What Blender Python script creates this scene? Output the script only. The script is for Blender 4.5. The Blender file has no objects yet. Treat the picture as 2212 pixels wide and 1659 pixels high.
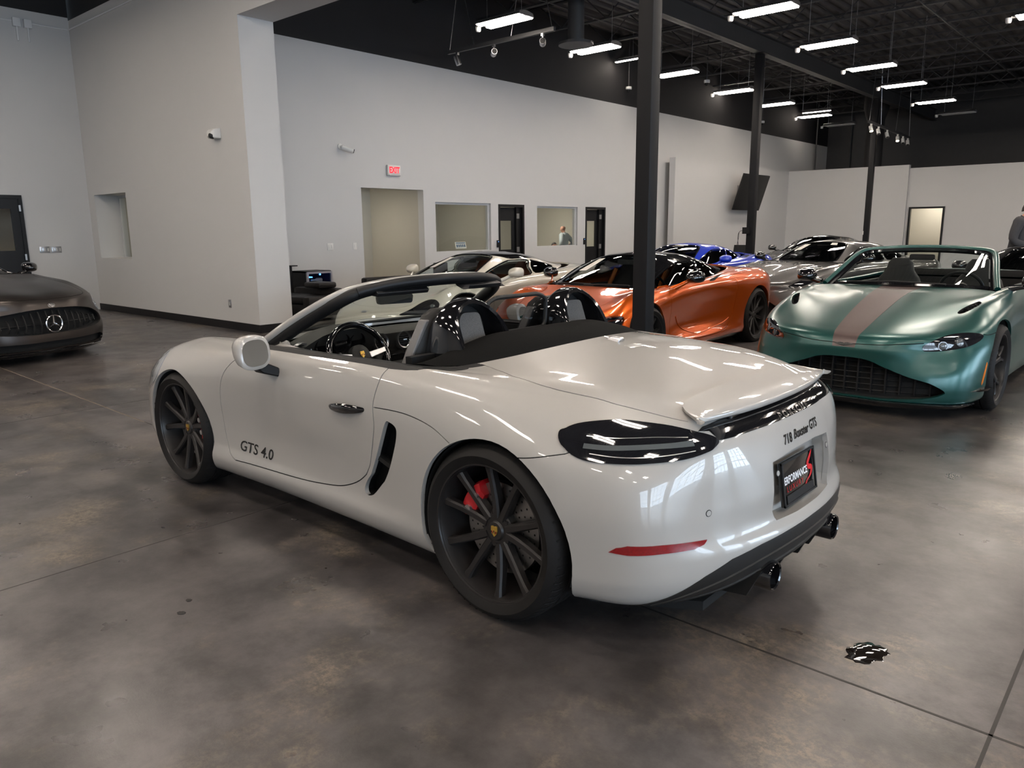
import bpy, bmesh, math, random
import numpy as np
from mathutils import Vector, Matrix
from mathutils.bvhtree import BVHTree

SC = bpy.context.scene
random.seed(7)
# ------------------------------------------------------------------ camera (a phone held at eye height, looking along the car's flank)
yaw, pitch, roll = -0.84701, -0.19983, -0.00955
cam_d = bpy.data.cameras.new('camera'); cam = bpy.data.objects.new('camera', cam_d)
SC.collection.objects.link(cam); SC.camera = cam
cam_d.sensor_width = 36.0; cam_d.lens = 1649.0 / 2212 * 36.0
cam_d.clip_start = 0.05; cam_d.clip_end = 200
_f = Vector((math.cos(yaw) * math.cos(pitch), math.sin(yaw) * math.cos(pitch), math.sin(pitch)))
_r = Vector((math.sin(yaw), -math.cos(yaw), 0)); _u = _r.cross(_f)
_r2 = _r * math.cos(roll) + _u * math.sin(roll); _u2 = -_r * math.sin(roll) + _u * math.cos(roll)
cam.matrix_world = Matrix(((_r2.x, _u2.x, -_f.x, -1.8558), (_r2.y, _u2.y, -_f.y, 2.8227), (_r2.z, _u2.z, -_f.z, 1.4636), (0, 0, 0, 1)))
# ------------------------------------------------------------------ daylight, exposure
w = bpy.data.worlds.new('world'); SC.world = w; w.use_nodes = True
w.node_tree.nodes['Background'].inputs['Color'].default_value = (.66, .82, 1.0, 1)
w.node_tree.nodes['Background'].inputs['Strength'].default_value = 11.0
SC.view_settings.view_transform = 'Standard'; SC.view_settings.look = 'None'
SC.view_settings.gamma = 1.0; SC.view_settings.use_curve_mapping = False
SC.view_settings.exposure = 0.0
LAMP = 56.0          # radiance of the fixture lenses
WARM = (1.0, .885, .775)
def portal(loc, size, rot_):
    d = bpy.data.lights.new('daylight_portal', 'AREA'); d.shape = 'RECTANGLE'; d.size, d.size_y = size
    d.cycles.is_portal = True
    o = bpy.data.objects.new('daylight_portal', d); SC.collection.objects.link(o); o.location = loc; o.rotation_euler = rot_
DOORS = [(-9.0, 3.4), (-4.4, 3.4), (1.2, 3.4), (5.6, 3.4), (10.0, 3.4)]   # glazed doors in the street wall: centre y, width
for _y, _w in DOORS:
    portal((-12.0, _y, 1.8), (3.2, _w), (0, -math.pi / 2, 0))
cy = SC.cycles
cy.use_denoising = True; cy.use_adaptive_sampling = True; cy.adaptive_threshold = .03
cy.max_bounces = 7; cy.diffuse_bounces = 3; cy.glossy_bounces = 4; cy.transmission_bounces = 4; cy.transparent_max_bounces = 12
cy.caustics_reflective = False; cy.caustics_refractive = False; cy.sample_clamp_indirect = 4.0
# ------------------------------------------------------------------ helpers
def link(o, parent=None):
    SC.collection.objects.link(o)
    if parent is not None:
        o.parent = parent
    return o

def thing(name, label, cat, loc=(0, 0, 0), rz=0.0, group=None):
    o = bpy.data.objects.new(name, None)
    o.empty_display_size = 0.1
    link(o)
    o.location = loc
    o.rotation_euler = (0, 0, rz)
    return tag(o, label, cat, group)

def tag(o, label=None, cat=None, group=None, kind=None):
    if label: o['label'] = label
    if cat: o['category'] = cat
    if group: o['group'] = group
    if kind: o['kind'] = kind
    return o

def copy_tree(o, parent=None):
    c = o.copy()
    link(c, parent)
    for ch in list(o.children):
        copy_tree(ch, c)
    return c

class MB:
    """collects verts / faces (with material slots) and links them as one mesh object"""
    def __init__(s):
        s.v = []; s.f = []; s.m = []; s.sm = []; s.cur = 0; s.smooth = True
    def add(s, V, F, m=None, smooth=None):
        o = len(s.v)
        s.v.extend([tuple(map(float, q)) for q in V])
        for f in F:
            s.f.append([i + o for i in f]); s.m.append(s.cur if m is None else m)
            s.sm.append(s.smooth if smooth is None else smooth)
        return s
    def box(s, c, d, R=None, m=None, bev=0.0):
        c = np.array(c, float); h = np.array(d, float) / 2
        if bev <= 0:
            V = np.array([[x, y, z] for x in (-1, 1) for y in (-1, 1) for z in (-1, 1)], float) * h
            F = [(0, 1, 3, 2), (4, 6, 7, 5), (0, 4, 5, 1), (2, 3, 7, 6), (0, 2, 6, 4), (1, 5, 7, 3)]
        else:
            b = min(bev, h.min() * .95)
            bm = bmesh.new()
            bmesh.ops.create_cube(bm, size=1.0)
            for v in bm.verts: v.co = Vector((v.co.x * h[0] * 2, v.co.y * h[1] * 2, v.co.z * h[2] * 2))
            bmesh.ops.bevel(bm, geom=bm.edges[:], offset=b, segments=2, affect='EDGES', profile=0.5)
            bm.verts.index_update()
            V = np.array([v.co[:] for v in bm.verts]); F = [[v.index for v in f.verts] for f in bm.faces]
            bm.free()
        if R is not None: V = V @ np.array(R).T
        return s.add(V + c, F, m, bev > 0)
    def b2(s, lo, hi, m=None, bev=0.0):
        lo = np.array(lo, float); hi = np.array(hi, float)
        return s.box((lo + hi) / 2, hi - lo, None, m, bev)
    def tube(s, pts, r, n=8, m=None, cap=True, closed=False, sx=1.0):
        P = np.array(pts, float); L = len(P)
        r = np.broadcast_to(np.array(r, float), (L,))
        if closed: T = np.roll(P, -1, 0) - np.roll(P, 1, 0)
        else: T = np.gradient(P, axis=0)
        T /= np.linalg.norm(T, axis=1)[:, None] + 1e-12
        ref = np.array([0, 0, 1.0]) if abs(T[0][2]) < .9 else np.array([1.0, 0, 0])
        a = np.cross(T[0], ref); a /= np.linalg.norm(a)
        V = []
        th = np.arange(n) * 2 * np.pi / n
        for i in range(L):
            a = a - T[i] * (a @ T[i]); a /= np.linalg.norm(a)
            b = np.cross(T[i], a)
            V += list(P[i] + r[i] * (np.outer(np.cos(th) * sx, a) + np.outer(np.sin(th), b)))
        F = []
        for i in range(L if closed else L - 1):
            for k in range(n):
                i2 = (i + 1) % L
                F.append((i * n + k, i * n + (k + 1) % n, i2 * n + (k + 1) % n, i2 * n + k))
        if cap and not closed:
            F.append(tuple(range(n))[::-1]); F.append(tuple((L - 1) * n + k for k in range(n)))
        return s.add(V, F, m)
    def lathe(s, prof, n=48, axis='y', c=(0, 0, 0), m=None, closed=False):
        """prof: list of (radius, axial); revolved about the axis through c"""
        th = np.arange(n) * 2 * np.pi / n; V = []
        for (r, h) in prof:
            if axis == 'y': V += [(r * np.cos(t), h, r * np.sin(t)) for t in th]
            elif axis == 'z': V += [(r * np.cos(t), r * np.sin(t), h) for t in th]
            else: V += [(h, r * np.cos(t), r * np.sin(t)) for t in th]
        F = []; L = len(prof)
        for i in range(L if closed else L - 1):
            i2 = (i + 1) % L
            for k in range(n):
                q = (i * n + k, i2 * n + k, i2 * n + (k + 1) % n, i * n + (k + 1) % n)
                F.append(q if axis == 'y' else q[::-1])
        return s.add(np.array(V) + np.array(c, float), F, m)
    def prism(s, poly, d0, d1, axis='y', m=None, smooth=False):
        """extrude a 2-D polygon along an axis ('y': poly is (x,z); 'x': (y,z); 'z': (x,y))"""
        n = len(poly); V = []
        for d in (d0, d1):
            for (a, b) in poly:
                V.append((a, d, b) if axis == 'y' else (d, a, b) if axis == 'x' else (a, b, d))
        F = [tuple(range(n)), tuple(range(2 * n - 1, n - 1, -1))]
        F += [(i, n + i, n + (i + 1) % n, (i + 1) % n) for i in range(n)]
        return s.add(V, F, m, smooth)
    def loft(s, secs, closed=True, cap=True, m=None):
        """sections: list of (n,3) arrays, same n"""
        L = len(secs); n = len(secs[0]); V = np.concatenate([np.array(q, float) for q in secs]); F = []
        for i in range(L - 1):
            for k in range(n if closed else n - 1):
                F.append((i * n + k, i * n + (k + 1) % n, (i + 1) * n + (k + 1) % n, (i + 1) * n + k))
        if cap:
            F.append(tuple(range(n))[::-1]); F.append(tuple((L - 1) * n + k for k in range(n)))
        return s.add(V, F, m)
    def xf(s, R=None, t=(0, 0, 0)):
        V = np.array(s.v)
        if R is not None: V = V @ np.array(R).T
        s.v = [tuple(q) for q in V + np.array(t, float)]
        return s
    def build(s, name, mats, parent=None, bevel=0.0, subsurf=0, fix=True, angle=40):
        me = bpy.data.meshes.new(name)
        me.from_pydata(s.v, [], s.f)
        mats = mats if isinstance(mats, (list, tuple)) else [mats]
        for k in mats: me.materials.append(k)
        me.polygons.foreach_set('material_index', np.array(s.m, dtype=np.int32))
        me.polygons.foreach_set('use_smooth', np.array(s.sm, dtype=bool))
        if fix:
            bm = bmesh.new(); bm.from_mesh(me)
            bmesh.ops.recalc_face_normals(bm, faces=bm.faces[:])
            ca = math.radians(angle)
            for e in bm.edges:
                if len(e.link_faces) == 2 and e.calc_face_angle(0) > ca: e.smooth = False
            bm.to_mesh(me); bm.free()
        me.update()
        o = bpy.data.objects.new(name, me)
        link(o, parent)
        if bevel:
            md = o.modifiers.new('bevel', 'BEVEL'); md.width = bevel; md.segments = 2; md.limit_method = 'ANGLE'
        if subsurf:
            md = o.modifiers.new('sub', 'SUBSURF'); md.levels = subsurf; md.render_levels = subsurf
        return o

def rot(ax, deg):
    return np.array(Matrix.Rotation(math.radians(deg), 3, ax))

def crv(pts, n=10, closed=False):
    """Catmull-Rom through points (any dimension)"""
    P = np.array(pts, float); L = len(P); out = []
    S = L if closed else L - 1
    for i in range(S):
        g = (lambda k: P[k % L]) if closed else (lambda k: P[min(max(k, 0), L - 1)])
        p0, p1, p2, p3 = g(i - 1), g(i), g(i + 1), g(i + 2)
        for t in np.arange(n) / n:
            out.append(.5 * (2 * p1 + (p2 - p0) * t + (2 * p0 - 5 * p1 + 4 * p2 - p3) * t * t + (3 * p1 - p0 - 3 * p2 + p3) * t ** 3))
    if not closed: out.append(P[-1])
    return np.array(out)

def rpoly(pts, r=0.02, n=4):
    """round the corners of a closed polygon"""
    P = np.array(pts, float); L = len(P); out = []
    for i in range(L):
        a, b, c = P[i - 1], P[i], P[(i + 1) % L]
        d1 = a - b; d2 = c - b; l1 = np.linalg.norm(d1); l2 = np.linalg.norm(d2)
        k = min(r, l1 * .45, l2 * .45)
        s_, e_ = b + d1 / l1 * k, b + d2 / l2 * k
        for t in np.linspace(0, 1, n + 1):
            out.append((1 - t) ** 2 * s_ + 2 * t * (1 - t) * b + t * t * e_)
    return np.array(out)

def inpoly(pts, poly):
    x, y = pts[:, 0], pts[:, 1]; r = np.zeros(len(pts), bool); n = len(poly)
    for i in range(n):
        x1, y1 = poly[i]; x2, y2 = poly[(i + 1) % n]
        c = ((y1 > y) != (y2 > y))
        if c.any():
            xi = (x2 - x1) * (y - y1) / (y2 - y1 + 1e-15) + x1
            r ^= c & (x < xi)
    return r

# ---- smooth car surfaces: closed contour rings (k, bottom to top) by meridians (j, nose to tail)
class Surf:
    def __init__(s, P, du=.03, dv=.03, seg=None, symj=True):
        s.P = np.array(P, float); s.K, s.J = s.P.shape[:2]
        P = s.P
        m = np.array([1, -1, 1.])
        if symj: lo, hi = P[:, 1:2] * m, P[:, -2:-1] * m
        else: lo, hi = 2 * P[:, :1] - P[:, 1:2], 2 * P[:, -1:] - P[:, -2:-1]
        Q = np.concatenate([lo, P, hi], 1)
        Q = np.concatenate([2 * Q[:1] - Q[1:2], Q, 2 * Q[-1:] - Q[-2:-1]], 0)
        s.Q = Q
        cj = np.linalg.norm(np.diff(Q, axis=1), axis=2); ck = np.linalg.norm(np.diff(Q, axis=0), axis=2)
        s.hj = cj[1:-1].mean(0) + 1e-4; s.hk = ck[:, 1:-1].mean(1) + 1e-4
        mj = cj[1:-1, 1:-1].max(0); mk = ck[1:-1, 1:-1].max(1)
        s.us = np.concatenate([i + np.arange(n) / n for i, n in enumerate(np.maximum(1, np.ceil(mj / du)).astype(int))] + [[s.J - 1.]])
        s.vs = np.concatenate([i + np.arange(n) / n for i, n in enumerate(np.maximum(1, np.ceil(mk / dv)).astype(int))] + [[s.K - 1.]])
        s._d = None
    @staticmethod
    def _w(t, h, n):
        i = np.clip(np.floor(t).astype(int), 0, n - 2); x = t - i
        h0, h1, h2 = h[i], h[i + 1], h[i + 2]
        # Bessel tangents (per unit of segment i)
        z = np.zeros_like(x)
        a0 = -h1 / (h0 * (h0 + h1)); a1 = (h1 - h0) / (h0 * h1); a2 = h0 / (h1 * (h0 + h1))
        b1 = -h2 / (h1 * (h1 + h2)); b2 = (h2 - h1) / (h1 * h2); b3 = h1 / (h2 * (h1 + h2))
        H00 = 2 * x**3 - 3 * x**2 + 1; H10 = x**3 - 2 * x**2 + x; H01 = -2 * x**3 + 3 * x**2; H11 = x**3 - x**2
        H10 = H10 * h1; H11 = H11 * h1
        return i, np.stack([H10 * a0, H00 + H10 * a1 + H11 * b1, H01 + H10 * a2 + H11 * b2, H11 * b3], 1)
    def ev(s, u, v):
        u = np.atleast_1d(np.asarray(u, float)); v = np.atleast_1d(np.asarray(v, float))
        j, wu = s._w(u, s.hj, s.J); k, wv = s._w(v, s.hk, s.K)
        out = np.zeros((len(u), 3))
        for a in range(4):
            for b in range(4):
                out += (wv[:, a] * wu[:, b])[:, None] * s.Q[k + a, j + b]
        return out
    def jac(s, u, v):
        e = 1e-3
        u0 = np.clip(u - e, 0, s.J - 1); u1 = np.clip(u + e, 0, s.J - 1); v0 = np.clip(v - e, 0, s.K - 1); v1 = np.clip(v + e, 0, s.K - 1)
        return (s.ev(u1, v) - s.ev(u0, v)) / (u1 - u0)[:, None], (s.ev(u, v1) - s.ev(u, v0)) / (v1 - v0)[:, None]
    def nrm(s, u, v):
        u = np.atleast_1d(np.asarray(u, float)); v = np.atleast_1d(np.asarray(v, float))
        a, b = s.jac(u, v); n = np.cross(a, b)
        c = (u < 1e-6) | (u > s.J - 1 - 1e-6)
        n[c, 1] = 0
        return n / (np.linalg.norm(n, axis=1)[:, None] + 1e-12)
    def dense(s):
        if s._d is None:
            uu = np.linspace(0, s.J - 1, (s.J - 1) * 10 + 1); vv = np.linspace(0, s.K - 1, (s.K - 1) * 10 + 1)
            U, V_ = np.meshgrid(uu, vv); U = U.ravel(); V_ = V_.ravel()
            s._d = (U, V_, s.ev(U, V_), s.nrm(U, V_))
        return s._d
    def inv(s, pts, proj='xz', umin=0, umax=99, vmin=0, vmax=99, face=.05):
        """parameters of the surface points that show at 2-D points of a side / end / top view"""
        ax = {'xz': (0, 2), 'yz': (1, 2), 'xy': (0, 1)}[proj]
        U, V_, X, N = s.dense()
        ok = (U >= umin) & (U <= umax) & (V_ >= vmin) & (V_ <= vmax)
        if proj == 'xz': ok &= N[:, 1] > face
        elif proj == 'xy': ok &= N[:, 2] > face
        idx = np.where(ok)[0]; out = []
        for q in np.atleast_2d(pts):
            d = X[idx][:, ax] - np.array(q); i = idx[np.argmin((d**2).sum(1))]
            u, v = np.array([U[i]]), np.array([V_[i]])
            for it in range(6):
                r = np.array(q) - s.ev(u, v)[0][list(ax)]
                a, b = s.jac(u, v); Jm = np.stack([a[0][list(ax)], b[0][list(ax)]], 1)
                try: st = np.linalg.lstsq(Jm, r, rcond=1e-3)[0]
                except Exception: break
                st = np.clip(st, -.15, .15)
                u = np.clip(u + st[0], 0, s.J - 1); v = np.clip(v + st[1], 0, s.K - 1)
            out.append((u[0], v[0]))
        return np.array(out)
    def shift(s, uv, dist):
        """offset an open or closed uv polyline sideways by dist metres along the surface"""
        uv = np.array(uv, float); u, v = uv.T
        X = s.ev(u, v); N = s.nrm(u, v)
        T = np.gradient(X, axis=0)
        if np.linalg.norm(uv[0] - uv[-1]) < 1e-9:
            T[0] = T[-1] = X[1] - X[-2]
        T /= np.linalg.norm(T, axis=1)[:, None] + 1e-12
        D = np.cross(N, T) * dist
        a, b = s.jac(u, v); out = []
        for i in range(len(u)):
            st = np.linalg.lstsq(np.stack([a[i], b[i]], 1), D[i], rcond=1e-6)[0]
            out.append(uv[i] + st)
        out = np.array(out)
        out[:, 0] = np.clip(out[:, 0], 0, s.J - 1); out[:, 1] = np.clip(out[:, 1], 0, s.K - 1)
        return out

class Shell:
    """a surface as a mesh in parameter space that can be cut along outlines into panels"""
    def __init__(s, S, u0=None, u1=None, v0=None, v1=None):
        s.S = S; s.names = ['body']
        us, vs = S.us, S.vs
        nu, nv = len(us), len(vs)
        bm = bmesh.new()
        vt = [[bm.verts.new((u, v, 0)) for u in us] for v in vs]
        s.lay = bm.faces.layers.int.new('part')
        for i in range(nv - 1):
            for j in range(nu - 1):
                bm.faces.new((vt[i][j], vt[i][j + 1], vt[i + 1][j + 1], vt[i + 1][j]))
        s.bm = bm
    def pid(s, name):
        if name not in s.names: s.names.append(name)
        return s.names.index(name)
    def cut(s, poly, name, only=None):
        poly = np.array(poly, float)
        if np.linalg.norm(poly[0] - poly[-1]) < 1e-9: poly = poly[:-1]
        bm = s.bm; lo = poly.min(0) - .3; hi = poly.max(0) + .3
        cand = [f for f in bm.faces if lo[0] < f.verts[0].co.x < hi[0] and lo[1] < f.verts[0].co.y < hi[1]]
        n = len(poly)
        for i in range(n):
            a, b = poly[i], poly[(i + 1) % n]; d = b - a; L = np.linalg.norm(d)
            if L < 1e-9: continue
            nx, ny = -d[1] / L, d[0] / L
            x0, x1 = min(a[0], b[0]) - 1e-6, max(a[0], b[0]) + 1e-6; y0, y1 = min(a[1], b[1]) - 1e-6, max(a[1], b[1]) + 1e-6
            sel = []
            for f in cand:
                if not f.is_valid: continue
                vs = [v.co for v in f.verts]
                xs = [c.x for c in vs]; ys = [c.y for c in vs]
                if max(xs) < x0 or min(xs) > x1 or max(ys) < y0 or min(ys) > y1: continue
                dd = [(c.x - a[0]) * nx + (c.y - a[1]) * ny for c in vs]
                if min(dd) < -1e-9 and max(dd) > 1e-9: sel.append(f)
            if not sel: continue
            g = set()
            for f in sel:
                g.add(f); g.update(f.edges); g.update(f.verts)
            r = bmesh.ops.bisect_plane(bm, geom=list(g), dist=1e-7, plane_co=(a[0], a[1], 0), plane_no=(nx, ny, 0))
            cand = [f for f in cand if f.is_valid] + [e for e in r['geom'] if isinstance(e, bmesh.types.BMFace)]
            cand = list(dict.fromkeys(cand))
        p = s.pid(name); fs = [f for f in cand if f.is_valid]
        C = np.array([f.calc_center_median()[:2] for f in fs])
        ins = inpoly(C, poly)
        oid = None if only is None else [s.pid(q) for q in ([only] if isinstance(only, str) else only)]
        for f, k in zip(fs, ins):
            if k and (oid is None or f[s.lay] in oid): f[s.lay] = p
        return s
    def seam(s, line, w=.004, name='shut_line', closed=False, only=None, inner=None):
        line = np.array(line, float)
        if closed and np.linalg.norm(line[0] - line[-1]) > 1e-9: line = np.concatenate([line, line[:1]])
        a = s.S.shift(line, w / 2); b = s.S.shift(line, -w / 2)
        if closed:
            big, small = (a, b) if abs(_area(a)) > abs(_area(b)) else (b, a)
            s.cut(big, name, only)
            if inner: s.cut(small, inner, name)
        else: s.cut(np.concatenate([a, b[::-1]]), name, only)
        return s
    def panel(s, name):
        p = s.pid(name); fs = [f for f in s.bm.faces if f[s.lay] == p]
        vm = {}; uv = []; F = []
        for f in fs:
            q = []
            for v in f.verts:
                if v not in vm: vm[v] = len(uv); uv.append((v.co.x, v.co.y))
                q.append(vm[v])
            F.append(q)
        if not uv: return Panel(np.zeros((0, 3)), np.zeros((0, 3)), [])
        uv = np.array(uv)
        return Panel(s.S.ev(uv[:, 0], uv[:, 1]), s.S.nrm(uv[:, 0], uv[:, 1]), F)

def _area(p):
    return .5 * np.sum(p[:-1, 0] * p[1:, 1] - p[1:, 0] * p[:-1, 1])

class Panel:
    def __init__(s, V, N, F):
        s.V, s.N, s.F = np.array(V), np.array(N), F
    def push(s, d, vec=None):
        return Panel(s.V + (s.N * d if vec is None else np.array(vec) * d), s.N, [list(f) for f in s.F])
    def border(s):
        c = {}
        for f in s.F:
            for a, b in zip(f, f[1:] + f[:1]):
                c[(a, b)] = 1
        return [(a, b) for (a, b) in c if (b, a) not in c]
    def recess(s, d, vec=None, taper=0.0, floor=True):
        """walls running in from the outline and a floor at depth d (a real hollow)"""
        V = s.V; n = len(V); D = -s.N * d if vec is None else np.array(vec, float)[None] * d * np.ones((n, 1))
        W = V + D
        if taper: W = W + (W.mean(0) - W) * taper
        be = [(a, b) for a, b in s.border() if abs(V[a][1]) > 1e-4 or abs(V[b][1]) > 1e-4]
        F = [[a, b, b + n, a + n] for a, b in be]
        if floor: F = F + [[i + n for i in f] for f in s.F]
        o = Panel(np.concatenate([V, W]), np.concatenate([s.N, s.N]), F); o.flat = True
        return o
    def obj(s, name, mats, parent=None, mirror=None, edge=0.0, flat=None):
        """mirror: None, 'join' (one mesh across the centre line) or 'only' (the far side)"""
        V, N, F = s.V, s.N, [list(f) for f in s.F]
        flat = getattr(s, 'flat', False) if flat is None else flat
        lip = [flat] * len(F)
        if edge:
            be = [(a, b) for a, b in s.border() if not (mirror == 'join' and abs(V[a][1]) < 1e-4 and abs(V[b][1]) < 1e-4)]
            n = len(V); V = np.concatenate([V, V - N * edge]); N = np.concatenate([N, N])
            F += [[b, a, a + n, b + n] for a, b in be]; lip += [True] * len(be)
        if mirror:
            m = np.array([1, -1, 1.]); V2, N2, F2 = V * m, N * m, [f[::-1] for f in F]
            if mirror == 'only': V, N, F = V2, N2, F2
            else:
                n = len(V); mp = [i if abs(V[i][1]) < 1e-5 else i + n for i in range(n)]
                V = np.concatenate([V, V2]); N = np.concatenate([N, N2])
                F = F + [[mp[i] for i in f] for f in F2]; lip = lip + lip
        used = np.unique(np.concatenate([np.array(f) for f in F])) if F else []
        mp = -np.ones(len(V), int); mp[used] = np.arange(len(used))
        V, N = V[used], N[used]; F = [[int(mp[i]) for i in f] for f in F]
        me = bpy.data.meshes.new(name)
        me.from_pydata([tuple(q) for q in V], [], F)
        for k in (mats if isinstance(mats, (list, tuple)) else [mats]): me.materials.append(k)
        me.polygons.foreach_set('use_smooth', np.array([not l for l in lip]) if flat is not True else np.zeros(len(F), bool))
        me.update()
        if not flat:
            ln = np.zeros((len(me.loops), 3)); vi = np.zeros(len(me.loops), np.int32)
            me.loops.foreach_get('vertex_index', vi); ln[:] = N[vi]
            for p, l in zip(me.polygons, lip):
                if l:
                    for i in p.loop_indices: ln[i] = p.normal
            me.normals_split_custom_set([tuple(q) for q in ln])
        o = bpy.data.objects.new(name, me)
        return link(o, parent)

def drape(o_mesh_verts, S_bvh, direction, off):
    """drop points along a direction on to a surface"""
    out = []; d = Vector(direction).normalized()
    for v in o_mesh_verts:
        p = Vector(v) - d * 2.0
        h = S_bvh.ray_cast(p, d, 4.0)
        out.append((h[0] - d * off) if h[0] is not None else Vector(v))
    return out

def text_mesh(txt, size, shear=0.0, sx=1.0, extrude=0.0, bold=0.0, spacing=1.0):
    cu = bpy.data.curves.new('lettering', 'FONT'); cu.body = txt; cu.size = size; cu.shear = shear
    cu.align_x = 'CENTER'; cu.align_y = 'CENTER'; cu.extrude = extrude; cu.offset = bold; cu.space_character = spacing; cu.resolution_u = 3
    o = bpy.data.objects.new('lettering', cu); SC.collection.objects.link(o)
    dg = bpy.context.evaluated_depsgraph_get(); dg.update()
    me = bpy.data.meshes.new_from_object(o.evaluated_get(dg))
    V = np.array([v.co[:] for v in me.vertices]); F = [list(p.vertices) for p in me.polygons]
    bpy.data.objects.remove(o); bpy.data.curves.remove(cu); bpy.data.meshes.remove(me)
    V[:, 0] *= sx
    return V, F

# ------------------------------------------------------------------ materials
def _nt(name):
    m = bpy.data.materials.new(name); m.use_nodes = True
    nt = m.node_tree; return m, nt, nt.nodes['Principled BSDF']
def pm(name, col, rough=.5, metal=0.0, coat=0.0, coat_r=.03, spec=.5, noise=0.0, nscale=40, bump=0.0, sheen=0.0):
    """painted / plastic / metal surface with a little procedural variation"""
    m, nt, b = _nt(name)
    b.inputs['Base Color'].default_value = (*col, 1); b.inputs['Roughness'].default_value = rough
    b.inputs['Metallic'].default_value = metal; b.inputs['Specular IOR Level'].default_value = spec
    b.inputs['Coat Weight'].default_value = coat; b.inputs['Coat Roughness'].default_value = coat_r
    if sheen: b.inputs['Sheen Weight'].default_value = sheen
    if noise or bump:
        tc = nt.nodes.new('ShaderNodeTexCoord'); no = nt.nodes.new('ShaderNodeTexNoise')
        no.inputs['Scale'].default_value = nscale; no.inputs['Detail'].default_value = 3
        nt.links.new(tc.outputs['Object'], no.inputs['Vector'])
        if noise:
            mr = nt.nodes.new('ShaderNodeMapRange')
            mr.inputs['To Min'].default_value = 1 - noise; mr.inputs['To Max'].default_value = 1 + noise
            nt.links.new(no.outputs['Fac'], mr.inputs['Value'])
            hs = nt.nodes.new('ShaderNodeHueSaturation'); hs.inputs['Color'].default_value = (*col, 1)
            nt.links.new(mr.outputs['Result'], hs.inputs['Value']); nt.links.new(hs.outputs['Color'], b.inputs['Base Color'])
        if bump:
            bp = nt.nodes.new('ShaderNodeBump'); bp.inputs['Strength'].default_value = bump; bp.inputs['Distance'].default_value = .002
            nt.links.new(no.outputs['Fac'], bp.inputs['Height']); nt.links.new(bp.outputs['Normal'], b.inputs['Normal'])
    return m
def glass(name, tint=(1, 1, 1), refl=1.0, rough=0.0):
    """thin pane: clear or tinted transmission with a Fresnel reflection"""
    m = bpy.data.materials.new(name); m.use_nodes = True; nt = m.node_tree
    nt.nodes.clear()
    out = nt.nodes.new('ShaderNodeOutputMaterial'); mx = nt.nodes.new('ShaderNodeMixShader')
    tr = nt.nodes.new('ShaderNodeBsdfTransparent'); gl = nt.nodes.new('ShaderNodeBsdfGlossy'); ge = nt.nodes.new('ShaderNodeNewGeometry')
    tr.inputs['Color'].default_value = (*tint, 1); gl.inputs['Roughness'].default_value = rough
    dt = nt.nodes.new('ShaderNodeVectorMath'); dt.operation = 'DOT_PRODUCT'
    nt.links.new(ge.outputs['Incoming'], dt.inputs[0]); nt.links.new(ge.outputs['Normal'], dt.inputs[1])
    def mt(op, a, b=None):
        q = nt.nodes.new('ShaderNodeMath'); q.operation = op
        for i, x in enumerate((a, b)):
            if x is None: continue
            if isinstance(x, (int, float)): q.inputs[i].default_value = x
            else: nt.links.new(x, q.inputs[i])
        return q.outputs[0]
    f = mt('ADD', mt('MULTIPLY', mt('POWER', mt('SUBTRACT', 1.0, mt('ABSOLUTE', dt.outputs['Value'])), 5.0), .92 * refl), .05 * refl)
    nt.links.new(f, mx.inputs['Fac'])
    nt.links.new(tr.outputs[0], mx.inputs[1]); nt.links.new(gl.outputs[0], mx.inputs[2]); nt.links.new(mx.outputs[0], out.inputs['Surface'])
    return m
def emit(name, col, st):
    m, nt, b = _nt(name)
    b.inputs['Base Color'].default_value = (*col, 1)
    b.inputs['Emission Color'].default_value = (*col, 1); b.inputs['Emission Strength'].default_value = st
    return m
# ------------------------------------------------------------------ materials of the room
M = {}
M['wall'] = pm('wall_paint', (.635, .628, .618), .85, noise=.012, nscale=3, bump=.08)
M['white'] = pm('white_paint', (.80, .80, .80), .6)
M['beige'] = pm('beige_paint', (.52, .49, .42), .85, noise=.01, nscale=4)
M['dark'] = pm('black_paint', (.018, .017, .018), .75, noise=.15, nscale=2)
M['dark_beam'] = pm('black_steel_paint', (.045, .045, .047), .5, noise=.1, nscale=5)
M['base'] = pm('black_vinyl', (.010, .009, .010), .5, spec=.3)
M['col'] = pm('column_paint', (.012, .012, .0135), .55, spec=.25, noise=.1, nscale=6)
M['frame_b'] = pm('black_door_paint', (.010, .010, .011), .4, spec=.3)
M['alu'] = pm('brushed_aluminium', (.62, .62, .64), .35, metal=1.0, noise=.05, nscale=60)
M['frame_w'] = pm('pale_aluminium_frame', (.62, .63, .63), .4)
M['steel'] = pm('steel_plate', (.55, .55, .56), .3, metal=1.0)
M['plastic_w'] = pm('white_plastic', (.78, .77, .74), .4)
M['plastic_b'] = pm('black_plastic', (.010, .010, .011), .45, spec=.3)
M['lamp'] = emit('fixture_lens_lit', WARM, LAMP)
M['lamp_off'] = pm('fixture_lens_unlit', (.6, .6, .6), .4)
M['led_blue'] = emit('blue_indicator', (.1, .35, 1.0), 3.0)
M['pane'] = glass('office_pane', (.88, .91, .89), 1.0)
M['clear'] = glass('clear_pane', (.95, .97, .97), 1.0)
M['leather_b'] = pm('black_leather', (.012, .0105, .0105), .45, spec=.3, noise=.2, nscale=30, bump=.3)
M['wood_b'] = pm('black_laminate', (.014, .013, .013), .4)

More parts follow.
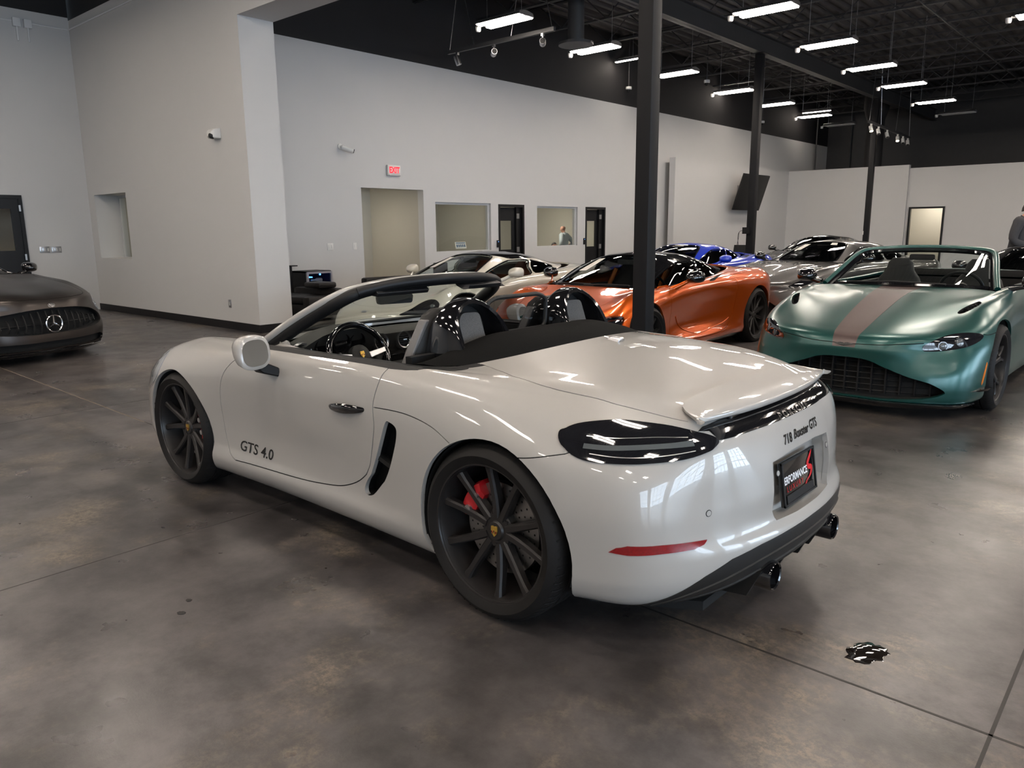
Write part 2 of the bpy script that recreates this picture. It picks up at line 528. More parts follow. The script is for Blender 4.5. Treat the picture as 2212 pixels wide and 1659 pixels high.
def floor_mat():
    m, nt, b = _nt('polished_concrete'); L = nt.links; N = nt.nodes.new
    tc = N('ShaderNodeTexCoord')
    def noise(sc, det=4, rough=.55, st=None):
        n = N('ShaderNodeTexNoise'); n.inputs['Scale'].default_value = sc; n.inputs['Detail'].default_value = det; n.inputs['Roughness'].default_value = rough
        if st:
            mp = N('ShaderNodeMapping'); mp.inputs['Scale'].default_value = st; L.new(tc.outputs['Object'], mp.inputs['Vector']); L.new(mp.outputs[0], n.inputs['Vector'])
        else: L.new(tc.outputs['Object'], n.inputs['Vector'])
        return n.outputs['Fac']
    def ramp(f, a, b_, c0=(0, 0, 0, 1), c1=(1, 1, 1, 1)):
        r = N('ShaderNodeValToRGB'); r.color_ramp.elements[0].position = a; r.color_ramp.elements[1].position = b_
        r.color_ramp.elements[0].color = c0; r.color_ramp.elements[1].color = c1; L.new(f, r.inputs[0]); return r.outputs[0]
    def mix(f, a, b_, typ='MIX'):
        x = N('ShaderNodeMix'); x.data_type = 'RGBA'; x.blend_type = typ
        if isinstance(f, float): x.inputs[0].default_value = f
        else: L.new(f, x.inputs[0])
        for i, q in ((6, a), (7, b_)):
            if isinstance(q, tuple): x.inputs[i].default_value = q
            else: L.new(q, x.inputs[i])
        return x.outputs[2]
    def mul(a, b_):
        x = N('ShaderNodeMath'); x.operation = 'MULTIPLY'
        for i, q in ((0, a), (1, b_)):
            if isinstance(q, float): x.inputs[i].default_value = q
            else: L.new(q, x.inputs[i])
        return x.outputs[0]
    def sm(f, a, b_, lo=0.0, hi=1.0):
        r_ = N('ShaderNodeMapRange'); r_.interpolation_type = 'SMOOTHSTEP'
        for k, q in (('From Min', a), ('From Max', b_), ('To Min', lo), ('To Max', hi)): r_.inputs[k].default_value = q
        L.new(f, r_.inputs['Value']); return r_.outputs['Result']
    c = mix(sm(noise(.42, 3, .5), .36, .64), (.058, .052, .051, 1), (.104, .094, .092, 1))
    cloud = sm(noise(2.8, 9, .72), .30, .70, .50, 1.55)
    hs = N('ShaderNodeHueSaturation'); L.new(c, hs.inputs['Color']); L.new(cloud, hs.inputs['Value']); c = hs.outputs['Color']
    patch = sm(noise(.95, 6, .72), .48, .70)
    c = mix(mul(patch, sm(noise(30, 6, .85), .42, .60, .15, 1.0)), c, (.26, .21, .155, 1))
    c = mix(mul(sm(noise(.6, 3), .38, .62, .25, 1.0), mul(sm(noise(125, 4, .8), .67, .75), .7)), c, (.48, .41, .32, 1))
    c = mix(mul(sm(noise(1.7, 3, .5, (1, 1.7, 1)), .54, .80), .7), c, (.030, .027, .026, 1))
    L.new(c, b.inputs['Base Color'])
    L.new(sm(noise(3.0, 4, .6), .3, .7, .27, .35), b.inputs['Roughness'])
    b.inputs['Specular IOR Level'].default_value = .55
    bp = N('ShaderNodeBump'); bp.inputs['Strength'].default_value = .16; bp.inputs['Distance'].default_value = .002
    L.new(noise(140, 3, .7), bp.inputs['Height']); L.new(bp.outputs[0], b.inputs['Normal'])
    return m
M['floor'] = floor_mat()
M['joint'] = pm('joint_filler', (.030, .027, .024), .6, noise=.2, nscale=20)
M['joint_l'] = pm('pale_joint_filler', (.16, .13, .10), .6, noise=.3, nscale=8)

def S_(o): o['kind'] = 'structure'; return o
ZC = 6.6; ZT = 6.72
S_(MB().b2((-14, -33, -.12), (17, 15, 0)).build('floor', M['floor']))
# saw-cut joints are part of the slab: thin filled grooves lying flush in the floor
def joint(n, p, q, w=.009, m='joint'):
    p, q = np.array(p, float), np.array(q, float); d = (q - p) / np.linalg.norm(q - p); s = np.array([-d[1], d[0]]) * w / 2
    V = [(*(p + s), .0006), (*(q + s), .0006), (*(q - s), .0006), (*(p - s), .0006)]
    S_(MB().add(V + [(a, b, -.004) for a, b, _ in V], [(0, 3, 2, 1), (4, 5, 6, 7), (0, 1, 5, 4), (1, 2, 6, 5), (2, 3, 7, 6), (3, 0, 4, 7)], smooth=False).build(f'trim_{n}', M[m]))
joint(1, (-12, .52), (4.2, .36), .010); joint(2, (4.2, .36), (14.1, .20), .012, 'joint_l')
joint(3, (-1.585, -33), (-1.585, 15), .011); joint(4, (1.72, -3), (1.72, 15), .007); joint(5, (5.02, -33), (5.02, 15), .008)
joint(6, (-12, -6.2), (10.5, -6.2), .008); joint(7, (-12, 4.1), (14.1, 4.1), .008)

def wall(name, boxes, m, parent=None):
    b = MB(); b.smooth = False
    for lo, hi in boxes: b.b2(lo, hi)
    return S_(b.build(name, M[m], parent))
def holes(u0, u1, z0, z1, hs):
    """rectangles (u0,u1,z0,z1) left of a wall when openings are taken out"""
    out = []; u = u0
    for (a, b, c, d) in sorted(hs):
        if a > u: out.append((u, a, z0, z1))
        if c > z0: out.append((a, b, z0, c))
        if d < z1: out.append((a, b, d, z1))
        u = b
    if u < u1: out.append((u, u1, z0, z1))
    return out
# near side wall (y = -3.1) with its window, the header that carries on over the opening, the end wall
XL, XE = 14.15, 8.30
ZA = 5.28
r = holes(XE, XL + .2, 0, ZA, [(12.47, 13.86, 1.0, 2.17)])
wall('wall_side', [((a, -3.65, c), (b, -3.10, d)) for a, b, c, d in r] + [((-12, -3.65, 4.36), (XE, -3.10, ZA))], 'wall')
wall('wall_side_upper', [((-12, -3.65, ZA), (XL + .2, -3.12, ZT))], 'dark')
wall('wall_end', [((XL, a, c), (XL + .2, b, d)) for a, b, c, d in holes(-3.1, 14, 0, ZA + .05, [(-1.96, -.98, 0, 2.15)])], 'wall')
wall('wall_end_upper', [((XL, -3.1, ZA + .05), (XL + .2, 14, ZT))], 'dark')
b_ = MB().b2((XE, -3.10, 0), (XL, -3.085, .12)); b_.b2((XE - .015, -3.65, 0), (XE, -3.085, .12))
S_(b_.build('baseboard_side', M['base']))
S_(MB().b2((XL - .015, -3.085, 0), (XL, -1.0 - 2.35, .12)).build('baseboard_end', M['base']))
# office wall (x = 10.6)
XW = 10.6; ZW = 4.83
OP = [(-8.48, -6.84, 0, 2.3), (-10.58, -8.82, .99, 2.06), (-11.78, -10.84, 0, 2.05), (-13.98, -12.28, 1.03, 2.03), (-15.27, -14.33, 0, 2.04)]
wall('wall_office', [((XW, a, c), (XW + .18, b, d)) for a, b, c, d in holes(-32, -3.65, 0, ZW, OP)], 'wall')
wall('wall_office_upper', [((XW + .01, -32, ZW), (XW + .18, -3.65, ZT))], 'dark')
wall('wall_corridor', [((12.4, -8.6, 0), (12.55, -6.7, 2.5)), ((XW + .18, -8.6, 0), (12.4, -8.48, 2.5)), ((XW + .18, -6.84, 0), (12.4, -6.72, 2.5))], 'beige')
wall('ceiling_corridor', [((XW + .18, -8.48, 2.42), (12.4, -6.84, 2.5))], 'white')
wall('wall_rooms', [((13.9, -16.2, 0), (14.05, -8.6, 2.7)), ((XW + .18, -12.12, 0), (13.9, -12.0, 2.7)), ((XW + .18, -16.2, 0), (13.9, -16.1, 2.7)), ((XW + .18, -8.72, 0), (13.9, -8.60, 2.7)),
                    ((XW + .18, -6.72, 0), (14.15, -6.62, 2.7)), ((XW + .18, -6.62, 2.62), (14.15, -3.66, 2.7)), ((14.15, -6.72, 0), (14.35, -3.66, 2.7))], 'beige')
wall('ceiling_rooms', [((XW + .18, -16.1, 2.62), (13.9, -8.72, 2.7))], 'white')
# low partition in front of it, far wall with its doorway, dark shell beyond
wall('wall_partition', [((10.2, -27.2, 0), (10.4, -18.35, 3.55))], 'wall')
wall('wall_far_left', [((5.95, -27.2, 0), (10.2, -27.0, 3.54))], 'wall')
wall('wall_far_right', [((a, -27.3, c), (b, -27.12, d)) for a, b, c, d in holes(-12, 5.95, 0, 3.43, [(4.73, 5.86, 0, 2.10)])], 'wall')
wall('wall_doorway_back', [((4.0, -29.2, 0), (6.6, -29.1, 2.6)), ((3.9, -29.2, 0), (4.0, -27.3, 2.6)), ((6.6, -29.2, 0), (6.7, -27.3, 2.6)), ((3.9, -29.2, 2.6), (6.7, -27.3, 2.7))], 'beige')
wall('wall_workshop', [((16.6, -5, 0), (16.7, 3, 3.2)), ((XL + .2, -5, 0), (16.6, -4.9, 3.2)), ((XL + .2, 2.9, 0), (16.6, 3, 3.2)), ((XL + .2, -5, 3.2), (16.7, 3, 3.3))], 'beige')
wall('wall_back_upper', [((-14, -32.2, 0), (XW + .2, -32.0, ZT))], 'dark_beam')
wall('wall_right', [((-12.2, -32, 0), (-12.0, -13, ZT)), ((-12.2, -13, 3.4), (-12, 14, ZT))] +
     [((-12.2, y0, 0), (-12, y1, 3.4)) for y0, y1 in ((-13, -10.7), (-7.3, -6.1), (-2.7, -.5), (2.9, 3.9), (7.3, 8.3), (11.7, 14))], 'wall')
wall('wall_behind', [((-12, 14, 0), (XL + .2, 14.2, ZT))], 'wall')
for k, (y, wd) in enumerate(DOORS):
    b = MB(); b.smooth = False
    for i in range(5): b.b2((-12.12, y - wd / 2 + i * wd / 4 - .03, .0), (-12.06, y - wd / 2 + i * wd / 4 + .03, 3.4))
    for i in range(6): b.b2((-12.12, y - wd / 2, i * .67 - .03 if i else 0), (-12.06, y + wd / 2, i * .67 + .04))
    S_(b.build(f'window_{k + 5}', M['frame_b']))
# ---- ceiling: ribbed black deck, open web joists, girders
b = MB(); b.smooth = False
n = 0; xs = np.arange(-12, 14.4, .30)
for x in xs:
    b.add([(x, -32, ZC), (x + .10, -32, ZC), (x + .14, -32, ZC + .07), (x + .26, -32, ZC + .07), (x + .30, -32, ZC),
           (x, 14, ZC), (x + .10, 14, ZC), (x + .14, 14, ZC + .07), (x + .26, 14, ZC + .07), (x + .30, 14, ZC)], [(i, i + 5, i + 6, i + 1) for i in range(4)])
S_(b.build('ceiling', pm('black_deck', (.075, .071, .071), .6, noise=.15, nscale=3), fix=False))
def joist(y, x0, x1, ztop=6.56, zb=5.98):
    b = MB(); b.smooth = False
    for z in (ztop - .02, zb):
        for s in (-.03, .03): b.b2((x0, y + s - .018, z - .018), (x1, y + s + .018, z + .022))
    P = []; x = x0; i = 0
    while x <= x1 + .01: P.append((x, y, ztop - .03 if i % 2 == 0 else zb)); x += .62; i += 1
    for p, q in zip(P[:-1], P[1:]): b.tube([p, q], .014, 5)
    o = b.build('roof_joist', M['dark_beam'], fix=False)
    return tag(o, 'black open-web steel roof joist under the dark ribbed deck', 'roof joist', 'roof joists')
for i in range(15): joist(-30.6 + i * 1.85, -12, XW)
for i in range(5): joist(-1.8 + i * 3.1, -12, XL)
def girder(name, x, z, y0, y1, label, h=.42, w=.2):
    b = MB(); b.smooth = False
    b.b2((x - w / 2, y0, z), (x + w / 2, y1, z + .025)); b.b2((x - w / 2, y0, z + h - .025), (x + w / 2, y1, z + h)); b.b2((x - .012, y0, z), (x + .012, y1, z + h))
    return tag(b.build(name, M['dark_beam']), label, 'roof beam')
girder('steel_girder', 6.5, 5.52, -32, -3.7, 'long black steel I-beam over the thin black columns, running below the joists')
for i, x in enumerate((-5.2, .6, 3.0, 8.6)):
    b = MB(); b.smooth = False; b.b2((x - .012, -32, 5.955), (x + .012, -3.7, 5.98))
    tag(b.build('bridging_bar', pm('bridging_steel', (.06, .06, .06), .5) if i == 0 else bpy.data.materials['bridging_steel']), 'thin steel bridging bar running under the roof joists', 'bridging bar', 'bridging bars')

# ---- columns
def column(x, y, s, z1, label):
    t = thing('steel_column', label, 'column', (x, y, 0))
    h = s / 2
    MB().b2((-h, -h, 0.012), (h, h, z1), bev=.008).build('shaft', M['col'], t)
    MB().b2((-s, -s, 0), (s, s, .012)).build('base_plate', M['col'], t)
    MB().b2((-s * .9, -s * .9, z1), (s * .9, s * .9, z1 + .012)).build('cap_plate', M['col'], t)
    return t
column(1.76, -3.04, .142, 6.5, 'thick black square column right behind the pale roadster, in front of the orange coupe')
column(6.5, -15.69, .175, 5.505, 'black square column rising behind the blue car, beside the hanging screen')
c3 = column(6.5, -24.69, .165, 5.505, 'farthest thin black column, behind the grey coupe near the far doorway')
MB().b2((.062, .083, 1.18), (.092, .092, 1.30)).build('socket_plate', M['plastic_w'], c3)

# ---- light fixtures
def fixture_parts(t, lit=True, sensor=True):
    h = MB(); h.smooth = False
    h.prism([(-.20, .0), (.20, .0), (.17, .06), (.03, .085), (-.03, .085), (-.17, .06)], -.51, .51, 'x')
    h.build('housing', M['alu'], t)
    for s in (-.125, .125):
        MB().b2((-.49, s - .068, -.018), (.49, s + .068, .004), bev=.012).build('lens', M['lamp'] if lit else M['lamp_off'], t)
    if sensor:
        MB().lathe([(0, -.075), (.03, -.075), (.045, -.06), (.05, -.03), (.05, .01)], 14, 'z', (.62, 0, 0)).b2((.50, -.02, 0), (.58, .02, .03)).build('motion_sensor', M['plastic_w'], t)
    for x in (-.40, .40):
        MB().tube([(x, 0, .08), (x, 0, 1.58)], .004, 5).build('hanger', M['steel'], t)
proto_l = None
def fixture(x, y, label, group, lit=True, z=5.0):
    global proto_l
    x, y = -1.856 + (x + 1.856) * .876, 2.823 + (y - 2.823) * .876
    if lit:
        if proto_l is None:
            o = thing('ceiling_light', label, 'ceiling light', (x, y, z), 0, group); fixture_parts(o); proto_l = o; return o
        o = copy_tree(proto_l); o.location = (x, y, z)
    else:
        o = thing('ceiling_light', label, 'ceiling light', (x, y, z), 0, group); fixture_parts(o, False)
    return tag(o, label, 'ceiling light', group)
ordn = ['first', 'second', 'third', 'fourth', 'fifth', 'sixth', 'seventh']
G1, G2, G3 = 'lights along the white office wall', 'lights right of the long beam', 'lights over the near floor'
for i, y in enumerate((-9.27, -12.5, -16.35, -20.0, -23.35, -27.1)):
    fixture(8.95 + .1 * i * .9, y, f'lit twin-strip ceiling light, {ordn[i]} from the front in the row near the white office wall', G1)
for i, y in enumerate((-12.1, -15.75, -19.15, -22.5, -26.6)):
    fixture(4.82 + .1 * i, y, f'lit twin-strip ceiling light, {ordn[i]} from the front in the row right of the long beam', G2)
fixture(5.3, -30.2, 'unlit white strip light at the far end, right of the last lit one', G2, False)
fixture(9.6, -30.4, 'unlit white strip light in front of the dark far wall above the far corner', G1, False)
for x in (.8, -3.3, -7.4):
    for y in (-5.6, -9.1, -12.6, -16.1, -19.6, -23.1, -26.6):
        fixture(x, y, 'lit twin-strip ceiling light over the showroom floor right of the picture', 'lights over the right side')
for x in (8.6, 4.5, .4, -3.7, -7.8):
    for y in (-.7, 2.6, 6.0, 9.5):
        fixture(x, y, 'lit twin-strip ceiling light above the pale roadster and the near floor', G3)
for y in (-5.7,): fixture(4.8, y, 'lit twin-strip ceiling light just past the header', 'lights past the header')
for x, y in ((11.0, .6), (12.5, 3.4), (12.5, 7.0)):  # out-of-view fixtures added to brighten the left walls of the near room
    fixture(-1.856 + (x + 1.856) / .876, 2.823 + (y - 2.823) / .876, 'added twin-strip ceiling light, out of view, brightening the left end of the near room', 'added lights at the left end')
# ------------------------------------------------------------------ vehicle materials
M['tyre'] = pm('tyre_rubber', (.0105, .0095, .009), .62, spec=.25, noise=.25, nscale=30, bump=.15)
M['disc'] = pm('brake_disc_steel', (.33, .32, .31), .35, metal=1.0, noise=.1, nscale=80)
M['cal_red'] = pm('red_caliper_paint', (.48, .010, .016), .35, coat=.6)
M['cal_blk'] = pm('black_caliper_paint', (.02, .02, .02), .4)
M['blk_gloss'] = pm('gloss_black', (.006, .006, .007), .08, coat=1.0)
M['blk_satin'] = pm('satin_black_trim', (.011, .011, .0115), .5, spec=.3, noise=.1, nscale=30)
M['blk_mat'] = pm('matt_black_liner', (.006, .006, .006), .9)
M['grey_plast'] = pm('dark_grey_plastic', (.014, .0137, .0133), .5, spec=.35, noise=.1, nscale=60)
M['fabric_b'] = pm('black_soft_top_fabric', (.0075, .0075, .0075), .95, spec=.08, noise=.2, nscale=90, bump=.25)
M['leather_g'] = pm('grey_leather', (.17, .165, .165), .5, noise=.05, nscale=60, bump=.15)
M['leather_k'] = pm('black_cabin_leather', (.015, .0145, .0145), .5, spec=.3, noise=.1, nscale=60, bump=.2)
M['dash'] = pm('dark_grey_dash', (.040, .0385, .036), .55, spec=.3, noise=.05, nscale=200, bump=.15)
M['chrome'] = pm('chrome', (.80, .80, .82), .08, metal=1.0)
M['satin_al'] = pm('satin_silver', (.62, .62, .63), .28, metal=1.0)
M['mirror'] = pm('mirror_glass', (.85, .88, .88), .01, metal=1.0)
M['wind'] = glass('windscreen_glass', (.84, .90, .88), 1.0)
M['wind_t'] = glass('tinted_side_glass', (.30, .31, .32), 1.3)
M['wind_d'] = glass('dark_tinted_glass', (.10, .10, .11), 1.5)
M['lens_red'] = pm('red_reflector', (.24, .004, .007), .12, coat=1.0, noise=.35, nscale=120)
M['lens_red_d'] = pm('dark_red_lens', (.10, .006, .010), .15, coat=1.0)
M['lens_amb'] = pm('amber_reflector', (.75, .20, .02), .2, coat=1.0)
M['lens_smoke'] = pm('smoked_lens', (.010, .010, .012), .06, coat=1.0)
M['lens_dim'] = pm('dim_lens', (.10, .11, .115), .10, coat=1.0)
M['chrome_d'] = pm('dark_chrome', (.16, .16, .165), .2, metal=1.0)
M['lens_clear'] = pm('clear_lamp_lens', (.36, .37, .38), .12, coat=1.0)
M['gold'] = pm('gold_enamel', (.62, .40, .08), .3, metal=.7)
M['crest_b'] = pm('black_enamel', (.01, .01, .01), .25)
M['crest_r'] = pm('red_enamel', (.5, .02, .02), .3)
M['paper'] = pm('white_paper_sheet', (.80, .76, .72), .7)

def crest(parent, c, sz, name='crest', axis='y'):
    """small gold shield with dark bars, red stripes and a centre horse panel; faces +y (or tilts with its parent)"""
    sh = [(-.5, .62), (-.25, .70), (0, .62), (.25, .70), (.5, .62), (.52, .1), (.40, -.32), (0, -.74), (-.40, -.32), (-.52, .1)]
    b = MB(); b.smooth = False
    def pr(poly, d0, d1, m): b.prism([(x * sz, z * sz) for x, z in poly], d0, d1, 'y', m)
    pr(sh, -.002, .002, 0)
    for s in (-1, 1):
        for i in range(3):
            x = s * (.16 + .12 * i)
            pr([(x - .035, .02), (x + .035, .02), (x + .03, -.30 + .06 * i), (x - .03, -.34 + .06 * i)], .002, .003, 1 if i % 2 == 0 else 2)
            pr([(-s * .1 - s * .10 * i - .03, .48), (-s * .1 - s * .10 * i + .03, .48), (-s * .1 - s * .10 * i + .03, .18), (-s * .1 - s * .10 * i - .03, .18)], .002, .003, 0)
    pr([(-.16, .20), (.16, .20), (.15, -.12), (0, -.26), (-.15, -.12)], .002, .0035, 0)
    pr([(-.03, .14), (.07, .12), (.03, .04), (.08, -.04), (.02, -.16), (-.02, -.05), (-.08, -.1), (-.05, .03)], .0035, .0042, 1)
    b.v = [tuple(np.array(q) + np.array(c)) for q in b.v]
    return b.build(name, [M['gold'], M['crest_b'], M['crest_r']], parent)

def wheel(parent, x, y, z, R, rim, width, style, mat, cal='cal_red', side=1, badge=None, cal_ang=0, spin=0, disc_r=.17, steer=0, name='wheel'):
    """rim (the part) with tyre, disc, caliper and badge as its own pieces; outer face towards +y*side"""
    W = width; n = 72
    # rim shell + spokes, built facing +y, centre plane y=0
    b = MB()
    o = W / 2
    b.lathe([(rim - .030, -o + .01), (rim + .012, -o), (rim + .004, -o + .02), (rim + .002, 0), (rim + .003, o - .03), (rim + .012, o - .004), (rim + .010, o + .003), (rim + .003, o + .002),
             (rim - .003, o - .012), (rim - .007, o - .040), (rim - .014, o - .10), (rim - .030, -o + .02)], n, closed=True)
    yf = o - .012
    def spoke(a0, a1, w0, w1, r0=.052, r1=None, y0=None, y1=None, cave=.0, m=None):
        r1 = rim - .001 if r1 is None else r1; y0 = yf - .035 if y0 is None else y0; y1 = yf - .010 if y1 is None else y1
        secs = []
        for t in np.linspace(0, 1, 7):
            r = r0 + (r1 - r0) * t; a = a0 + (a1 - a0) * t; w = w0 + (w1 - w0) * t
            yy = y0 + (y1 - y0) * t + cave * math.sin(math.pi * t); dp = .040 - .010 * t
            er = np.array([math.cos(a), 0, math.sin(a)]); et = np.array([-math.sin(a), 0, math.cos(a)]); ey = np.array([0, 1., 0])
            prof = [(-.5, -dp), (-.5, -.008), (-.30, 0), (.30, 0), (.5, -.008), (.5, -dp)]
            secs.append([er * r + et * w * q * (1 + .5 * max(0, t - .8) / .2) + ey * (yy + d) for q, d in prof])
        b.loft(secs, m=m)
    if style == 'ten':
        for i in range(5):
            c = spin + i * 2 * math.pi / 5
            for s in (-1, 1): spoke(c + s * .235, c + s * .30, .034, .026, cave=-.004)
    elif style == 'five_y':
        for i in range(5):
            c = spin + i * 2 * math.pi / 5
            spoke(c, c, .044, .036, r1=.15)
            for s in (-1, 1): spoke(c + s * .02, c + s * .24, .026, .026, r0=.12, y0=yf - .026)
    elif style == 'multi':
        for i in range(10):
            c = spin + i * 2 * math.pi / 10
            spoke(c - .10, c - .02, .020, .016); spoke(c + .10, c + .02, .020, .016)
    else:
        for i in range(7):
            c = spin + i * 2 * math.pi / 7
            spoke(c - .06, c - .16, .024, .020); spoke(c + .06, c + .16, .024, .020)
    b.lathe([(0, yf - .030), (.034, yf - .030), (.038, yf - .034), (.040, yf - .038), (.062, yf - .040), (.075, yf - .052), (.080, yf - .085), (.0, yf - .085)], 32)
    for i in range(5):
        a = spin + math.pi / 5 + i * 2 * math.pi / 5
        b.lathe([(0, yf - .040), (.010, yf - .040), (.013, yf - .048), (.013, yf - .07)], 10, 'y', (.058 * math.cos(a), 0, .058 * math.sin(a)))
    # tyre
    t = MB(); tw = W / 2 + .012; sh = R - .018
    prof = [(rim - .002, -tw + .018), (rim + .015, -tw + .004), ((R + rim) / 2, -tw - .006), (sh, -tw + .010), (R - .004, -tw + .032), (R, -tw + .06)]
    gro = []
    for g in (-.055, 0, .055): gro += [(R + .001, g - .008), (R - .006, g - .005), (R - .006, g + .005), (R + .001, g + .008)]
    prof += gro + [(r, -h) for r, h in prof[::-1]]
    t.lathe(prof, 96, 'y')
    # shoulder sipes
    for i in range(64):
        a = i * 2 * math.pi / 64
        for s in (-1, 1):
            P = []
            for r, h in ((sh + .0075, tw - .014), (R - .002, tw - .032), (R + .0015, tw - .062)):
                for da in (-.009, .009):
                    aa = a + da + (.062 - (tw - h)) * .35
                    P.append((r * math.cos(aa), s * h, r * math.sin(aa)))
            t.add(P, [(0, 1, 3, 2), (2, 3, 5, 4)], 1, False)
    d = MB(); yd = o - .10
    d.lathe([(.085, yd + .012), (disc_r, yd + .012), (disc_r, yd - .018), (.085, yd - .018)], 48, 'y', closed=True)
    d.lathe([(0, yd + .035), (.075, yd + .035), (.085, yd + .012)], 32, 'y', m=1)
    for i in range(30):
        a = i * 2 * math.pi / 30
        for k in range(3):
            r = .105 + k * (disc_r - .125) / 2; aa = a + k * .07
            d.lathe([(0, yd + .0128), (.0045, yd + .0128)], 6, 'y', (r * math.cos(aa), 0, r * math.sin(aa)), m=2)
    q = MB()
    secs = []
    for t_ in np.linspace(-.45, .45, 9):
        a = cal_ang + t_; er = np.array([math.cos(a), 0, math.sin(a)]); k = 1 - .25 * abs(t_ / .45) ** 3
        secs.append([er * r + np.array([0, yd + h, 0]) for r, h in ((disc_r - .055 * k, .040), (disc_r - .02, .052), (disc_r + .012 * k, .045), (disc_r + .022 * k, .02), (disc_r + .022 * k, -.05), (disc_r - .055 * k, -.05))])
    q.loft(secs)
    for k in (-.25, .22): q.lathe([(0, yd + .058), (.014, yd + .058), (.016, yd + .045)], 12, 'y', ((disc_r - .025) * math.cos(cal_ang + k), 0, (disc_r - .025) * math.sin(cal_ang + k)), m=1)
    hold = []
    Rz = rot('Z', steer)
    for mb, nm, mt in ((b, name, mat), (t, 'tyre', [M['tyre'], M['blk_mat']]), (d, 'brake_disc', [M['disc'], M['grey_plast'], M['blk_mat']]), (q, 'brake_caliper', [M[cal], M['satin_al']])):
        V = np.array(mb.v); V[:, 1] *= side
        if nm == 'tyre': V = V
        if side < 0: mb.f = [f[::-1] for f in mb.f]
        mb.v = [tuple(v) for v in V @ Rz.T + np.array([x, y - side * W / 2, z])]
        p = hold[0] if hold else parent
        hold.append(mb.build(nm, mt, p, angle=32))
    if badge:
        badge(hold[0], (x, y + side * (-.040), z))
    return hold[0]
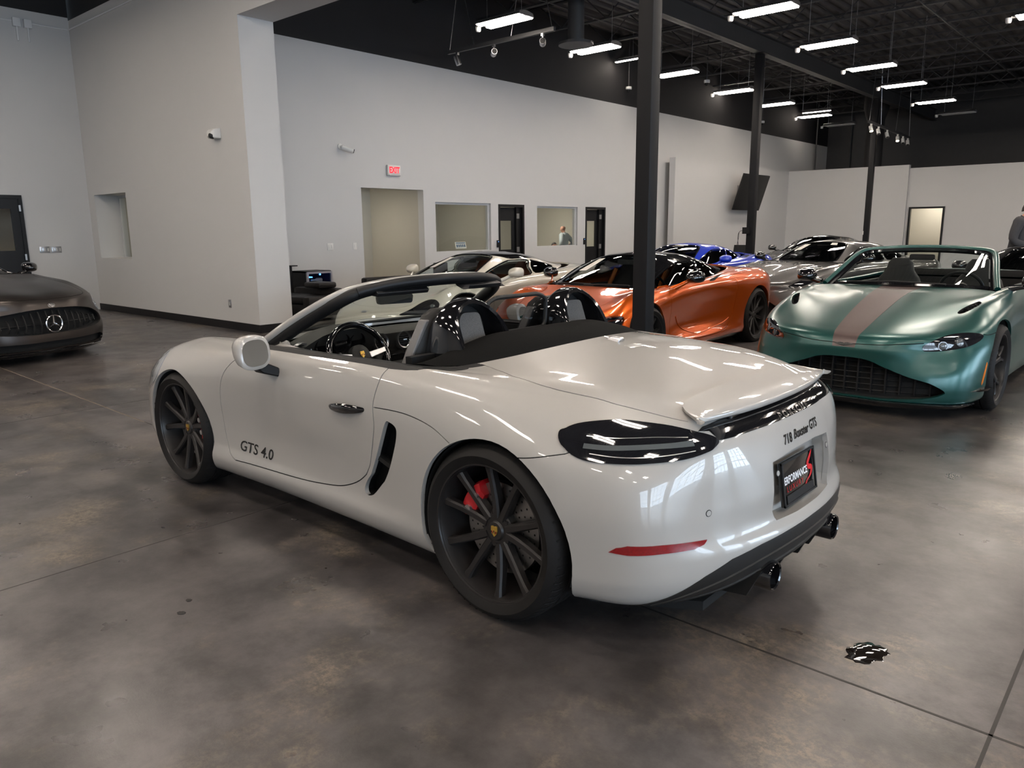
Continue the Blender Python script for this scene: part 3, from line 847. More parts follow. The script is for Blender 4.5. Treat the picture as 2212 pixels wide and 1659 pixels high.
# ------------------------------------------------------------------ the pale grey roadster in the middle
M['chalk'] = pm('chalk_grey_paint', (.43, .415, .39), .32, coat=1.0, coat_r=.02)
M['chalk_lip'] = M['chalk']
M['gun'] = pm('satin_dark_wheel_paint', (.018, .016, .0155), .40, spec=.35, coat=.15, coat_r=.2)
RD = [
 # k0..k10 per meridian
 [(3.30,0,.14),(3.37,0,.155),(3.405,0,.25),(3.405,0,.32),(3.40,0,.40),(3.38,0,.50),(3.32,0,.58),(3.20,0,.655),(2.90,0,.735),(2.35,0,.838),(1.74,0,.935)],
 [(3.27,.32,.14),(3.34,.33,.155),(3.375,.335,.25),(3.375,.335,.32),(3.37,.335,.40),(3.35,.335,.50),(3.29,.33,.58),(3.17,.31,.658),(2.88,.27,.742),(2.33,.23,.838),(1.745,.26,.932)],
 [(3.16,.55,.14),(3.22,.58,.155),(3.255,.60,.25),(3.26,.602,.32),(3.255,.60,.40),(3.235,.59,.50),(3.17,.57,.585),(3.06,.52,.675),(2.82,.45,.768),(2.28,.40,.838),(1.73,.46,.925)],
 [(3.04,.67,.14),(3.08,.71,.155),(3.11,.745,.25),(3.115,.75,.32),(3.11,.75,.40),(3.09,.745,.51),(3.04,.72,.61),(2.95,.655,.71),(2.74,.555,.805),(2.20,.50,.842),(1.69,.60,.918)],
 [(2.88,.74,.14),(2.89,.79,.155),(2.90,.83,.25),(2.895,.84,.32),(2.885,.845,.40),(2.87,.843,.53),(2.84,.825,.65),(2.78,.75,.755),(2.62,.63,.832),(2.10,.585,.850),(1.64,.675,.910)],
 [(2.475,.76,.13),(2.475,.83,.15),(2.475,.865,.25),(2.475,.872,.32),(2.475,.880,.42),(2.475,.883,.56),(2.47,.868,.685),(2.46,.795,.790),(2.41,.685,.848),(1.98,.655,.862),(1.54,.70,.905)],
 [(2.08,.75,.13),(2.08,.81,.15),(2.08,.855,.24),(2.08,.842,.32),(2.08,.845,.42),(2.07,.862,.58),(2.06,.862,.705),(2.05,.825,.800),(1.98,.745,.862),(1.72,.715,.882),(1.42,.715,.900)],
 [(1.75,.74,.13),(1.75,.80,.15),(1.75,.852,.24),(1.75,.832,.32),(1.75,.832,.42),(1.75,.853,.60),(1.75,.862,.725),(1.75,.832,.825),(1.70,.780,.885),(1.52,.750,.895),(1.32,.72,.898)],
 [(1.20,.74,.13),(1.20,.80,.15),(1.20,.852,.24),(1.20,.835,.32),(1.20,.837,.42),(1.20,.864,.61),(1.20,.870,.735),(1.20,.838,.845),(1.20,.790,.895),(1.15,.755,.902),(1.05,.72,.900)],
 [(.70,.74,.13),(.70,.81,.15),(.70,.862,.24),(.70,.850,.32),(.70,.856,.42),(.70,.876,.61),(.70,.880,.735),(.72,.848,.850),(.74,.795,.902),(.75,.755,.908),(.76,.715,.905)],
 [(.38,.74,.13),(.38,.82,.15),(.38,.872,.24),(.375,.874,.32),(.37,.880,.42),(.36,.890,.60),(.36,.882,.725),(.38,.845,.835),(.44,.790,.897),(.50,.745,.908),(.56,.712,.905)],
 [(.0,.76,.13),(0,.835,.15),(0,.878,.25),(0,.885,.32),(0,.892,.44),(0,.898,.58),(0,.888,.70),(.02,.838,.815),(.10,.765,.886),(.24,.705,.912),(.41,.682,.910)],
 [(-.38,.76,.17),(-.40,.815,.20),(-.405,.855,.27),(-.405,.865,.35),(-.40,.875,.44),(-.385,.885,.56),(-.36,.870,.685),(-.32,.805,.790),(-.20,.705,.872),(.02,.640,.915),(.30,.62,.925)],
 [(-.54,.72,.18),(-.58,.765,.215),(-.61,.795,.29),(-.615,.805,.36),(-.615,.812,.44),(-.61,.818,.55),(-.58,.805,.67),(-.53,.750,.775),(-.40,.650,.865),(-.14,.56,.922),(.21,.50,.948)],
 [(-.66,.53,.185),(-.73,.565,.225),(-.775,.59,.30),(-.782,.592,.382),(-.763,.598,.44),(-.755,.60,.55),(-.745,.598,.67),(-.715,.580,.765),(-.60,.52,.846),(-.24,.42,.926),(.15,.35,.968)],
 [(-.74,.29,.19),(-.81,.30,.235),(-.855,.305,.31),(-.864,.306,.385),(-.838,.307,.44),(-.835,.308,.55),(-.815,.305,.67),(-.775,.295,.770),(-.675,.27,.838),(-.29,.22,.928),(.115,.18,.981)],
 [(-.77,0,.195),(-.84,0,.24),(-.88,0,.315),(-.890,0,.388),(-.860,0,.44),(-.855,0,.55),(-.832,0,.67),(-.792,0,.772),(-.695,0,.836),(-.31,0,.930),(.10,0,.987)],
]
RS = Surf(np.array(RD).transpose(1, 0, 2), .028, .022)
def circ_poly(S, cx, cz, r, zmin, um, n=40):
    """arch outline as a closed loop in surface parameters, running out below the sill"""
    a0 = math.asin(max(-1, (zmin - cz) / r)); an = np.linspace(a0, math.pi - a0, n)
    pts = np.stack([cx + r * np.cos(an), cz + r * np.sin(an)], 1)
    uv = S.inv(pts, 'xz', *um)
    return np.concatenate([[(uv[0][0], -.6)], uv, [(uv[-1][0], -.6)]])
def wheel_well(parent, name, cx, cz, r, y0, y1, side=1):
    b = MB(); an = np.linspace(math.radians(-14), math.radians(194), 30)
    P = [(cx + r * math.cos(a), cz + r * math.sin(a)) for a in an]
    V = [(x, side * y1, z) for x, z in P] + [(x, side * y0, z) for x, z in P]; n = len(P)
    b.add(V, [(i, i + 1, n + i + 1, n + i) for i in range(n - 1)] + [tuple(range(n, 2 * n))])
    return b.build(name, M['blk_mat'], parent)

car = thing('roadster', 'pale chalk-grey open-top sports roadster with dark ten-spoke wheels in the foreground', 'car', (0, 0, 0))
sh = Shell(RS)
sh.cut(circ_poly(RS, -.015, .338, .378, .14, (9.3, 13)), 'hole')
sh.cut(circ_poly(RS, 2.475, .328, .362, .13, (3.5, 6.6)), 'hole')
TAIL = [(11.917, 6.833), (12.0, 7.03), (12.333, 7.26), (12.917, 7.48), (13.292, 7.50), (13.667, 7.45), (14.0, 7.27), (14.17, 7.12), (14.22, 6.95), (14.13, 6.78), (14.03, 6.67), (13.708, 6.5), (13.25, 6.40), (12.792, 6.32), (12.375, 6.25), (12.125, 6.32), (11.958, 6.52)]
TAIL = crv(TAIL, 4, True)
sh.cut(TAIL, 'tail')
sh.cut([(14.16, 7.30), (14.24, 7.0), (14.6, 6.96), (15.2, 6.94), (16.05, 6.95), (16.05, 7.72), (15, 7.70), (14.4, 7.56), (14.1, 7.44), (14.0, 7.32)], 'strip', 'body')
sh.cut([(12.85, -.5), (13.15, .95), (13.42, 1.38), (13.875, 2.26), (14.25, 2.72), (14.75, 2.92), (15.33, 3.02), (16.05, 3.05), (16.05, -.5)], 'diffuser', 'body')
REFL = [(12.56, 3.72), (12.68, 3.95), (12.85, 4.06), (13.333, 4.10), (13.958, 4.06), (13.9, 3.86), (13.75, 3.70), (13.333, 3.73), (12.85, 3.68)]
sh.cut(REFL, 'reflector', 'body')
pl = RS.inv([(.265, .645), (.27, .61), (.275, .47), (.255, .43), (.10, .425), (.0, .425), (.0, .660), (.12, .658)], 'yz', 14, 16, 2, 8)
pl[[5, 6], 0] = 16.05
sh.cut(pl, 'plate_recess', 'body')
DOOR = [(9.42, 8.25), (9.375, 7.875), (9.26, 6.9), (9.18, 6.1), (9.19, 5.4), (9.12, 4.8), (8.95, 4.1), (8.75, 3.45), (8.5, 2.98), (8.2, 2.72), (7.8, 2.52), (7.2, 2.38), (6.6, 2.26), (6.42, 2.6), (6.33, 3.2), (6.29, 4.1), (6.32, 5.2), (6.44, 6.05), (6.62, 6.6), (6.86, 7.1), (7.0, 7.6), (7.05, 8.25)]
DOOR = np.concatenate([crv(DOOR[:13], 5), crv(DOOR[12:], 5)[1:]])
sh.seam(DOOR, .005, 'shut_line', True, 'body', 'door')
sh.cut([(6.55, 7.9), (7.0, 7.86), (9.42, 7.86), (9.96, 8.1), (10.37, 8.62), (11.2, 9.45), (11.6, 9.75), (12.1, 9.82), (12.1, 10.2), (6.3, 10.2), (6.3, 9.2)], 'belt_trim', ('body', 'door', 'shut_line'))
INT = crv([(9.42, 5.64), (9.30, 5.0), (9.17, 4.54), (8.98, 4.0), (8.885, 3.45), (8.875, 3.12), (8.93, 3.03), (9.02, 3.2), (9.24, 3.85), (9.45, 4.42), (9.585, 4.95), (9.625, 5.38), (9.60, 5.58), (9.50, 5.68)], 4, True)
sh.cut(INT, 'intake', 'body')
sh.seam(crv([(9.2, 6.06), (9.75, 6.12), (10.208, 5.98), (10.52, 5.66)], 6), .004, 'shut_line#1', only='body')
sh.seam(crv([(11.45, 5.88), (11.667, 6.02), (12.08, 6.38)], 5), .004, 'shut_line#2', only='body')
sh.seam(crv([(12.16, 9.95), (11.9, 9.4), (11.78, 8.8), (11.96, 8.25), (12.875, 8.05), (13.458, 7.85), (13.95, 7.62)], 8), .004, 'shut_line#3', only='body')
sh.seam(crv([(3.2, 6.9), (4.2, 8.1), (5.2, 8.55), (5.9, 8.8), (6.5, 9.4), (6.6, 9.9)], 6), .004, 'shut_line#4', only='body')
sh.seam(crv([(4.35, 5.4), (4.0, 4.9), (3.6, 4.6)], 4), .003, 'shut_line#9', only='body')
HL = crv([(3.15, 6.0), (3.3, 6.9), (3.75, 7.25), (4.25, 7.0), (4.45, 6.3), (4.36, 5.5), (3.9, 5.05), (3.4, 5.1)], 5, True)
sh.cut(HL, 'headlamp', 'body')
P_ = {k: sh.panel(k) for k in sh.names if k != 'hole'}
body = P_['body'].obj('body_shell', M['chalk'], car, 'join', .02)
P_['body'] = None
for mi, nm in ((None, 'door'), ('only', 'door')):
    dr = P_['door'].obj(nm, M['chalk'], car, mi, .012)
    if mi is None: door_l = dr
    else: door_r = dr
for mi in (None, 'only'):
    for k in [q for q in P_ if q.startswith('shut_line')]:
        if len(P_[k].F): P_[k].push(-.006).obj('shut_line', M['blk_mat'], body, mi)
P_['strip'].push(.002).obj('tail_strip', M['blk_gloss'], car, 'join', .02)
dfu = P_['diffuser'].push(.003).obj('rear_diffuser', M['grey_plast'], car, 'join', .03)
for ln in ([(13.25, .8), (13.7, 1.45), (14.3, 1.95), (15.1, 2.25), (16, 2.3)], [(13.6, .6), (14.1, 1.15), (14.8, 1.5), (15.4, 1.65), (16, 1.7)]):
    c = crv(ln, 6); X = RS.ev(*c.T) + RS.nrm(*c.T) * .003; X = np.concatenate([X, X[::-1][1:] * np.array([1, -1, 1])])
    MB().tube(X, .006, 6).build('diffuser_rib', M['grey_plast'], dfu)
tl_ = []
for mi, sd in ((None, 1), ('only', -1)):
    t = P_['tail'].push(.006).obj('tail_lamp', M['lens_smoke'], car, mi, .02); tl_.append(t)
    P_['reflector'].push(.003).obj('rear_reflector', M['lens_red'], car, mi, .01)
    P_['headlamp'].push(.003).obj('headlamp', M['lens_clear'], car, mi, .01)
    P_['belt_trim'].push(.001).obj('belt_trim', M['blk_satin'], car, mi, .01)
    ik = P_['intake'].recess(.07, (.25, -1, 0)).obj('side_intake', M['blk_satin'], car, mi)
    # blade across the intake
    b = MB(); b.smooth = False
    b.box((.615, sd * .835, .50), (.13, .035, .02), rot('Y', -18))
    b.build('intake_blade', M['grey_plast'], ik)
P_['plate_recess'].recess(.065, (1, 0, 0)).obj('plate_recess', M['chalk'], body, 'join')
# light bar and inner lens outline in the tail lamps
for t, sd in zip(tl_, (1, -1)):
    for uvs, w_, nm, m in (([(12.30, 6.62), (12.7, 6.70), (13.3, 6.86), (13.85, 6.98)], .018, 'light_bar', 'lens_dim'), ([(12.35, 6.92), (12.9, 7.02), (13.4, 7.12), (13.8, 7.14)], .003, 'lens_line', 'satin_al'), ([(12.4, 6.45), (12.9, 6.5), (13.4, 6.6), (13.85, 6.74)], .003, 'lens_line', 'satin_al')):
        c = crv(uvs, 8); a = RS.shift(c, w_ / 2); d = RS.shift(c, -w_ / 2); n = len(c)
        V = np.concatenate([RS.ev(*a.T) + RS.nrm(*a.T) * .0075, RS.ev(*d.T) + RS.nrm(*d.T) * .0075]); V[:, 1] *= sd
        MB().add(V, [(i, i + 1, n + i + 1, n + i)[::-sd] for i in range(n - 1)]).build(nm, M[m], t, fix=False)
# underside, arch liners, wheels
b = MB(); b.smooth = False
b.prism([(3.2, -.6), (3.2, .6), (2.9, .72), (.5, .72), (-.35, .7), (-.7, .5), (-.7, -.5), (-.35, -.7), (.5, -.72), (2.9, -.72)], .125, .16, 'z')
b.build('underbody', M['blk_mat'], car)
for sd in (1, -1):
    wheel_well(car, 'wheel_liner', -.015, .338, .376, .48, .86, sd); wheel_well(car, 'wheel_liner', 2.475, .328, .360, .50, .85, sd)
bd = lambda p, c: crest(p, c, .030, 'wheel_crest')
for sd in (1, -1):
    wheel(car, 0, sd * .872, .345, .3455, .262, .262, 'ten', M['gun'], side=sd, badge=bd if sd > 0 else None, cal_ang=.62, spin=.55, name='rear_wheel', disc_r=.18)
    wheel(car, 2.475, sd * .858, .335, .3355, .262, .236, 'ten', M['gun'], side=sd, badge=bd if sd > 0 else None, cal_ang=2.95, spin=.15, name='front_wheel', disc_r=.18, steer=0)
# ---- lettering dropped on the paint
U_, V_ = np.meshgrid(RS.us, RS.vs); X_ = RS.ev(U_.ravel(), V_.ravel()).reshape(*U_.shape, 3)
def bvh_of(X, mirror=True):
    nv, nu = X.shape[:2]; V = X.reshape(-1, 3); F = [(i * nu + j, i * nu + j + 1, (i + 1) * nu + j + 1, (i + 1) * nu + j) for i in range(nv - 1) for j in range(nu - 1)]
    if mirror:
        n = len(V); V = np.concatenate([V, V * np.array([1, -1, 1])]); F = F + [tuple(k + n for k in f[::-1]) for f in F]
    return BVHTree.FromPolygons([Vector(v) for v in V], F)
RB = bvh_of(X_)
def letter(name, txt, c, size, xdir, zdir, drop, m, parent, off=.0015, **k):
    V, F = text_mesh(txt, size, **k)
    W = np.array(c)[None] + V[:, :1] * np.array(xdir)[None] + V[:, 1:2] * np.array(zdir)[None]
    W = drape(W, RB, drop, off)
    b = MB(); b.smooth = False; b.add(W, F)
    return b.build(name, M[m], parent, fix=False)
letter('side_lettering', 'GTS 4.0', (1.695, 1.0, .345), .082, (-1, 0, 0), (0, 0, 1), (0, -1, 0), 'crest_b', door_l, sx=1.18, shear=.25, bold=.001)
letter('maker_lettering', 'PORSCHE', (-1.2, 0, .781), .030, (0, -1, 0), (.35, 0, .94), (1, 0, 0), 'chrome_d', car, off=.006, sx=1.5, spacing=1.55, bold=.001)
letter('model_lettering', '718', (-1.2, .128, .700), .046, (0, -1, 0), (0, 0, 1), (1, 0, 0), 'crest_b', body, shear=.25, bold=.0015)
letter('model_lettering', 'Boxster', (-1.2, .006, .704), .044, (0, -1, 0), (0, 0, 1), (1, 0, 0), 'crest_b', body, shear=.45, bold=.0015)
letter('model_lettering', 'GTS', (-1.2, -.122, .708), .046, (0, -1, 0), (0, 0, 1), (1, 0, 0), 'crest_b', body, shear=.25, bold=.0015)
# ---- number plate in its frame
pt = bpy.data.objects.new('number_plate', None); link(pt, car); pt.location = (-.848, 0, .530); pt.rotation_euler = (0, math.radians(9), 0)
b = MB(); b.smooth = False
b.box((0, 0, 0), (.012, .318, .168), bev=.004)
bpy.data.objects.remove(pt)
pt = b.xf(rot('Y', 9), (-.818, 0, .526)).build('number_plate', M['blk_gloss'], car)
def on_plate(name, mb, m):
    V = np.array(mb.v); V = np.stack([np.full(len(V), -.0075) - V[:, 2], -V[:, 0], V[:, 1]], 1)
    mb.v = [tuple(q) for q in V]; mb.xf(rot('Y', 9), (-.818, 0, .526)); mb.smooth = False
    return mb.build(name, m, pt, fix=False)
def txt_mb(t, size, x, y, **k):
    V, F = text_mesh(t, size, **k); b = MB(); b.smooth = False; b.add(V + np.array([x, y, 0]), F); return b
M['ink_w'] = pm('white_ink', (.85, .85, .85), .4); M['ink_r'] = pm('red_ink', (.62, .012, .016), .4)
on_plate('plate_words', txt_mb('PERFORMANCE', .040, -.035, .008, sx=.86, bold=.0012), M['ink_w'])
on_plate('plate_words', txt_mb('LUXURY', .030, -.04, -.026, sx=1.05, spacing=1.5), M['ink_r'])
on_plate('plate_words', txt_mb('PERFORMANCE', .018, -.02, -.058, sx=.86, bold=.0006), M['ink_w'])
on_plate('plate_words', txt_mb('LUXURY', .012, -.02, -.073, spacing=1.4), M['ink_r'])
def swoosh(sc, x, y):
    P = crv([(.040, .075), (.020, .055), (-.012, .028), (-.004, .012), (.022, .004), (.012, -.018), (-.024, -.038)], 6); W_ = np.interp(np.linspace(0, 1, len(P)), [0, .2, .5, .8, 1], [.001, .008, .011, .008, .001])
    T = np.gradient(P, axis=0); T /= np.linalg.norm(T, axis=1)[:, None]; Nn = np.stack([-T[:, 1], T[:, 0]], 1) * W_[:, None]
    n = len(P); V = np.concatenate([P + Nn, P - Nn]) * sc + np.array([x, y]); b = MB(); b.smooth = False
    b.add(np.concatenate([V, np.zeros((2 * n, 1))], 1), [(i, i + 1, n + i + 1, n + i) for i in range(n - 1)]); return b
on_plate('plate_emblem', swoosh(1, .105, .002), M['ink_r']); on_plate('plate_emblem', swoosh(.48, .065, -.062), M['ink_r'])
b = MB(); b.smooth = False
for (x0, x1, y0, y1) in ((-.159, .159, .076, .084), (-.159, .159, -.084, -.076), (-.159, -.149, -.084, .084), (.149, .159, -.084, .084)): b.b2((x0, y0, -.001), (x1, y1, .005))
b.b2((-.13, -.076, -.001), (.13, -.046, .003))
on_plate('plate_frame', b, M['blk_satin'])
# ---- spoiler
secs = []
for y in np.sin(np.linspace(-1, 1, 33) * math.pi / 2):
    yy = .585 * y; a = abs(y); xr = -.762 + .070 * a ** 2.2; zr = .842 - .004 * a ** 2
    xf = -.585; zf = .886 - .010 * a ** 2 - .030 * a ** 6; th = .022 * (1 - .5 * a ** 6)
    if a > .80: xf = xf - .135 * ((a - .80) / .20) ** 2.5; zf = zf - (zf - zr) * ((a - .80) / .20) ** 2 * .7
    P = [(xr, zr), (xr + .004, zr + .007), ((xr + xf) / 2, (zr + zf) / 2 - .002), (xf, zf), (xf, zf - th * .6), ((xr + xf) / 2, (zr + zf) / 2 - .004 - th), (xr + .006, zr - th * .8), (xr, zr - .010)]
    secs.append([(x, yy, z) for x, z in P])
sp = MB().loft(secs).build('spoiler', M['chalk'], car, angle=60)
b = MB()
for s in (-.30, .30): b.b2((-.72, s - .09, .78), (-.64, s + .09, .835))
b.build('spoiler_strut', M['blk_gloss'], sp, bevel=.008)
# ---- exhausts, sensors, third brake lamp, aerial, diffuser fins
for s in (1, -1):
    MB().lathe([(.042, -.64), (.053, -.66), (.054, -.870), (.050, -.877), (.045, -.873), (.043, -.72), (0, -.72)], 28, 'x', (0, s * .30, .238)).build('exhaust_tip', M['blk_gloss'], car)
for s in (1, -1):
    for y, z in ((.60, .535), (.24, .60)):
        p = RB.ray_cast(Vector((-2, s * y, z)), Vector((1, 0, 0)))
        b = MB().lathe([(0, .0018), (.0095, .0018), (.0098, 0)], 18, 'z'); b.lathe([(.0098, .0012), (.0118, .0010), (.0122, 0)], 18, 'z', m=1)
        q = p[1].to_track_quat('Z', 'Y').to_matrix(); b.xf(np.array(q), p[0]); b.build('parking_sensor', [M['chalk'], M['blk_satin']], car)
b = MB()
for y in (-.36, -.24, -.12, .12, .24, .36): b.prism([(-.80, .165), (-.66, .15), (-.66, .24), (-.85, .27)], y - .008, y + .008, 'y')
b.b2((-.70, -.5, .19), (-.62, .5, .30))
b.build('diffuser_fins', M['grey_plast'], car)
secs = []
for y in np.linspace(-.145, .145, 13):
    zz = .947 - .9 * y * y; secs.append([(-.055 + .5 * y * y, y, zz + .022), (-.10 + .5 * y * y, y, zz + .018), (-.108 + .5 * y * y, y, zz + .008), (-.108 + .5 * y * y, y, zz - .03), (-.04, y, zz - .02)])
bk = MB().loft(secs).build('brake_lamp_housing', M['chalk'], car, angle=50)
secs = []
for y in np.linspace(-.135, .135, 13):
    zz = .947 - .9 * y * y; xx = -.111 + .5 * y * y; secs.append([(xx, y, zz + .004), (xx - .002, y, zz - .008), (xx + .02, y, zz - .010), (xx + .02, y, zz + .004)])
MB().loft(secs).build('brake_lamp', M['lens_red_d'], bk)
b = MB(); b.loft([[(.035 - k * .02 + dx, y, .972 + k * .022) for dx, y in ((.045 * q, -.022 * q), (.045 * q, .022 * q), (-.045 * q, .026 * q), (-.045 * q, -.026 * q))] for k, q in ((-.3, 1), (.6, .8), (1, .5))])
b.build('aerial', M['satin_al'], car, bevel=.004)
# ---- door handles and mirrors
for s, d in ((1, door_l), (-1, door_r)):
    secs = []
    for t in np.linspace(0, 1, 13):
        x = .955 - .26 * t; r = .022 * math.sin(math.pi * min(max(t * .94 + .03, 0), 1)) ** .5; z = .700 + .020 * t; y = .877 + .022 * math.sin(math.pi * t) ** .7
        secs.append([(x, s * (y + .012 * math.cos(a) * (r / .022)), z + r * math.sin(a)) for a in np.linspace(0, 2 * math.pi, 12, endpoint=False)][::s])
    MB().loft(secs).build('door_handle', M['blk_gloss'], d)
    b = MB(); K = []
    for t, sy, sz, dx in ((0, .066, .068, 0), (.010, .076, .079, 0), (.05, .074, .076, .01), (.09, .060, .062, .02), (.125, .038, .040, .03), (.14, .006, .006, .03)):
        K.append([(1.385 + t + .18 * (q[0] * sy) + .19 * q[1] * sz, s * (.970 + q[0] * sy), .907 + q[1] * sz - .10 * q[0] * sy + dx * .3) for q in [(math.copysign(abs(math.cos(a)) ** .75, math.cos(a)), math.copysign(abs(math.sin(a)) ** .75, math.sin(a))) for a in np.linspace(0, 2 * math.pi, 28, endpoint=False)]][::-s])
    mr = b.loft(K[:1] + K[1:], cap=True).build('door_mirror', M['chalk'], car, angle=50)
    g = K[0]; gc = np.mean(g, 0); g2 = [tuple(gc + (np.array(q) - gc) * .90 + np.array([-.003, 0, 0])) for q in g]
    gb = MB(); gb.smooth = False; gb.add(g2, [tuple(range(len(g2)))[::-1]]); gb.build('mirror_glass', M['mirror'], mr)
    MB().loft([[(1.43 + dx, s * (.850 + dy), .775 + dz) for dx, dy, dz in ((-.05, 0, 0), (.05, 0, 0), (.05, 0, .045), (-.05, 0, .045))], [(1.43 + dx, s * (.925 + dy), .800 + dz) for dx, dy, dz in ((-.035, 0, 0), (.045, 0, 0), (.045, 0, .06), (-.035, 0, .06))],
               [(1.43 + dx, s * (.975 + dy), .845 + dz) for dx, dy, dz in ((-.03, 0, 0), (.04, 0, 0), (.04, 0, .02), (-.03, 0, .02))]]).build('mirror_stalk', M['blk_satin'], mr, bevel=.006)
# ---- windscreen frame, glass
WF = [(1.74, .715, .892), (1.58, .672, .990), (1.436, .632, 1.068), (1.31, .588, 1.132), (1.235, .51, 1.176), (1.175, .33, 1.207), (1.15, .12, 1.217)]
WFc = crv(WF + [(x, -y, z) for x, y, z in WF[::-1]], 6)
fr_ = MB().tube(WFc + np.array([.010, 0, .0]), .021, 10).build('windscreen_frame', M['chalk'], car)
inn = WFc * np.array([1, .955, 1]) + np.array([-.030, 0, -.012])
rad = np.interp(np.abs(WFc[:, 1]), [0, .5, .6, .72], [.028, .030, .034, .036])
MB().tube(inn, rad, 10).build('frame_lining', M['blk_satin'], fr_)
hd = inn[np.abs(inn[:, 1]) < .52] + np.array([-.022, 0, .008])
MB().tube(hd, .026, 10).build('roof_seal', M['plastic_b'], fr_)
for y0, y1, z0 in ((.10, .44, 1.166), (-.44, -.10, 1.170)):
    secs = []
    for y in np.linspace(y0, y1, 9):
        k = 1 - abs((y - (y0 + y1) / 2) / ((y1 - y0) / 2)) ** 6 * .6
        secs.append([(1.155 + .12 * k * (y0 > 0) * .45 - .10 * k * (y0 < 0) + .0, y, z0 - .018 * (y0 > 0)), (1.14, y, z0 + .012), (1.12, y, z0 - .004), (1.13 - .06 * (y0 < 0), y, z0 - .022)])
    MB().loft(secs).build('sun_visor', M['plastic_b'], fr_, bevel=.004)
bot = crv([(1.715, -.69, .90), (1.73, -.60, .918), (1.76, -.46, .926), (1.775, -.26, .932), (1.78, 0, .935), (1.775, .26, .932), (1.76, .46, .926), (1.73, .60, .918), (1.715, .69, .90)], 8)
n_ = len(WFc); tt = np.linspace(0, 1, n_)
top = WFc[::-1]; i0 = np.argmax(top[:, 2] > 1.0); 
yb = bot[:, 1]
rows = []
for f in np.linspace(0, 1, 8):
    r = []
    for y in np.linspace(-.69, .69, 41):
        B = np.array([np.interp(y, yb, bot[:, i]) for i in range(3)])
        o_ = np.argsort(top[:, 1]); T_ = np.array([np.interp(y * .83, top[o_][:, 1], top[o_][:, i]) for i in (0, 1, 2)])
        if abs(y) > .60:
            pass
        r.append(B + (T_ - B) * f)
    rows.append(r)
MB().loft(rows, closed=False, cap=False).build('windscreen', M['wind'], car, fix=False)
# ---- soft top cover, hoops, wind deflector
TN = np.array([[(.10, 0, .985), (.115, .18, .980), (.15, .35, .967), (.21, .50, .946), (.30, .62, .924), (.44, .69, .909)],
      [(.17, 0, 1.002), (.18, .18, .998), (.21, .35, .986), (.27, .50, .962), (.355, .61, .934), (.47, .692, .910)],
      [(.30, 0, 1.016), (.30, .18, 1.014), (.32, .36, 1.002), (.37, .51, .972), (.43, .61, .940), (.50, .694, .910)],
      [(.48, 0, 1.004), (.48, .18, 1.003), (.48, .36, .998), (.50, .51, .964), (.52, .61, .932), (.545, .694, .908)],
      [(.58, 0, .95), (.58, .18, .95), (.58, .36, .93), (.585, .51, .915), (.59, .61, .905), (.60, .694, .90)]])
TS = Surf(TN[:, ::-1][:, ::1].transpose(0, 1, 2)[:, ::-1], .03, .03)
Uu, Vv = np.meshgrid(TS.us, TS.vs); Xx = TS.ev(Uu.ravel(), Vv.ravel()); nu = len(TS.us); nv = len(TS.vs)
Ff = [(i * nu + j, i * nu + j + 1, (i + 1) * nu + j + 1, (i + 1) * nu + j) for i in range(nv - 1) for j in range(nu - 1)]
b = MB(); b.add(Xx, Ff); b.add(Xx * np.array([1, -1, 1]), [f[::-1] for f in Ff])
b.build('soft_top_cover', M['fabric_b'], car, angle=70)
def arch(x_f, hw, zt, yc, n=28, lean=.0, zb=.88):
    """outline over a hoop: up one side, round the top, down the other"""
    P = []
    for a in np.linspace(0, 1, n):
        if a < .3: y, z = -hw, zb + (zt - hw * .95 - zb) * a / .3
        elif a > .7: y, z = hw, zb + (zt - hw * .95 - zb) * (1 - a) / .3
        else:
            t = (a - .3) / .4 * math.pi; y, z = -hw * math.cos(t), zt - hw * .95 + hw * .95 * math.sin(t)
        h = (z - zb) / (1.165 - zb); wd = 1 + .14 * (1 - h)
        P.append((x_f(h), yc + y * wd, z))
    return P
for s in (1, -1):
    yc = .385 * s
    f = lambda a0, a1: (lambda h: a0 + (a1 - a0) * h)
    st = [(f(.72, .645), .085, 1.115), (f(.715, .635), .112, 1.142), (f(.69, .615), .138, 1.160), (f(.64, .60), .150, 1.166), (f(.50, .565), .154, 1.166), (f(.40, .545), .154, 1.164), (f(.385, .54), .148, 1.158),
          (f(.39, .545), .132, 1.142), (f(.42, .56), .126, 1.136), (f(.60, .58), .122, 1.13)]
    hp = MB().loft([arch(g, hw, zt, yc) for g, hw, zt in st], closed=False, cap=False)
    hp.add(arch(st[0][0], st[0][1], st[0][2], yc), [tuple(range(28))])
    ho = hp.build('roll_hoop', M['blk_gloss'], car)
    g = MB(); g.smooth = False; g.add(arch(f(.585, .59), .124, 1.133, yc), [tuple(range(28))])
    g.build('hoop_back', M['blk_mat'], ho)
    q = rpoly([(-.075, .93), (.035, .93), (.035, 1.06), (.01, 1.10), (-.075, 1.10)], .02)
    nq = len(q); g = MB(); g.smooth = False
    V = [(.50 + (z - .93) * .35 + (y + .02) * .3, yc + y + .03, z) for y, z in q]; g.add(V + [(x - .01, y, z) for x, y, z in V], [tuple(range(nq)), tuple(range(nq, 2 * nq))] + [(i, (i + 1) % nq, nq + (i + 1) % nq, nq + i) for i in range(nq)])
    g.build('mesh_screen', 'hoop_mesh' in M and M['hoop_mesh'] or M.setdefault('hoop_mesh', pm('perforated_mesh', (.05, .05, .05), .5, noise=.9, nscale=260)), ho)
q = rpoly([(-.215, .975), (.215, .975), (.225, 1.12), (.16, 1.146), (-.16, 1.146), (-.225, 1.12)], .04, 5)
wd = MB().tube([(.60, y, z) for y, z in q], .011, 8, closed=True).build('wind_deflector', M['grey_plast'], car)
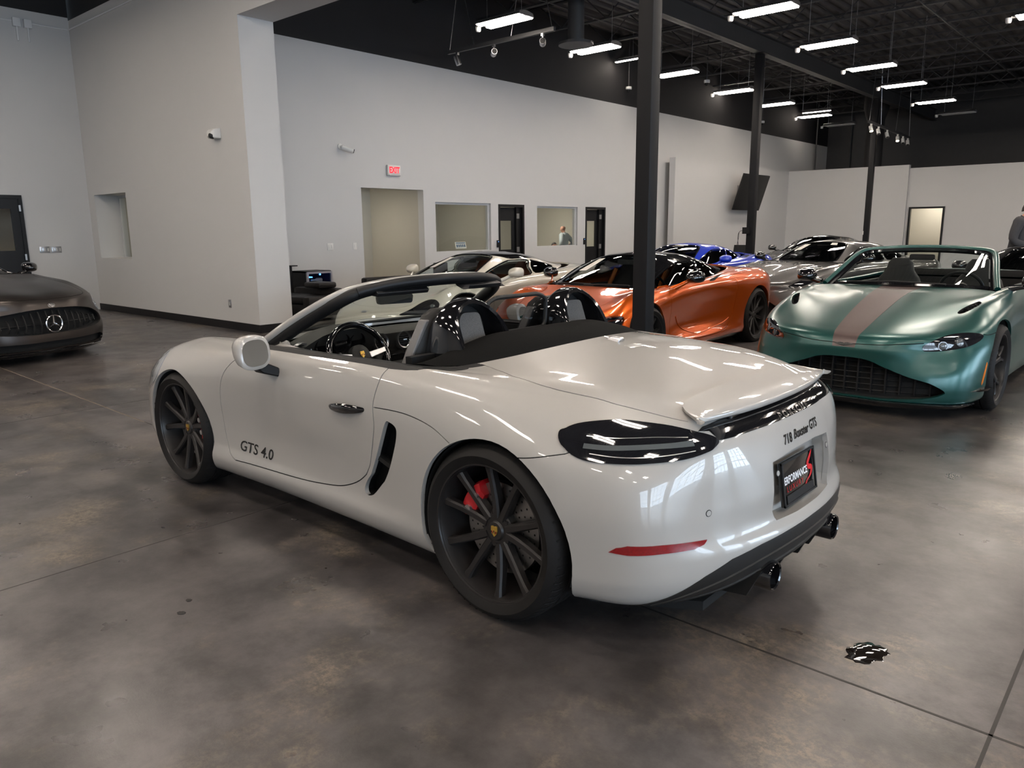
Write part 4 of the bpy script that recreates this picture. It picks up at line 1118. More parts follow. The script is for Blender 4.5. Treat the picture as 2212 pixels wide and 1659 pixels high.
b = MB(); b.smooth = False; b.add([(.60, y, z) for y, z in q], [tuple(range(len(q)))]); b.build('deflector_pane', M['wind_t'], wd, fix=False)
# ---- cabin
b = MB(); b.smooth = False
b.prism([(.62, .25), (1.95, .25), (1.95, .22), (.62, .22)], -.70, .70, 'y'); b.b2((.60, -.69, .24), (.64, .69, .93))
b.build('cabin_tub', M['blk_satin'], car)
for s, d in ((1, door_l), (-1, door_r)):
    MB().loft([[(x, s * .715, .26), (x, s * .70, .45), (x, s * .685, .70), (x, s * .715, .885), (x, s * .735, .895), (x, s * .735, .26)] for x in (.70, 1.0, 1.3, 1.55, 1.72)]).build('door_card', M['leather_k'], d)
secs = []
for y in np.linspace(-.70, .70, 29):
    hb = .065 * math.exp(-((y - .37) / .20) ** 4)           # hood over the dials
    e = 1 - .05 * abs(y / .7) ** 3
    secs.append([(1.735, y, .905 * e), (1.66, y, .915 * e + hb * .6), (1.59, y, .908 * e + hb), (1.555 - hb * .7, y, .885 * e + hb), (1.57, y, .82), (1.60, y, .76), (1.60, y, .62), (1.70, y, .45), (1.80, y, .45)])
ds = MB().loft(secs).build('dashboard', M['dash'], car)
secs = [[(x, y, z) for y, z in ((-.12, .25), (.12, .25), (.11, h), (-.11, h))] for x, h in ((.75, .52), (1.1, .50), (1.35, .52), (1.56, .74), (1.62, .80))]
MB().loft(secs).build('centre_console', M['leather_k'], car, bevel=.01)
b = MB(); b.smooth = False; b.box((1.555, 0, .72), (.02, .17, .10), rot('Y', -20), bev=.004); b.build('screen', M['blk_gloss'], ds)
for y, z in ((.085, .842), (-.085, .838), (.60, .845), (-.60, .84)):
    b = MB(); b.lathe([(.040, 0), (.045, -.006), (.050, -.008), (.053, 0), (.053, .03)], 28, 'x', m=1); b.lathe([(.0, .012), (.041, .012)], 24, 'x', m=0)
    for k in (-.024, -.012, 0, .012, .024): b.b2((-.004, -math.sqrt(.041 ** 2 - k * k), k - .002), (.012, math.sqrt(.041 ** 2 - k * k), k + .002), m=0)
    b.b2((-.010, -.014, -.003), (0, .014, .003), m=1)
    b.xf(rot('Y', 8), (1.555, y, z)); b.build('air_vent', [M['plastic_b'], M['satin_al']], ds)
for y, r, dx in ((.375, .058, 0), (.265, .050, .006), (.485, .050, .006)):
    MB().lathe([(0, .004), (r - .008, .004), (r - .004, -.012), (r, -.012), (r + .002, .02)], 28, 'x', (1.535 + dx, y, .868)).build('instrument', M['blk_gloss'], ds)
b = MB(); b.smooth = False; b.box((1.55, -.40, .745), (.03, .40, .035), bev=.006); b.build('trim_strip', M['blk_gloss'], ds)
sw = [(.183 * math.cos(a), .175 * math.sin(a) if math.sin(a) > -.75 else .175 * -.80) for a in np.linspace(0, 2 * math.pi, 48, endpoint=False)]
SWR = rot('Y', 24) 
def swx(P): return np.array(P) @ SWR.T + np.array([1.385, .370, .815])
b = MB(); b.tube(swx([(0, y, z) for y, z in sw]), .0165, 12, closed=True)
stw = b.build('steering_wheel', M['blk_gloss'], car)
b = MB(); b.lathe([(0, -.030), (.045, -.028), (.058, -.018), (.062, .012), (0, .02)], 28, 'x'); b.xf(SWR, (1.385, .370, .815)); hub = b.build('wheel_hub', M['leather_k'], stw)
b = MB()
for q in ([(-.055, .012), (-.165, .028), (-.168, .000), (-.06, -.022)], [(.055, .012), (.165, .028), (.168, .000), (.06, -.022)], [(-.022, -.05), (-.022, -.145), (.022, -.145), (.022, -.05)]): b.prism(q, -.020, -.004, 'x')
b.v = [tuple(v) for v in swx(b.v)]; b.build('wheel_spokes', M['satin_al'], stw, bevel=.003)
cr = crest(stw, (0, 0, 0), .026, 'wheel_crest')
for v in cr.data.vertices:
    q = np.array([-.031 - v.co.y, -v.co.x, v.co.z]) @ SWR.T + np.array([1.385, .370, .815]); v.co = q
for s in (1, -1):
    yc = .375 * s
    secs = []
    for z, hw, xb, th in ((.42, .24, .78, .14), (.60, .25, .74, .15), (.80, .24, .705, .14), (.93, .22, .68, .12), (1.02, .175, .665, .10), (1.085, .14, .66, .085), (1.112, .09, .66, .06)):
        P = []
        for a in np.linspace(0, 2 * math.pi, 24, endpoint=False):
            c, s_ = math.cos(a), math.sin(a); P.append((xb + .05 + th * .5 * math.copysign(abs(c) ** .6, c), yc + hw * math.copysign(abs(s_) ** .6, s_), z))
        secs.append(P)
    st_ = MB().loft(secs).build('seat', M['leather_k'], car)
    for e in (1, -1):
        secs = [[(x + dx, yc + e * (hw + dy), z) for dx, dy in ((-.028, -.02), (-.028, .006), (.022, .006), (.028, -.02))] for x, z, hw in ((.815, .50, .25), (.775, .70, .248), (.735, .88, .236), (.712, 1.0, .188), (.700, 1.07, .155))]
        MB().loft(secs).build('seat_side_panel', M['leather_g'], st_, bevel=.006)
    MB().loft([[(x, yc + y, z) for y, z in ((-.24, .28), (.24, .28), (.24, h), (.17, h - .03), (-.17, h - .03), (-.24, h))] for x, h in ((.85, .46), (1.1, .47), (1.33, .49), (1.36, .40))]).build('seat_cushion', M['leather_k'], st_, bevel=.012)
q = rpoly([(-.105, -.026), (.105, -.026), (.112, .02), (.09, .030), (-.09, .030), (-.112, .02)], .015)
b = MB(); b.smooth = False; b.prism(q, -.012, .012, 'x'); b.xf(rot('Z', -14), (1.50, .02, 1.085)); rm = b.build('inside_mirror', M['blk_satin'], car)
MB().tube([(1.51, .02, 1.10), (1.54, .01, 1.14)], .01, 8).build('mirror_arm', M['blk_satin'], rm)
MB().tube([(1.745, y, .936) for y in np.linspace(-.6, .6, 9)], .009, 6).build('wiper', M['blk_satin'], car)
# ------------------------------------------------------------------ control rings of the other cars (front axle at x = 0, nose towards +x)
def ring_table(T, zs=1.0, ys=1.0, xs=1.0):
    A = np.array([[tuple(q) for q in r] for r in T], float).transpose(1, 0, 2)
    return A * np.array([xs, ys, zs])
def row(x, ys, zs, dx=None):
    dx = dx or [0] * len(ys)
    return [(x + d, y, z) for d, y, z in zip(dx, ys, zs)]
Z6 = [.12, .14, .25, .36, .50]
T_GT = [   # front engined roadster / coupe
 [(.80,0,.10),(.86,0,.13),(.875,0,.24),(.868,0,.36),(.868,0,.48),(.872,0,.58),(.83,0,.675),(.72,0,.725),(.35,0,.80),(-.15,0,.875),(-.62,0,.925)],
 [(.79,.32,.10),(.85,.33,.13),(.865,.33,.24),(.858,.33,.36),(.855,.33,.48),(.855,.33,.58),(.81,.32,.68),(.70,.30,.735),(.34,.28,.815),(-.15,.26,.885),(-.615,.27,.925)],
 [(.70,.57,.10),(.76,.60,.13),(.785,.62,.24),(.78,.62,.36),(.745,.62,.47),(.705,.61,.58),(.70,.58,.685),(.58,.53,.745),(.28,.47,.822),(-.17,.43,.880),(-.60,.47,.920)],
 [(.54,.74,.10),(.60,.79,.13),(.63,.815,.24),(.63,.82,.36),(.595,.82,.47),(.545,.80,.59),(.50,.765,.70),(.36,.69,.780),(.14,.59,.842),(-.20,.54,.880),(-.57,.62,.915)],
 [(.40,.80,.12),(.41,.86,.14),(.41,.895,.24),(.41,.905,.36),(.40,.905,.48),(.38,.895,.60),(.32,.855,.725),(.22,.77,.812),(.03,.67,.858),(-.23,.62,.882),(-.53,.70,.912)],
 [(0,.80,.12),(0,.88,.14),(0,.925,.25),(0,.945,.36),(0,.95,.50),(0,.94,.64),(-.02,.90,.762),(-.05,.82,.842),(-.10,.73,.873),(-.28,.69,.888),(-.48,.745,.910)],
 row(-.42, [.79,.86,.90,.90,.91,.915,.905,.85,.79,.765,.755], Z6 + [.66,.79,.865,.90,.905,.91]),
 row(-.85, [.79,.85,.895,.885,.88,.90,.895,.85,.80,.78,.765], Z6 + [.67,.80,.885,.915,.92,.92]),
 row(-1.45, [.79,.85,.90,.885,.885,.90,.90,.86,.81,.785,.765], Z6 + [.67,.81,.89,.92,.925,.92]),
 row(-2.0, [.79,.86,.905,.905,.91,.92,.92,.875,.82,.79,.765], Z6 + [.67,.80,.89,.925,.93,.925]),
 row(-2.32, [.79,.87,.92,.93,.94,.95,.94,.885,.82,.78,.74], Z6 + [.67,.81,.90,.935,.94,.94]),
 row(-2.704, [.80,.88,.93,.95,.965,.97,.95,.88,.79,.73,.66], Z6 + [.67,.82,.91,.945,.95,.955], [0]*9 + [.08,.20]),
 row(-3.10, [.78,.85,.90,.92,.93,.935,.91,.84,.73,.62,.56], [.16,.19,.28,.38,.50,.67,.83,.91,.95,.96,.96], [0]*8 + [.05,.25,.48]),
 row(-3.36, [.68,.74,.79,.80,.81,.81,.80,.73,.60,.50,.42], [.16,.20,.29,.40,.53,.68,.82,.905,.95,.965,.965], [.06,.03,0,0,0,0,0,.05,.18,.42,.68]),
 row(-3.52, [.52,.57,.59,.60,.60,.60,.60,.55,.44,.36,.28], [.16,.20,.30,.41,.54,.68,.81,.90,.95,.968,.968], [.08,.05,.01,0,0,0,0,.04,.22,.52,.84]),
 row(-3.59, [.28,.30,.31,.31,.31,.31,.31,.28,.22,.18,.14], [.16,.20,.30,.42,.55,.68,.80,.90,.952,.97,.97], [.08,.05,.02,0,0,0,0,.03,.22,.56,.90]),
 row(-3.60, [0]*11, [.16,.20,.30,.42,.55,.68,.80,.90,.953,.97,.97], [.08,.05,.02,0,0,0,0,.03,.22,.56,.90]),
]
Z7 = [.11, .14, .22, .30]
T_MID = [   # low mid engined coupe
 [(.86,0,.11),(.94,0,.14),(.96,0,.22),(.95,0,.30),(.93,0,.38),(.90,0,.46),(.83,0,.53),(.66,0,.585),(.30,0,.675),(-.02,0,.755),(-.30,0,.825)],
 [(.84,.33,.11),(.92,.34,.14),(.94,.345,.22),(.93,.345,.30),(.91,.345,.38),(.88,.34,.46),(.81,.33,.535),(.65,.30,.592),(.29,.26,.68),(-.02,.23,.758),(-.295,.26,.825)],
 [(.74,.60,.11),(.81,.63,.14),(.84,.65,.22),(.83,.65,.30),(.81,.65,.38),(.77,.64,.46),(.70,.60,.54),(.56,.54,.61),(.25,.47,.70),(-.05,.42,.765),(-.30,.48,.822)],
 [(.56,.77,.11),(.61,.81,.14),(.63,.83,.22),(.63,.835,.30),(.61,.83,.38),(.57,.81,.48),(.50,.77,.58),(.38,.69,.67),(.14,.58,.737),(-.08,.53,.768),(-.31,.62,.820)],
 [(.40,.80,.11),(.40,.85,.14),(.40,.88,.22),(.40,.89,.30),(.39,.89,.40),(.36,.875,.52),(.30,.835,.65),(.22,.75,.75),(.05,.65,.785),(-.10,.62,.79),(-.36,.70,.82)],
 row(0, [.80,.87,.92,.935,.935,.925,.885,.80,.71,.68,.745], Z7 + [.44,.58,.71,.795,.81,.805,.825], [0,0,0,0,0,0,-.01,-.03,-.06,-.18,-.42]),
 row(-.42, [.78,.85,.885,.87,.86,.88,.885,.84,.78,.75,.76], Z7 + [.42,.58,.72,.80,.82,.825,.83], [0]*8 + [-.02,-.05,-.13]),
 row(-.85, [.78,.86,.90,.86,.83,.855,.885,.86,.80,.77,.765], Z7 + [.40,.58,.74,.82,.845,.85,.84]),
 row(-1.45, [.79,.87,.915,.88,.85,.86,.895,.87,.81,.78,.76], Z7 + [.40,.60,.78,.85,.875,.88,.87]),
 row(-1.95, [.79,.87,.92,.91,.90,.91,.925,.88,.81,.76,.72], Z7 + [.42,.62,.80,.885,.91,.92,.92]),
 row(-2.30, [.79,.87,.925,.93,.935,.945,.94,.88,.79,.72,.65], Z7 + [.44,.64,.82,.905,.935,.94,.945]),
 row(-2.67, [.80,.88,.93,.945,.955,.96,.94,.87,.76,.67,.56], Z7 + [.46,.64,.82,.915,.95,.955,.97], [0]*9 + [.07,.17]),
 row(-3.05, [.78,.85,.90,.92,.93,.935,.91,.83,.70,.58,.45], [.16,.19,.28,.38,.50,.67,.83,.915,.945,.95,.98], [0]*8 + [.04,.20,.45]),
 row(-3.33, [.68,.74,.79,.80,.81,.81,.79,.72,.58,.46,.34], [.16,.20,.29,.40,.53,.68,.82,.90,.935,.945,.985], [.06,.03,0,0,0,0,0,.05,.16,.38,.68]),
 row(-3.48, [.52,.57,.59,.60,.60,.60,.60,.55,.43,.33,.22], [.16,.20,.30,.41,.54,.68,.81,.89,.93,.945,.985], [.08,.05,.01,0,0,0,0,.04,.20,.46,.80]),
 row(-3.55, [.28,.30,.31,.31,.31,.31,.31,.28,.21,.16,.11], [.16,.20,.30,.42,.55,.68,.80,.89,.93,.945,.985], [.08,.05,.02,0,0,0,0,.03,.20,.50,.85]),
 row(-3.56, [0]*11, [.16,.20,.30,.42,.55,.68,.80,.89,.93,.945,.985], [.08,.05,.02,0,0,0,0,.03,.20,.50,.85]),
]
# cabins: base line, glass, roof edge, roof, ridge - from the windscreen foot round the side to the tail
G_MID = [
 [(-.30,0,.822),(-.70,0,1.02),(-1.06,0,1.150),(-1.16,0,1.175),(-1.30,0,1.192)],
 [(-.31,.30,.822),(-.71,.27,1.015),(-1.07,.23,1.142),(-1.17,.18,1.168),(-1.31,.08,1.190)],
 [(-.36,.56,.822),(-.76,.50,1.0),(-1.11,.43,1.122),(-1.20,.34,1.155),(-1.33,.14,1.187)],
 [(-.52,.735,.828),(-.86,.64,.985),(-1.18,.545,1.092),(-1.26,.43,1.142),(-1.38,.18,1.183)],
 [(-.86,.77,.842),(-1.05,.69,.98),(-1.30,.59,1.088),(-1.38,.46,1.142),(-1.46,.19,1.180)],
 [(-1.40,.765,.868),(-1.42,.70,.985),(-1.48,.60,1.092),(-1.50,.46,1.143),(-1.54,.19,1.175)],
 [(-1.92,.725,.918),(-1.84,.66,1.0),(-1.74,.56,1.080),(-1.70,.43,1.125),(-1.68,.18,1.160)],
 [(-2.32,.55,.960),(-2.14,.50,1.005),(-1.94,.43,1.065),(-1.85,.34,1.103),(-1.78,.15,1.142)],
 [(-2.50,.32,.980),(-2.28,.30,1.020),(-2.04,.25,1.068),(-1.92,.20,1.098),(-1.84,.08,1.132)],
 [(-2.56,0,.985),(-2.34,0,1.025),(-2.08,0,1.070),(-1.96,0,1.098),(-1.86,0,1.128)],
]
G_GT = [
 [(-.62,0,.925),(-.95,0,1.10),(-1.24,0,1.215),(-1.34,0,1.243),(-1.50,0,1.262)],
 [(-.63,.30,.925),(-.96,.27,1.095),(-1.25,.23,1.210),(-1.35,.18,1.238),(-1.51,.08,1.260)],
 [(-.68,.56,.922),(-1.0,.50,1.075),(-1.28,.43,1.192),(-1.38,.34,1.225),(-1.53,.14,1.257)],
 [(-.80,.74,.920),(-1.08,.65,1.055),(-1.34,.555,1.158),(-1.43,.44,1.210),(-1.57,.18,1.252)],
 [(-1.10,.768,.922),(-1.28,.69,1.045),(-1.48,.60,1.152),(-1.54,.47,1.208),(-1.63,.19,1.248)],
 [(-1.65,.768,.922),(-1.68,.70,1.045),(-1.72,.61,1.150),(-1.74,.47,1.205),(-1.77,.19,1.240)],
 [(-2.25,.75,.935),(-2.16,.68,1.04),(-2.06,.57,1.130),(-2.02,.44,1.178),(-1.98,.18,1.215)],
 [(-2.66,.60,.960),(-2.46,.53,1.03),(-2.26,.45,1.105),(-2.16,.35,1.150),(-2.08,.15,1.195)],
 [(-2.92,.33,.972),(-2.64,.31,1.04),(-2.38,.26,1.105),(-2.25,.20,1.145),(-2.16,.08,1.185)],
 [(-2.98,0,.975),(-2.70,0,1.045),(-2.42,0,1.108),(-2.29,0,1.145),(-2.18,0,1.182)],
]
def drop_nose(A, k, x0=0.0, x1=.7):
    A = A.copy(); w_ = np.clip((A[:, :, 0] - x0) / (x1 - x0), 0, 1); A[:, :, 2] *= 1 - k * w_; return A
# ------------------------------------------------------------------ builder for the other cars
def pane_mesh(Sx, uv, side, off=.004):
    pass
class Car:
    def __init__(s, name, label, pose, A, paint, wb, tr=(.345, .35), wheel_style='seven', wheel_mat='gun', du=.045, cal='cal_blk', ww=.25, yo=(.925, .94), arch=(.385, .395), hi=True):
        x, y, a = pose
        s.root = thing(name, label, 'car', (x, y, 0), math.radians(a)); s.paint = paint; s.wb = wb
        s.S = Surf(A, du, du); s.sh = Shell(s.S); s.todo = []; s.A = A
        for cx, r, um in ((0, arch[0], (3.2, 6.8)), (-wb, arch[1], (9, 13.2))):
            s.sh.cut(circ_poly(s.S, cx, .345, r, .15, um, 28), 'hole')
        for cx, r, yy, rr in ((0, tr[0], yo[0], arch[0]), (-wb, tr[1], yo[1], arch[1])):
            for sd in (1, -1):
                wheel(s.root, cx, sd * yy, r, r, r - .085, ww, wheel_style, M[wheel_mat], cal, sd, None, 2.6, .3, .17, 0, 'front_wheel' if cx == 0 else 'rear_wheel')
                wheel_well(s.root, 'wheel_liner', cx, .345, rr, .52, yy - .03, sd)
        b = MB(); b.smooth = False
        b.prism([(.55, -.6), (.55, .6), (.3, .75), (-wb - .4, .75), (-wb - .7, .5), (-wb - .7, -.5), (-wb - .4, -.75), (.3, -.75)], .10, .15, 'z'); b.build('underbody', M['blk_mat'], s.root)
    def inv(s, pts, proj='yz', front=True):
        return s.S.inv(pts, proj, *((0, 5.2) if front else (10.8, 16)), 0, 99) if proj == 'yz' else s.S.inv(pts, proj)
    def patch(s, name, mat, uv, push=.003, mirror=True, edge=.012, only='body'):
        s.sh.cut(uv, name, only); s.todo.append((name, mat, 'patch', push, mirror, edge)); return s
    def hole(s, name, mat, uv, depth, vec, only='body', mirror='pair'):
        s.sh.cut(uv, name, only); s.todo.append((name, mat, 'hole', depth, mirror, vec)); return s
    def seam(s, line, n=5, w=.005, closed=False):
        nm = 'shut_line#%d' % len(s.todo)
        s.sh.seam(crv(line, n, closed), w, nm, closed, 'body'); s.todo.append((nm, 'blk_mat', 'patch', -.008, 'pair', 0))
        return s
    def finish(s):
        s.out = {}
        s.out['body'] = s.sh.panel('body').obj('body_shell', s.paint, s.root, 'join', .02)
        for name, mat, kind, d, mirror, ex in s.todo:
            P = s.sh.panel(name); name = name.split('#')[0]; m = M[mat] if isinstance(mat, str) else mat
            if not len(P.F): continue
            for mi in ((None, 'only') if mirror == 'pair' else ('join',)):
                par = s.out['body'] if name == 'shut_line' else s.root
                if kind == 'patch': o = P.push(d).obj(name, m, par, mi, ex)
                else: o = P.recess(d, ex).obj(name, m, par, mi)
                s.out.setdefault(name, []).append(o)
        U_, V_ = np.meshgrid(s.S.us, s.S.vs)
        s.bvh = bvh_of(s.S.ev(U_.ravel(), V_.ravel()).reshape(*U_.shape, 3))
        return s
    def hit(s, p, d=(-1, 0, 0)):
        h = s.bvh.ray_cast(Vector(p), Vector(d)); return h
    # cabin of a coupe: roof and pillars as one shell, panes cut out of it
    def cabin(s, G, roof_mat=None, pillar=None, glass_m=('wind', 'wind_t', 'wind_d'), zs=1.0, xs=0.0, du=.05, side=(2.45, 4.92), quarter=(5.15, 6.3), rails=2.05, ws=1.72, frame='blk_gloss'):
        A = np.array(G, float).transpose(1, 0, 2); A[:, :, 2] *= zs; A[:, :, 0] += xs
        gs = Surf(A, du, du); sh = Shell(gs); e = gs.J - 1
        sh.cut(crv([(-.1, .06), (ws, .10), (ws + .12, .6), (ws - .05, 1.5), (ws - .3, 1.9), (.6, 2.0), (-.1, 2.02)], 4), 'windscreen')
        a, b = side
        sh.cut(crv([(a, .12), ((a + b) / 2, .06), (b, .12), (b - .02, 1.0), (b - .08, 1.75), ((a + b) / 2, 1.84), (a + .5, 1.72), (a + .22, 1.1)], 4, True), 'side_window')
        if quarter:
            a, b = quarter; sh.cut(crv([(a, .15), (b - .25, .35), (b, .75), (b - .35, 1.3), (a + .25, 1.72), (a - .02, 1.75)], 4, True), 'quarter_window')
        sh.cut(crv([(6.75, .35), (7.6, .2), (e + .1, .15), (e + .1, 1.9), (7.7, 1.85), (6.95, 1.5)], 3), 'rear_window')
        if roof_mat: sh.cut([(-.1, rails), (5.9, rails), (e - .2, rails + .3), (e + .1, rails + .3), (e + .1, 4.2), (-.1, 4.2)], 'roof_panel', 'body')
        sh.panel('body').obj('roof_frame', pillar or s.paint, s.root, 'join', .02)
        if roof_mat: sh.panel('roof_panel').obj('roof_panel', roof_mat, s.root, 'join', .01)
        sh.panel('windscreen').push(-.004).obj('windscreen', M[glass_m[0]], s.root, 'join')
        sh.panel('rear_window').push(-.004).obj('rear_window', M[glass_m[2]], s.root, 'join')
        for mi in (None, 'only'):
            sh.panel('side_window').push(-.006).obj('side_window', M[glass_m[1]], s.root, mi)
            if quarter: sh.panel('quarter_window').push(-.004).obj('quarter_window', M[glass_m[2]], s.root, mi)
        # black rubber surround of the side glass
        a, b = side
        ln = crv([(a, .10), ((a + b) / 2, .04), (b, .10), (b, 1.0), (b - .06, 1.78), ((a + b) / 2, 1.88), (a + .48, 1.76), (a + .20, 1.1)], 4, True)
        X = gs.ev(*np.clip(ln, 0, None).T)
        for sd in (1, -1): MB().tube(X * np.array([1, sd, 1]), .010, 6, closed=True).build('window_seal', M[frame], s.root)
        ln = crv([(0, .05), (ws, .08), (ws + .14, .6), (ws - .03, 1.52), (ws - .3, 1.93), (.6, 2.03), (0, 2.05)], 4)
        X = gs.ev(*np.clip(ln, 0, None).T); X = np.concatenate([X, X[::-1] * np.array([1, -1, 1])])
        MB().tube(X, .012, 6).build('windscreen_seal', M['blk_gloss'], s.root)
        s.gs = gs
        return s
    def interior(s, xd, xs_, zf=.28, trim='leather_k', seat='leather_k', z_belt=.84, lhd=True, yb=.70, dash_z=.84, seat_top=1.05, xr=None):
        xr = xs_ - .5 if xr is None else xr
        b = MB(); b.smooth = False; b.b2((xr, -yb, zf - .03), (xd + .25, yb, zf)); b.b2((xr - .03, -yb, zf), (xr, yb, z_belt)); b.b2((xr, -yb - .01, zf), (xd + .2, -yb + .03, z_belt - .02)); b.b2((xr, yb - .03, zf), (xd + .2, yb + .01, z_belt - .02))
        b.build('cabin_trim', M[trim], s.root)
        secs = [[(xd + .16, y, dash_z - .02 * (y / .7) ** 2), (xd, y, dash_z + .02 - .03 * (y / .7) ** 2), (xd - .16, y, dash_z - .02), (xd - .18, y, dash_z - .08), (xd - .08, y, dash_z - .2), (xd + .1, y, .45)] for y in np.linspace(-yb + .02, yb - .02, 13)]
        MB().loft(secs).build('dashboard', M['leather_k'] if trim == 'leather_k' else M['dash'], s.root)
        for sd in (1, -1):
            yc = .37 * sd; secs = []
            k = (seat_top - zf - .2)
            for t, hw, dx, th in ((0, .24, .10, .14), (.25, .25, .06, .15), (.5, .24, .03, .14), (.68, .20, .01, .12), (.8, .14, 0, .10), (.93, .12, -.01, .09), (1, .08, -.01, .06)):
                P = []
                for a in np.linspace(0, 2 * math.pi, 20, endpoint=False):
                    c, s_ = math.cos(a), math.sin(a); P.append((xs_ + dx + th * .5 * math.copysign(abs(c) ** .6, c), yc + hw * math.copysign(abs(s_) ** .6, s_), zf + .2 + k * t))
                secs.append(P)
            st = MB().loft(secs).build('seat', M[seat], s.root)
            MB().loft([[(x, yc + y, z) for y, z in ((-.24, zf + .02), (.24, zf + .02), (.24, h), (.16, h - .03), (-.16, h - .03), (-.24, h))] for x, h in ((xs_ + .1, zf + .20), (xs_ + .35, zf + .19), (xs_ + .56, zf + .22), (xs_ + .60, zf + .12))]).build('seat_cushion', M[seat], st, bevel=.01)
        yw = .37 if lhd else -.37
        R = rot('Y', 22)
        P = np.array([(0, .18 * math.cos(a), .17 * math.sin(a)) for a in np.linspace(0, 2 * math.pi, 32, endpoint=False)]) @ R.T + np.array([xd - .25, yw, dash_z - .02])
        w_ = MB().tube(P, .015, 8, closed=True).build('steering_wheel', M['blk_satin'], s.root)
        b = MB(); b.lathe([(0, -.02), (.06, -.015), (.065, .02), (0, .03)], 18, 'x'); b.box((0, 0, 0), (.015, .32, .035)); b.box((0, 0, -.08), (.015, .03, .15)); b.xf(R, (xd - .25, yw, dash_z - .02)); b.build('wheel_hub', M['grey_plast'], w_)
        q = rpoly([(-.11, -.028), (.11, -.028), (.11, .028), (-.11, .028)], .02)
        b = MB(); b.smooth = False; b.prism(q, -.012, .012, 'x')
        s.mir = b
        return s
    def inside_mirror(s, c):
        s.mir.xf(None, c).build('inside_mirror', M['blk_satin'], s.root)
    def mirrors(s, x, y, z, mat, foot, w_=.10, h=.065, d=.15, stalk=None):
        for sd in (1, -1):
            K = []
            for t, a, b_ in ((0, .80, .80), (.04, .97, .97), (.25, 1, 1), (.6, .85, .82), (.85, .5, .5), (1, .08, .08)):
                K.append([(x - .05 + t * d, sd * (y + w_ * a * math.copysign(abs(math.cos(q)) ** .7, math.cos(q)) - .02 * t), z + h * b_ * math.copysign(abs(math.sin(q)) ** .7, math.sin(q)) - .01 * t) for q in np.linspace(0, 2 * math.pi, 20, endpoint=False)][::-sd])
            m = MB().loft(K).build('door_mirror', mat, s.root, angle=55)
            g = np.array(K[0]); c = g.mean(0); g = c + (g - c) * .92 + np.array([-.003, 0, 0])
            b = MB(); b.smooth = False; b.add(g, [tuple(range(len(g)))[::-1]]); b.build('mirror_glass', M['mirror'], m)
            f = np.array(foot) * np.array([1, sd, 1]); e = np.array([x + .02, sd * (y - w_ * .55), z - h * .6])
            MB().tube([f, (f + e) / 2 + np.array([0, 0, .0]), e], [.035, .024, .022], 8, sx=.5).build('mirror_arm', stalk or mat, m)
def stuck(car, name, V, F, m, parent=None, off=.002, d=(-1, 0, 0)):
    """lettering or trim laid on a car's skin"""
    W = []
    for v in V:
        p = Vector(v) - Vector(d) * 1.5; h = car.bvh.ray_cast(p, Vector(d), 4)
        W.append(tuple(h[0] - Vector(d) * off) if h[0] is not None else tuple(v))
    b = MB(); b.smooth = False; b.add(W, F); return b.build(name, M[m], parent or car.root, fix=False)
def sheet(car, pts_uv, gs, side=1, off=.012, name='price_sheet'):
    X = gs.ev(*np.array(pts_uv, float).T) ; N = gs.nrm(*np.array(pts_uv, float).T); X = (X + N * off) * np.array([1, side, 1])
    b = MB(); b.smooth = False; b.add(np.concatenate([X, X + N * np.array([1, side, 1]) * .001]), [(0, 1, 2, 3), (7, 6, 5, 4), (0, 1, 5, 4), (1, 2, 6, 5), (2, 3, 7, 6), (3, 0, 4, 7)]); return b.build(name, M['paper'], car.root)
# ------------------------------------------------------------------ matt green roadster on the right
M['green'] = pm('satin_green_paint', (.010, .082, .072), .34, metal=.5, coat=.75, coat_r=.22, noise=.04, nscale=4)
M['stripe'] = pm('satin_pinkish_stripe', (.115, .078, .072), .40, metal=.4, coat=.75, coat_r=.22)
gr = drop_nose(ring_table(T_GT), .085)
ast = Car('roadster', 'satin green roadster with a pinkish bonnet stripe and black mesh grille', (.12, -4.27, 89.0), gr, M['green'], 2.704, wheel_style='five_y', wheel_mat='gun', du=.035)
ast.hole('grille', 'blk_mat', crv([(-.08, 1.36), (.9, 1.34), (1.83, 1.55), (2.33, 1.86), (2.42, 2.15), (2.0, 2.67), (1.5, 3.04), (.96, 3.54), (.62, 3.96), (.33, 4.10), (-.08, 4.12)], 5), .13, (-1, 0, .0), mirror='join')
ast.patch('splitter', 'blk_gloss', [(-.1, -.1), (3.9, -.1), (3.9, .9), (3.3, 1.15), (2, 1.22), (-.1, 1.22)], .02, 'join')
ast.patch('headlamp', 'lens_smoke', crv([(1.75, 5.08), (1.83, 5.55), (2.5, 6.12), (3.25, 5.95), (3.75, 5.62), (3.6, 5.38), (3.1, 5.16), (2.5, 5.02), (1.9, 4.98)], 4, True), .004, 'pair')
ast.seam([(4.6, 5.35), (4.1, 5.5), (3.78, 5.66)], 3, .006)
ast.seam([(1.80, 5.62), (1.3, 5.5), (.7, 5.35), (0, 5.30)], 5, .006)
ast.patch('bonnet_stripe', 'stripe', [(-.1, 5.0), (.26, 5.0), (.30, 6.0), (.36, 7), (.45, 8), (.55, 9), (.66, 10.1), (-.1, 10.1)], .0008, 'join', 0, ('body',))
ast.hole('bonnet_vent', 'blk_mat', crv([(3.0, 7.42), (3.3, 7.28), (4.45, 7.42), (4.62, 7.70), (4.4, 7.78), (3.4, 7.62)], 4, True), .03, (0, 0, -1))
ast.patch('side_marker', 'lens_amb', crv([(3.84, 2.5), (3.92, 2.5), (4.02, 3.7), (3.95, 3.7)], 2, True), .003, 'pair')
ast.finish()
b = MB(); b.smooth = False
for y in np.arange(-.60, .61, .10): b.b2((.72 - .25 * y * y, y - .006, .17), (.80 - .35 * y * y, y + .006, .46 - .45 * y * y))
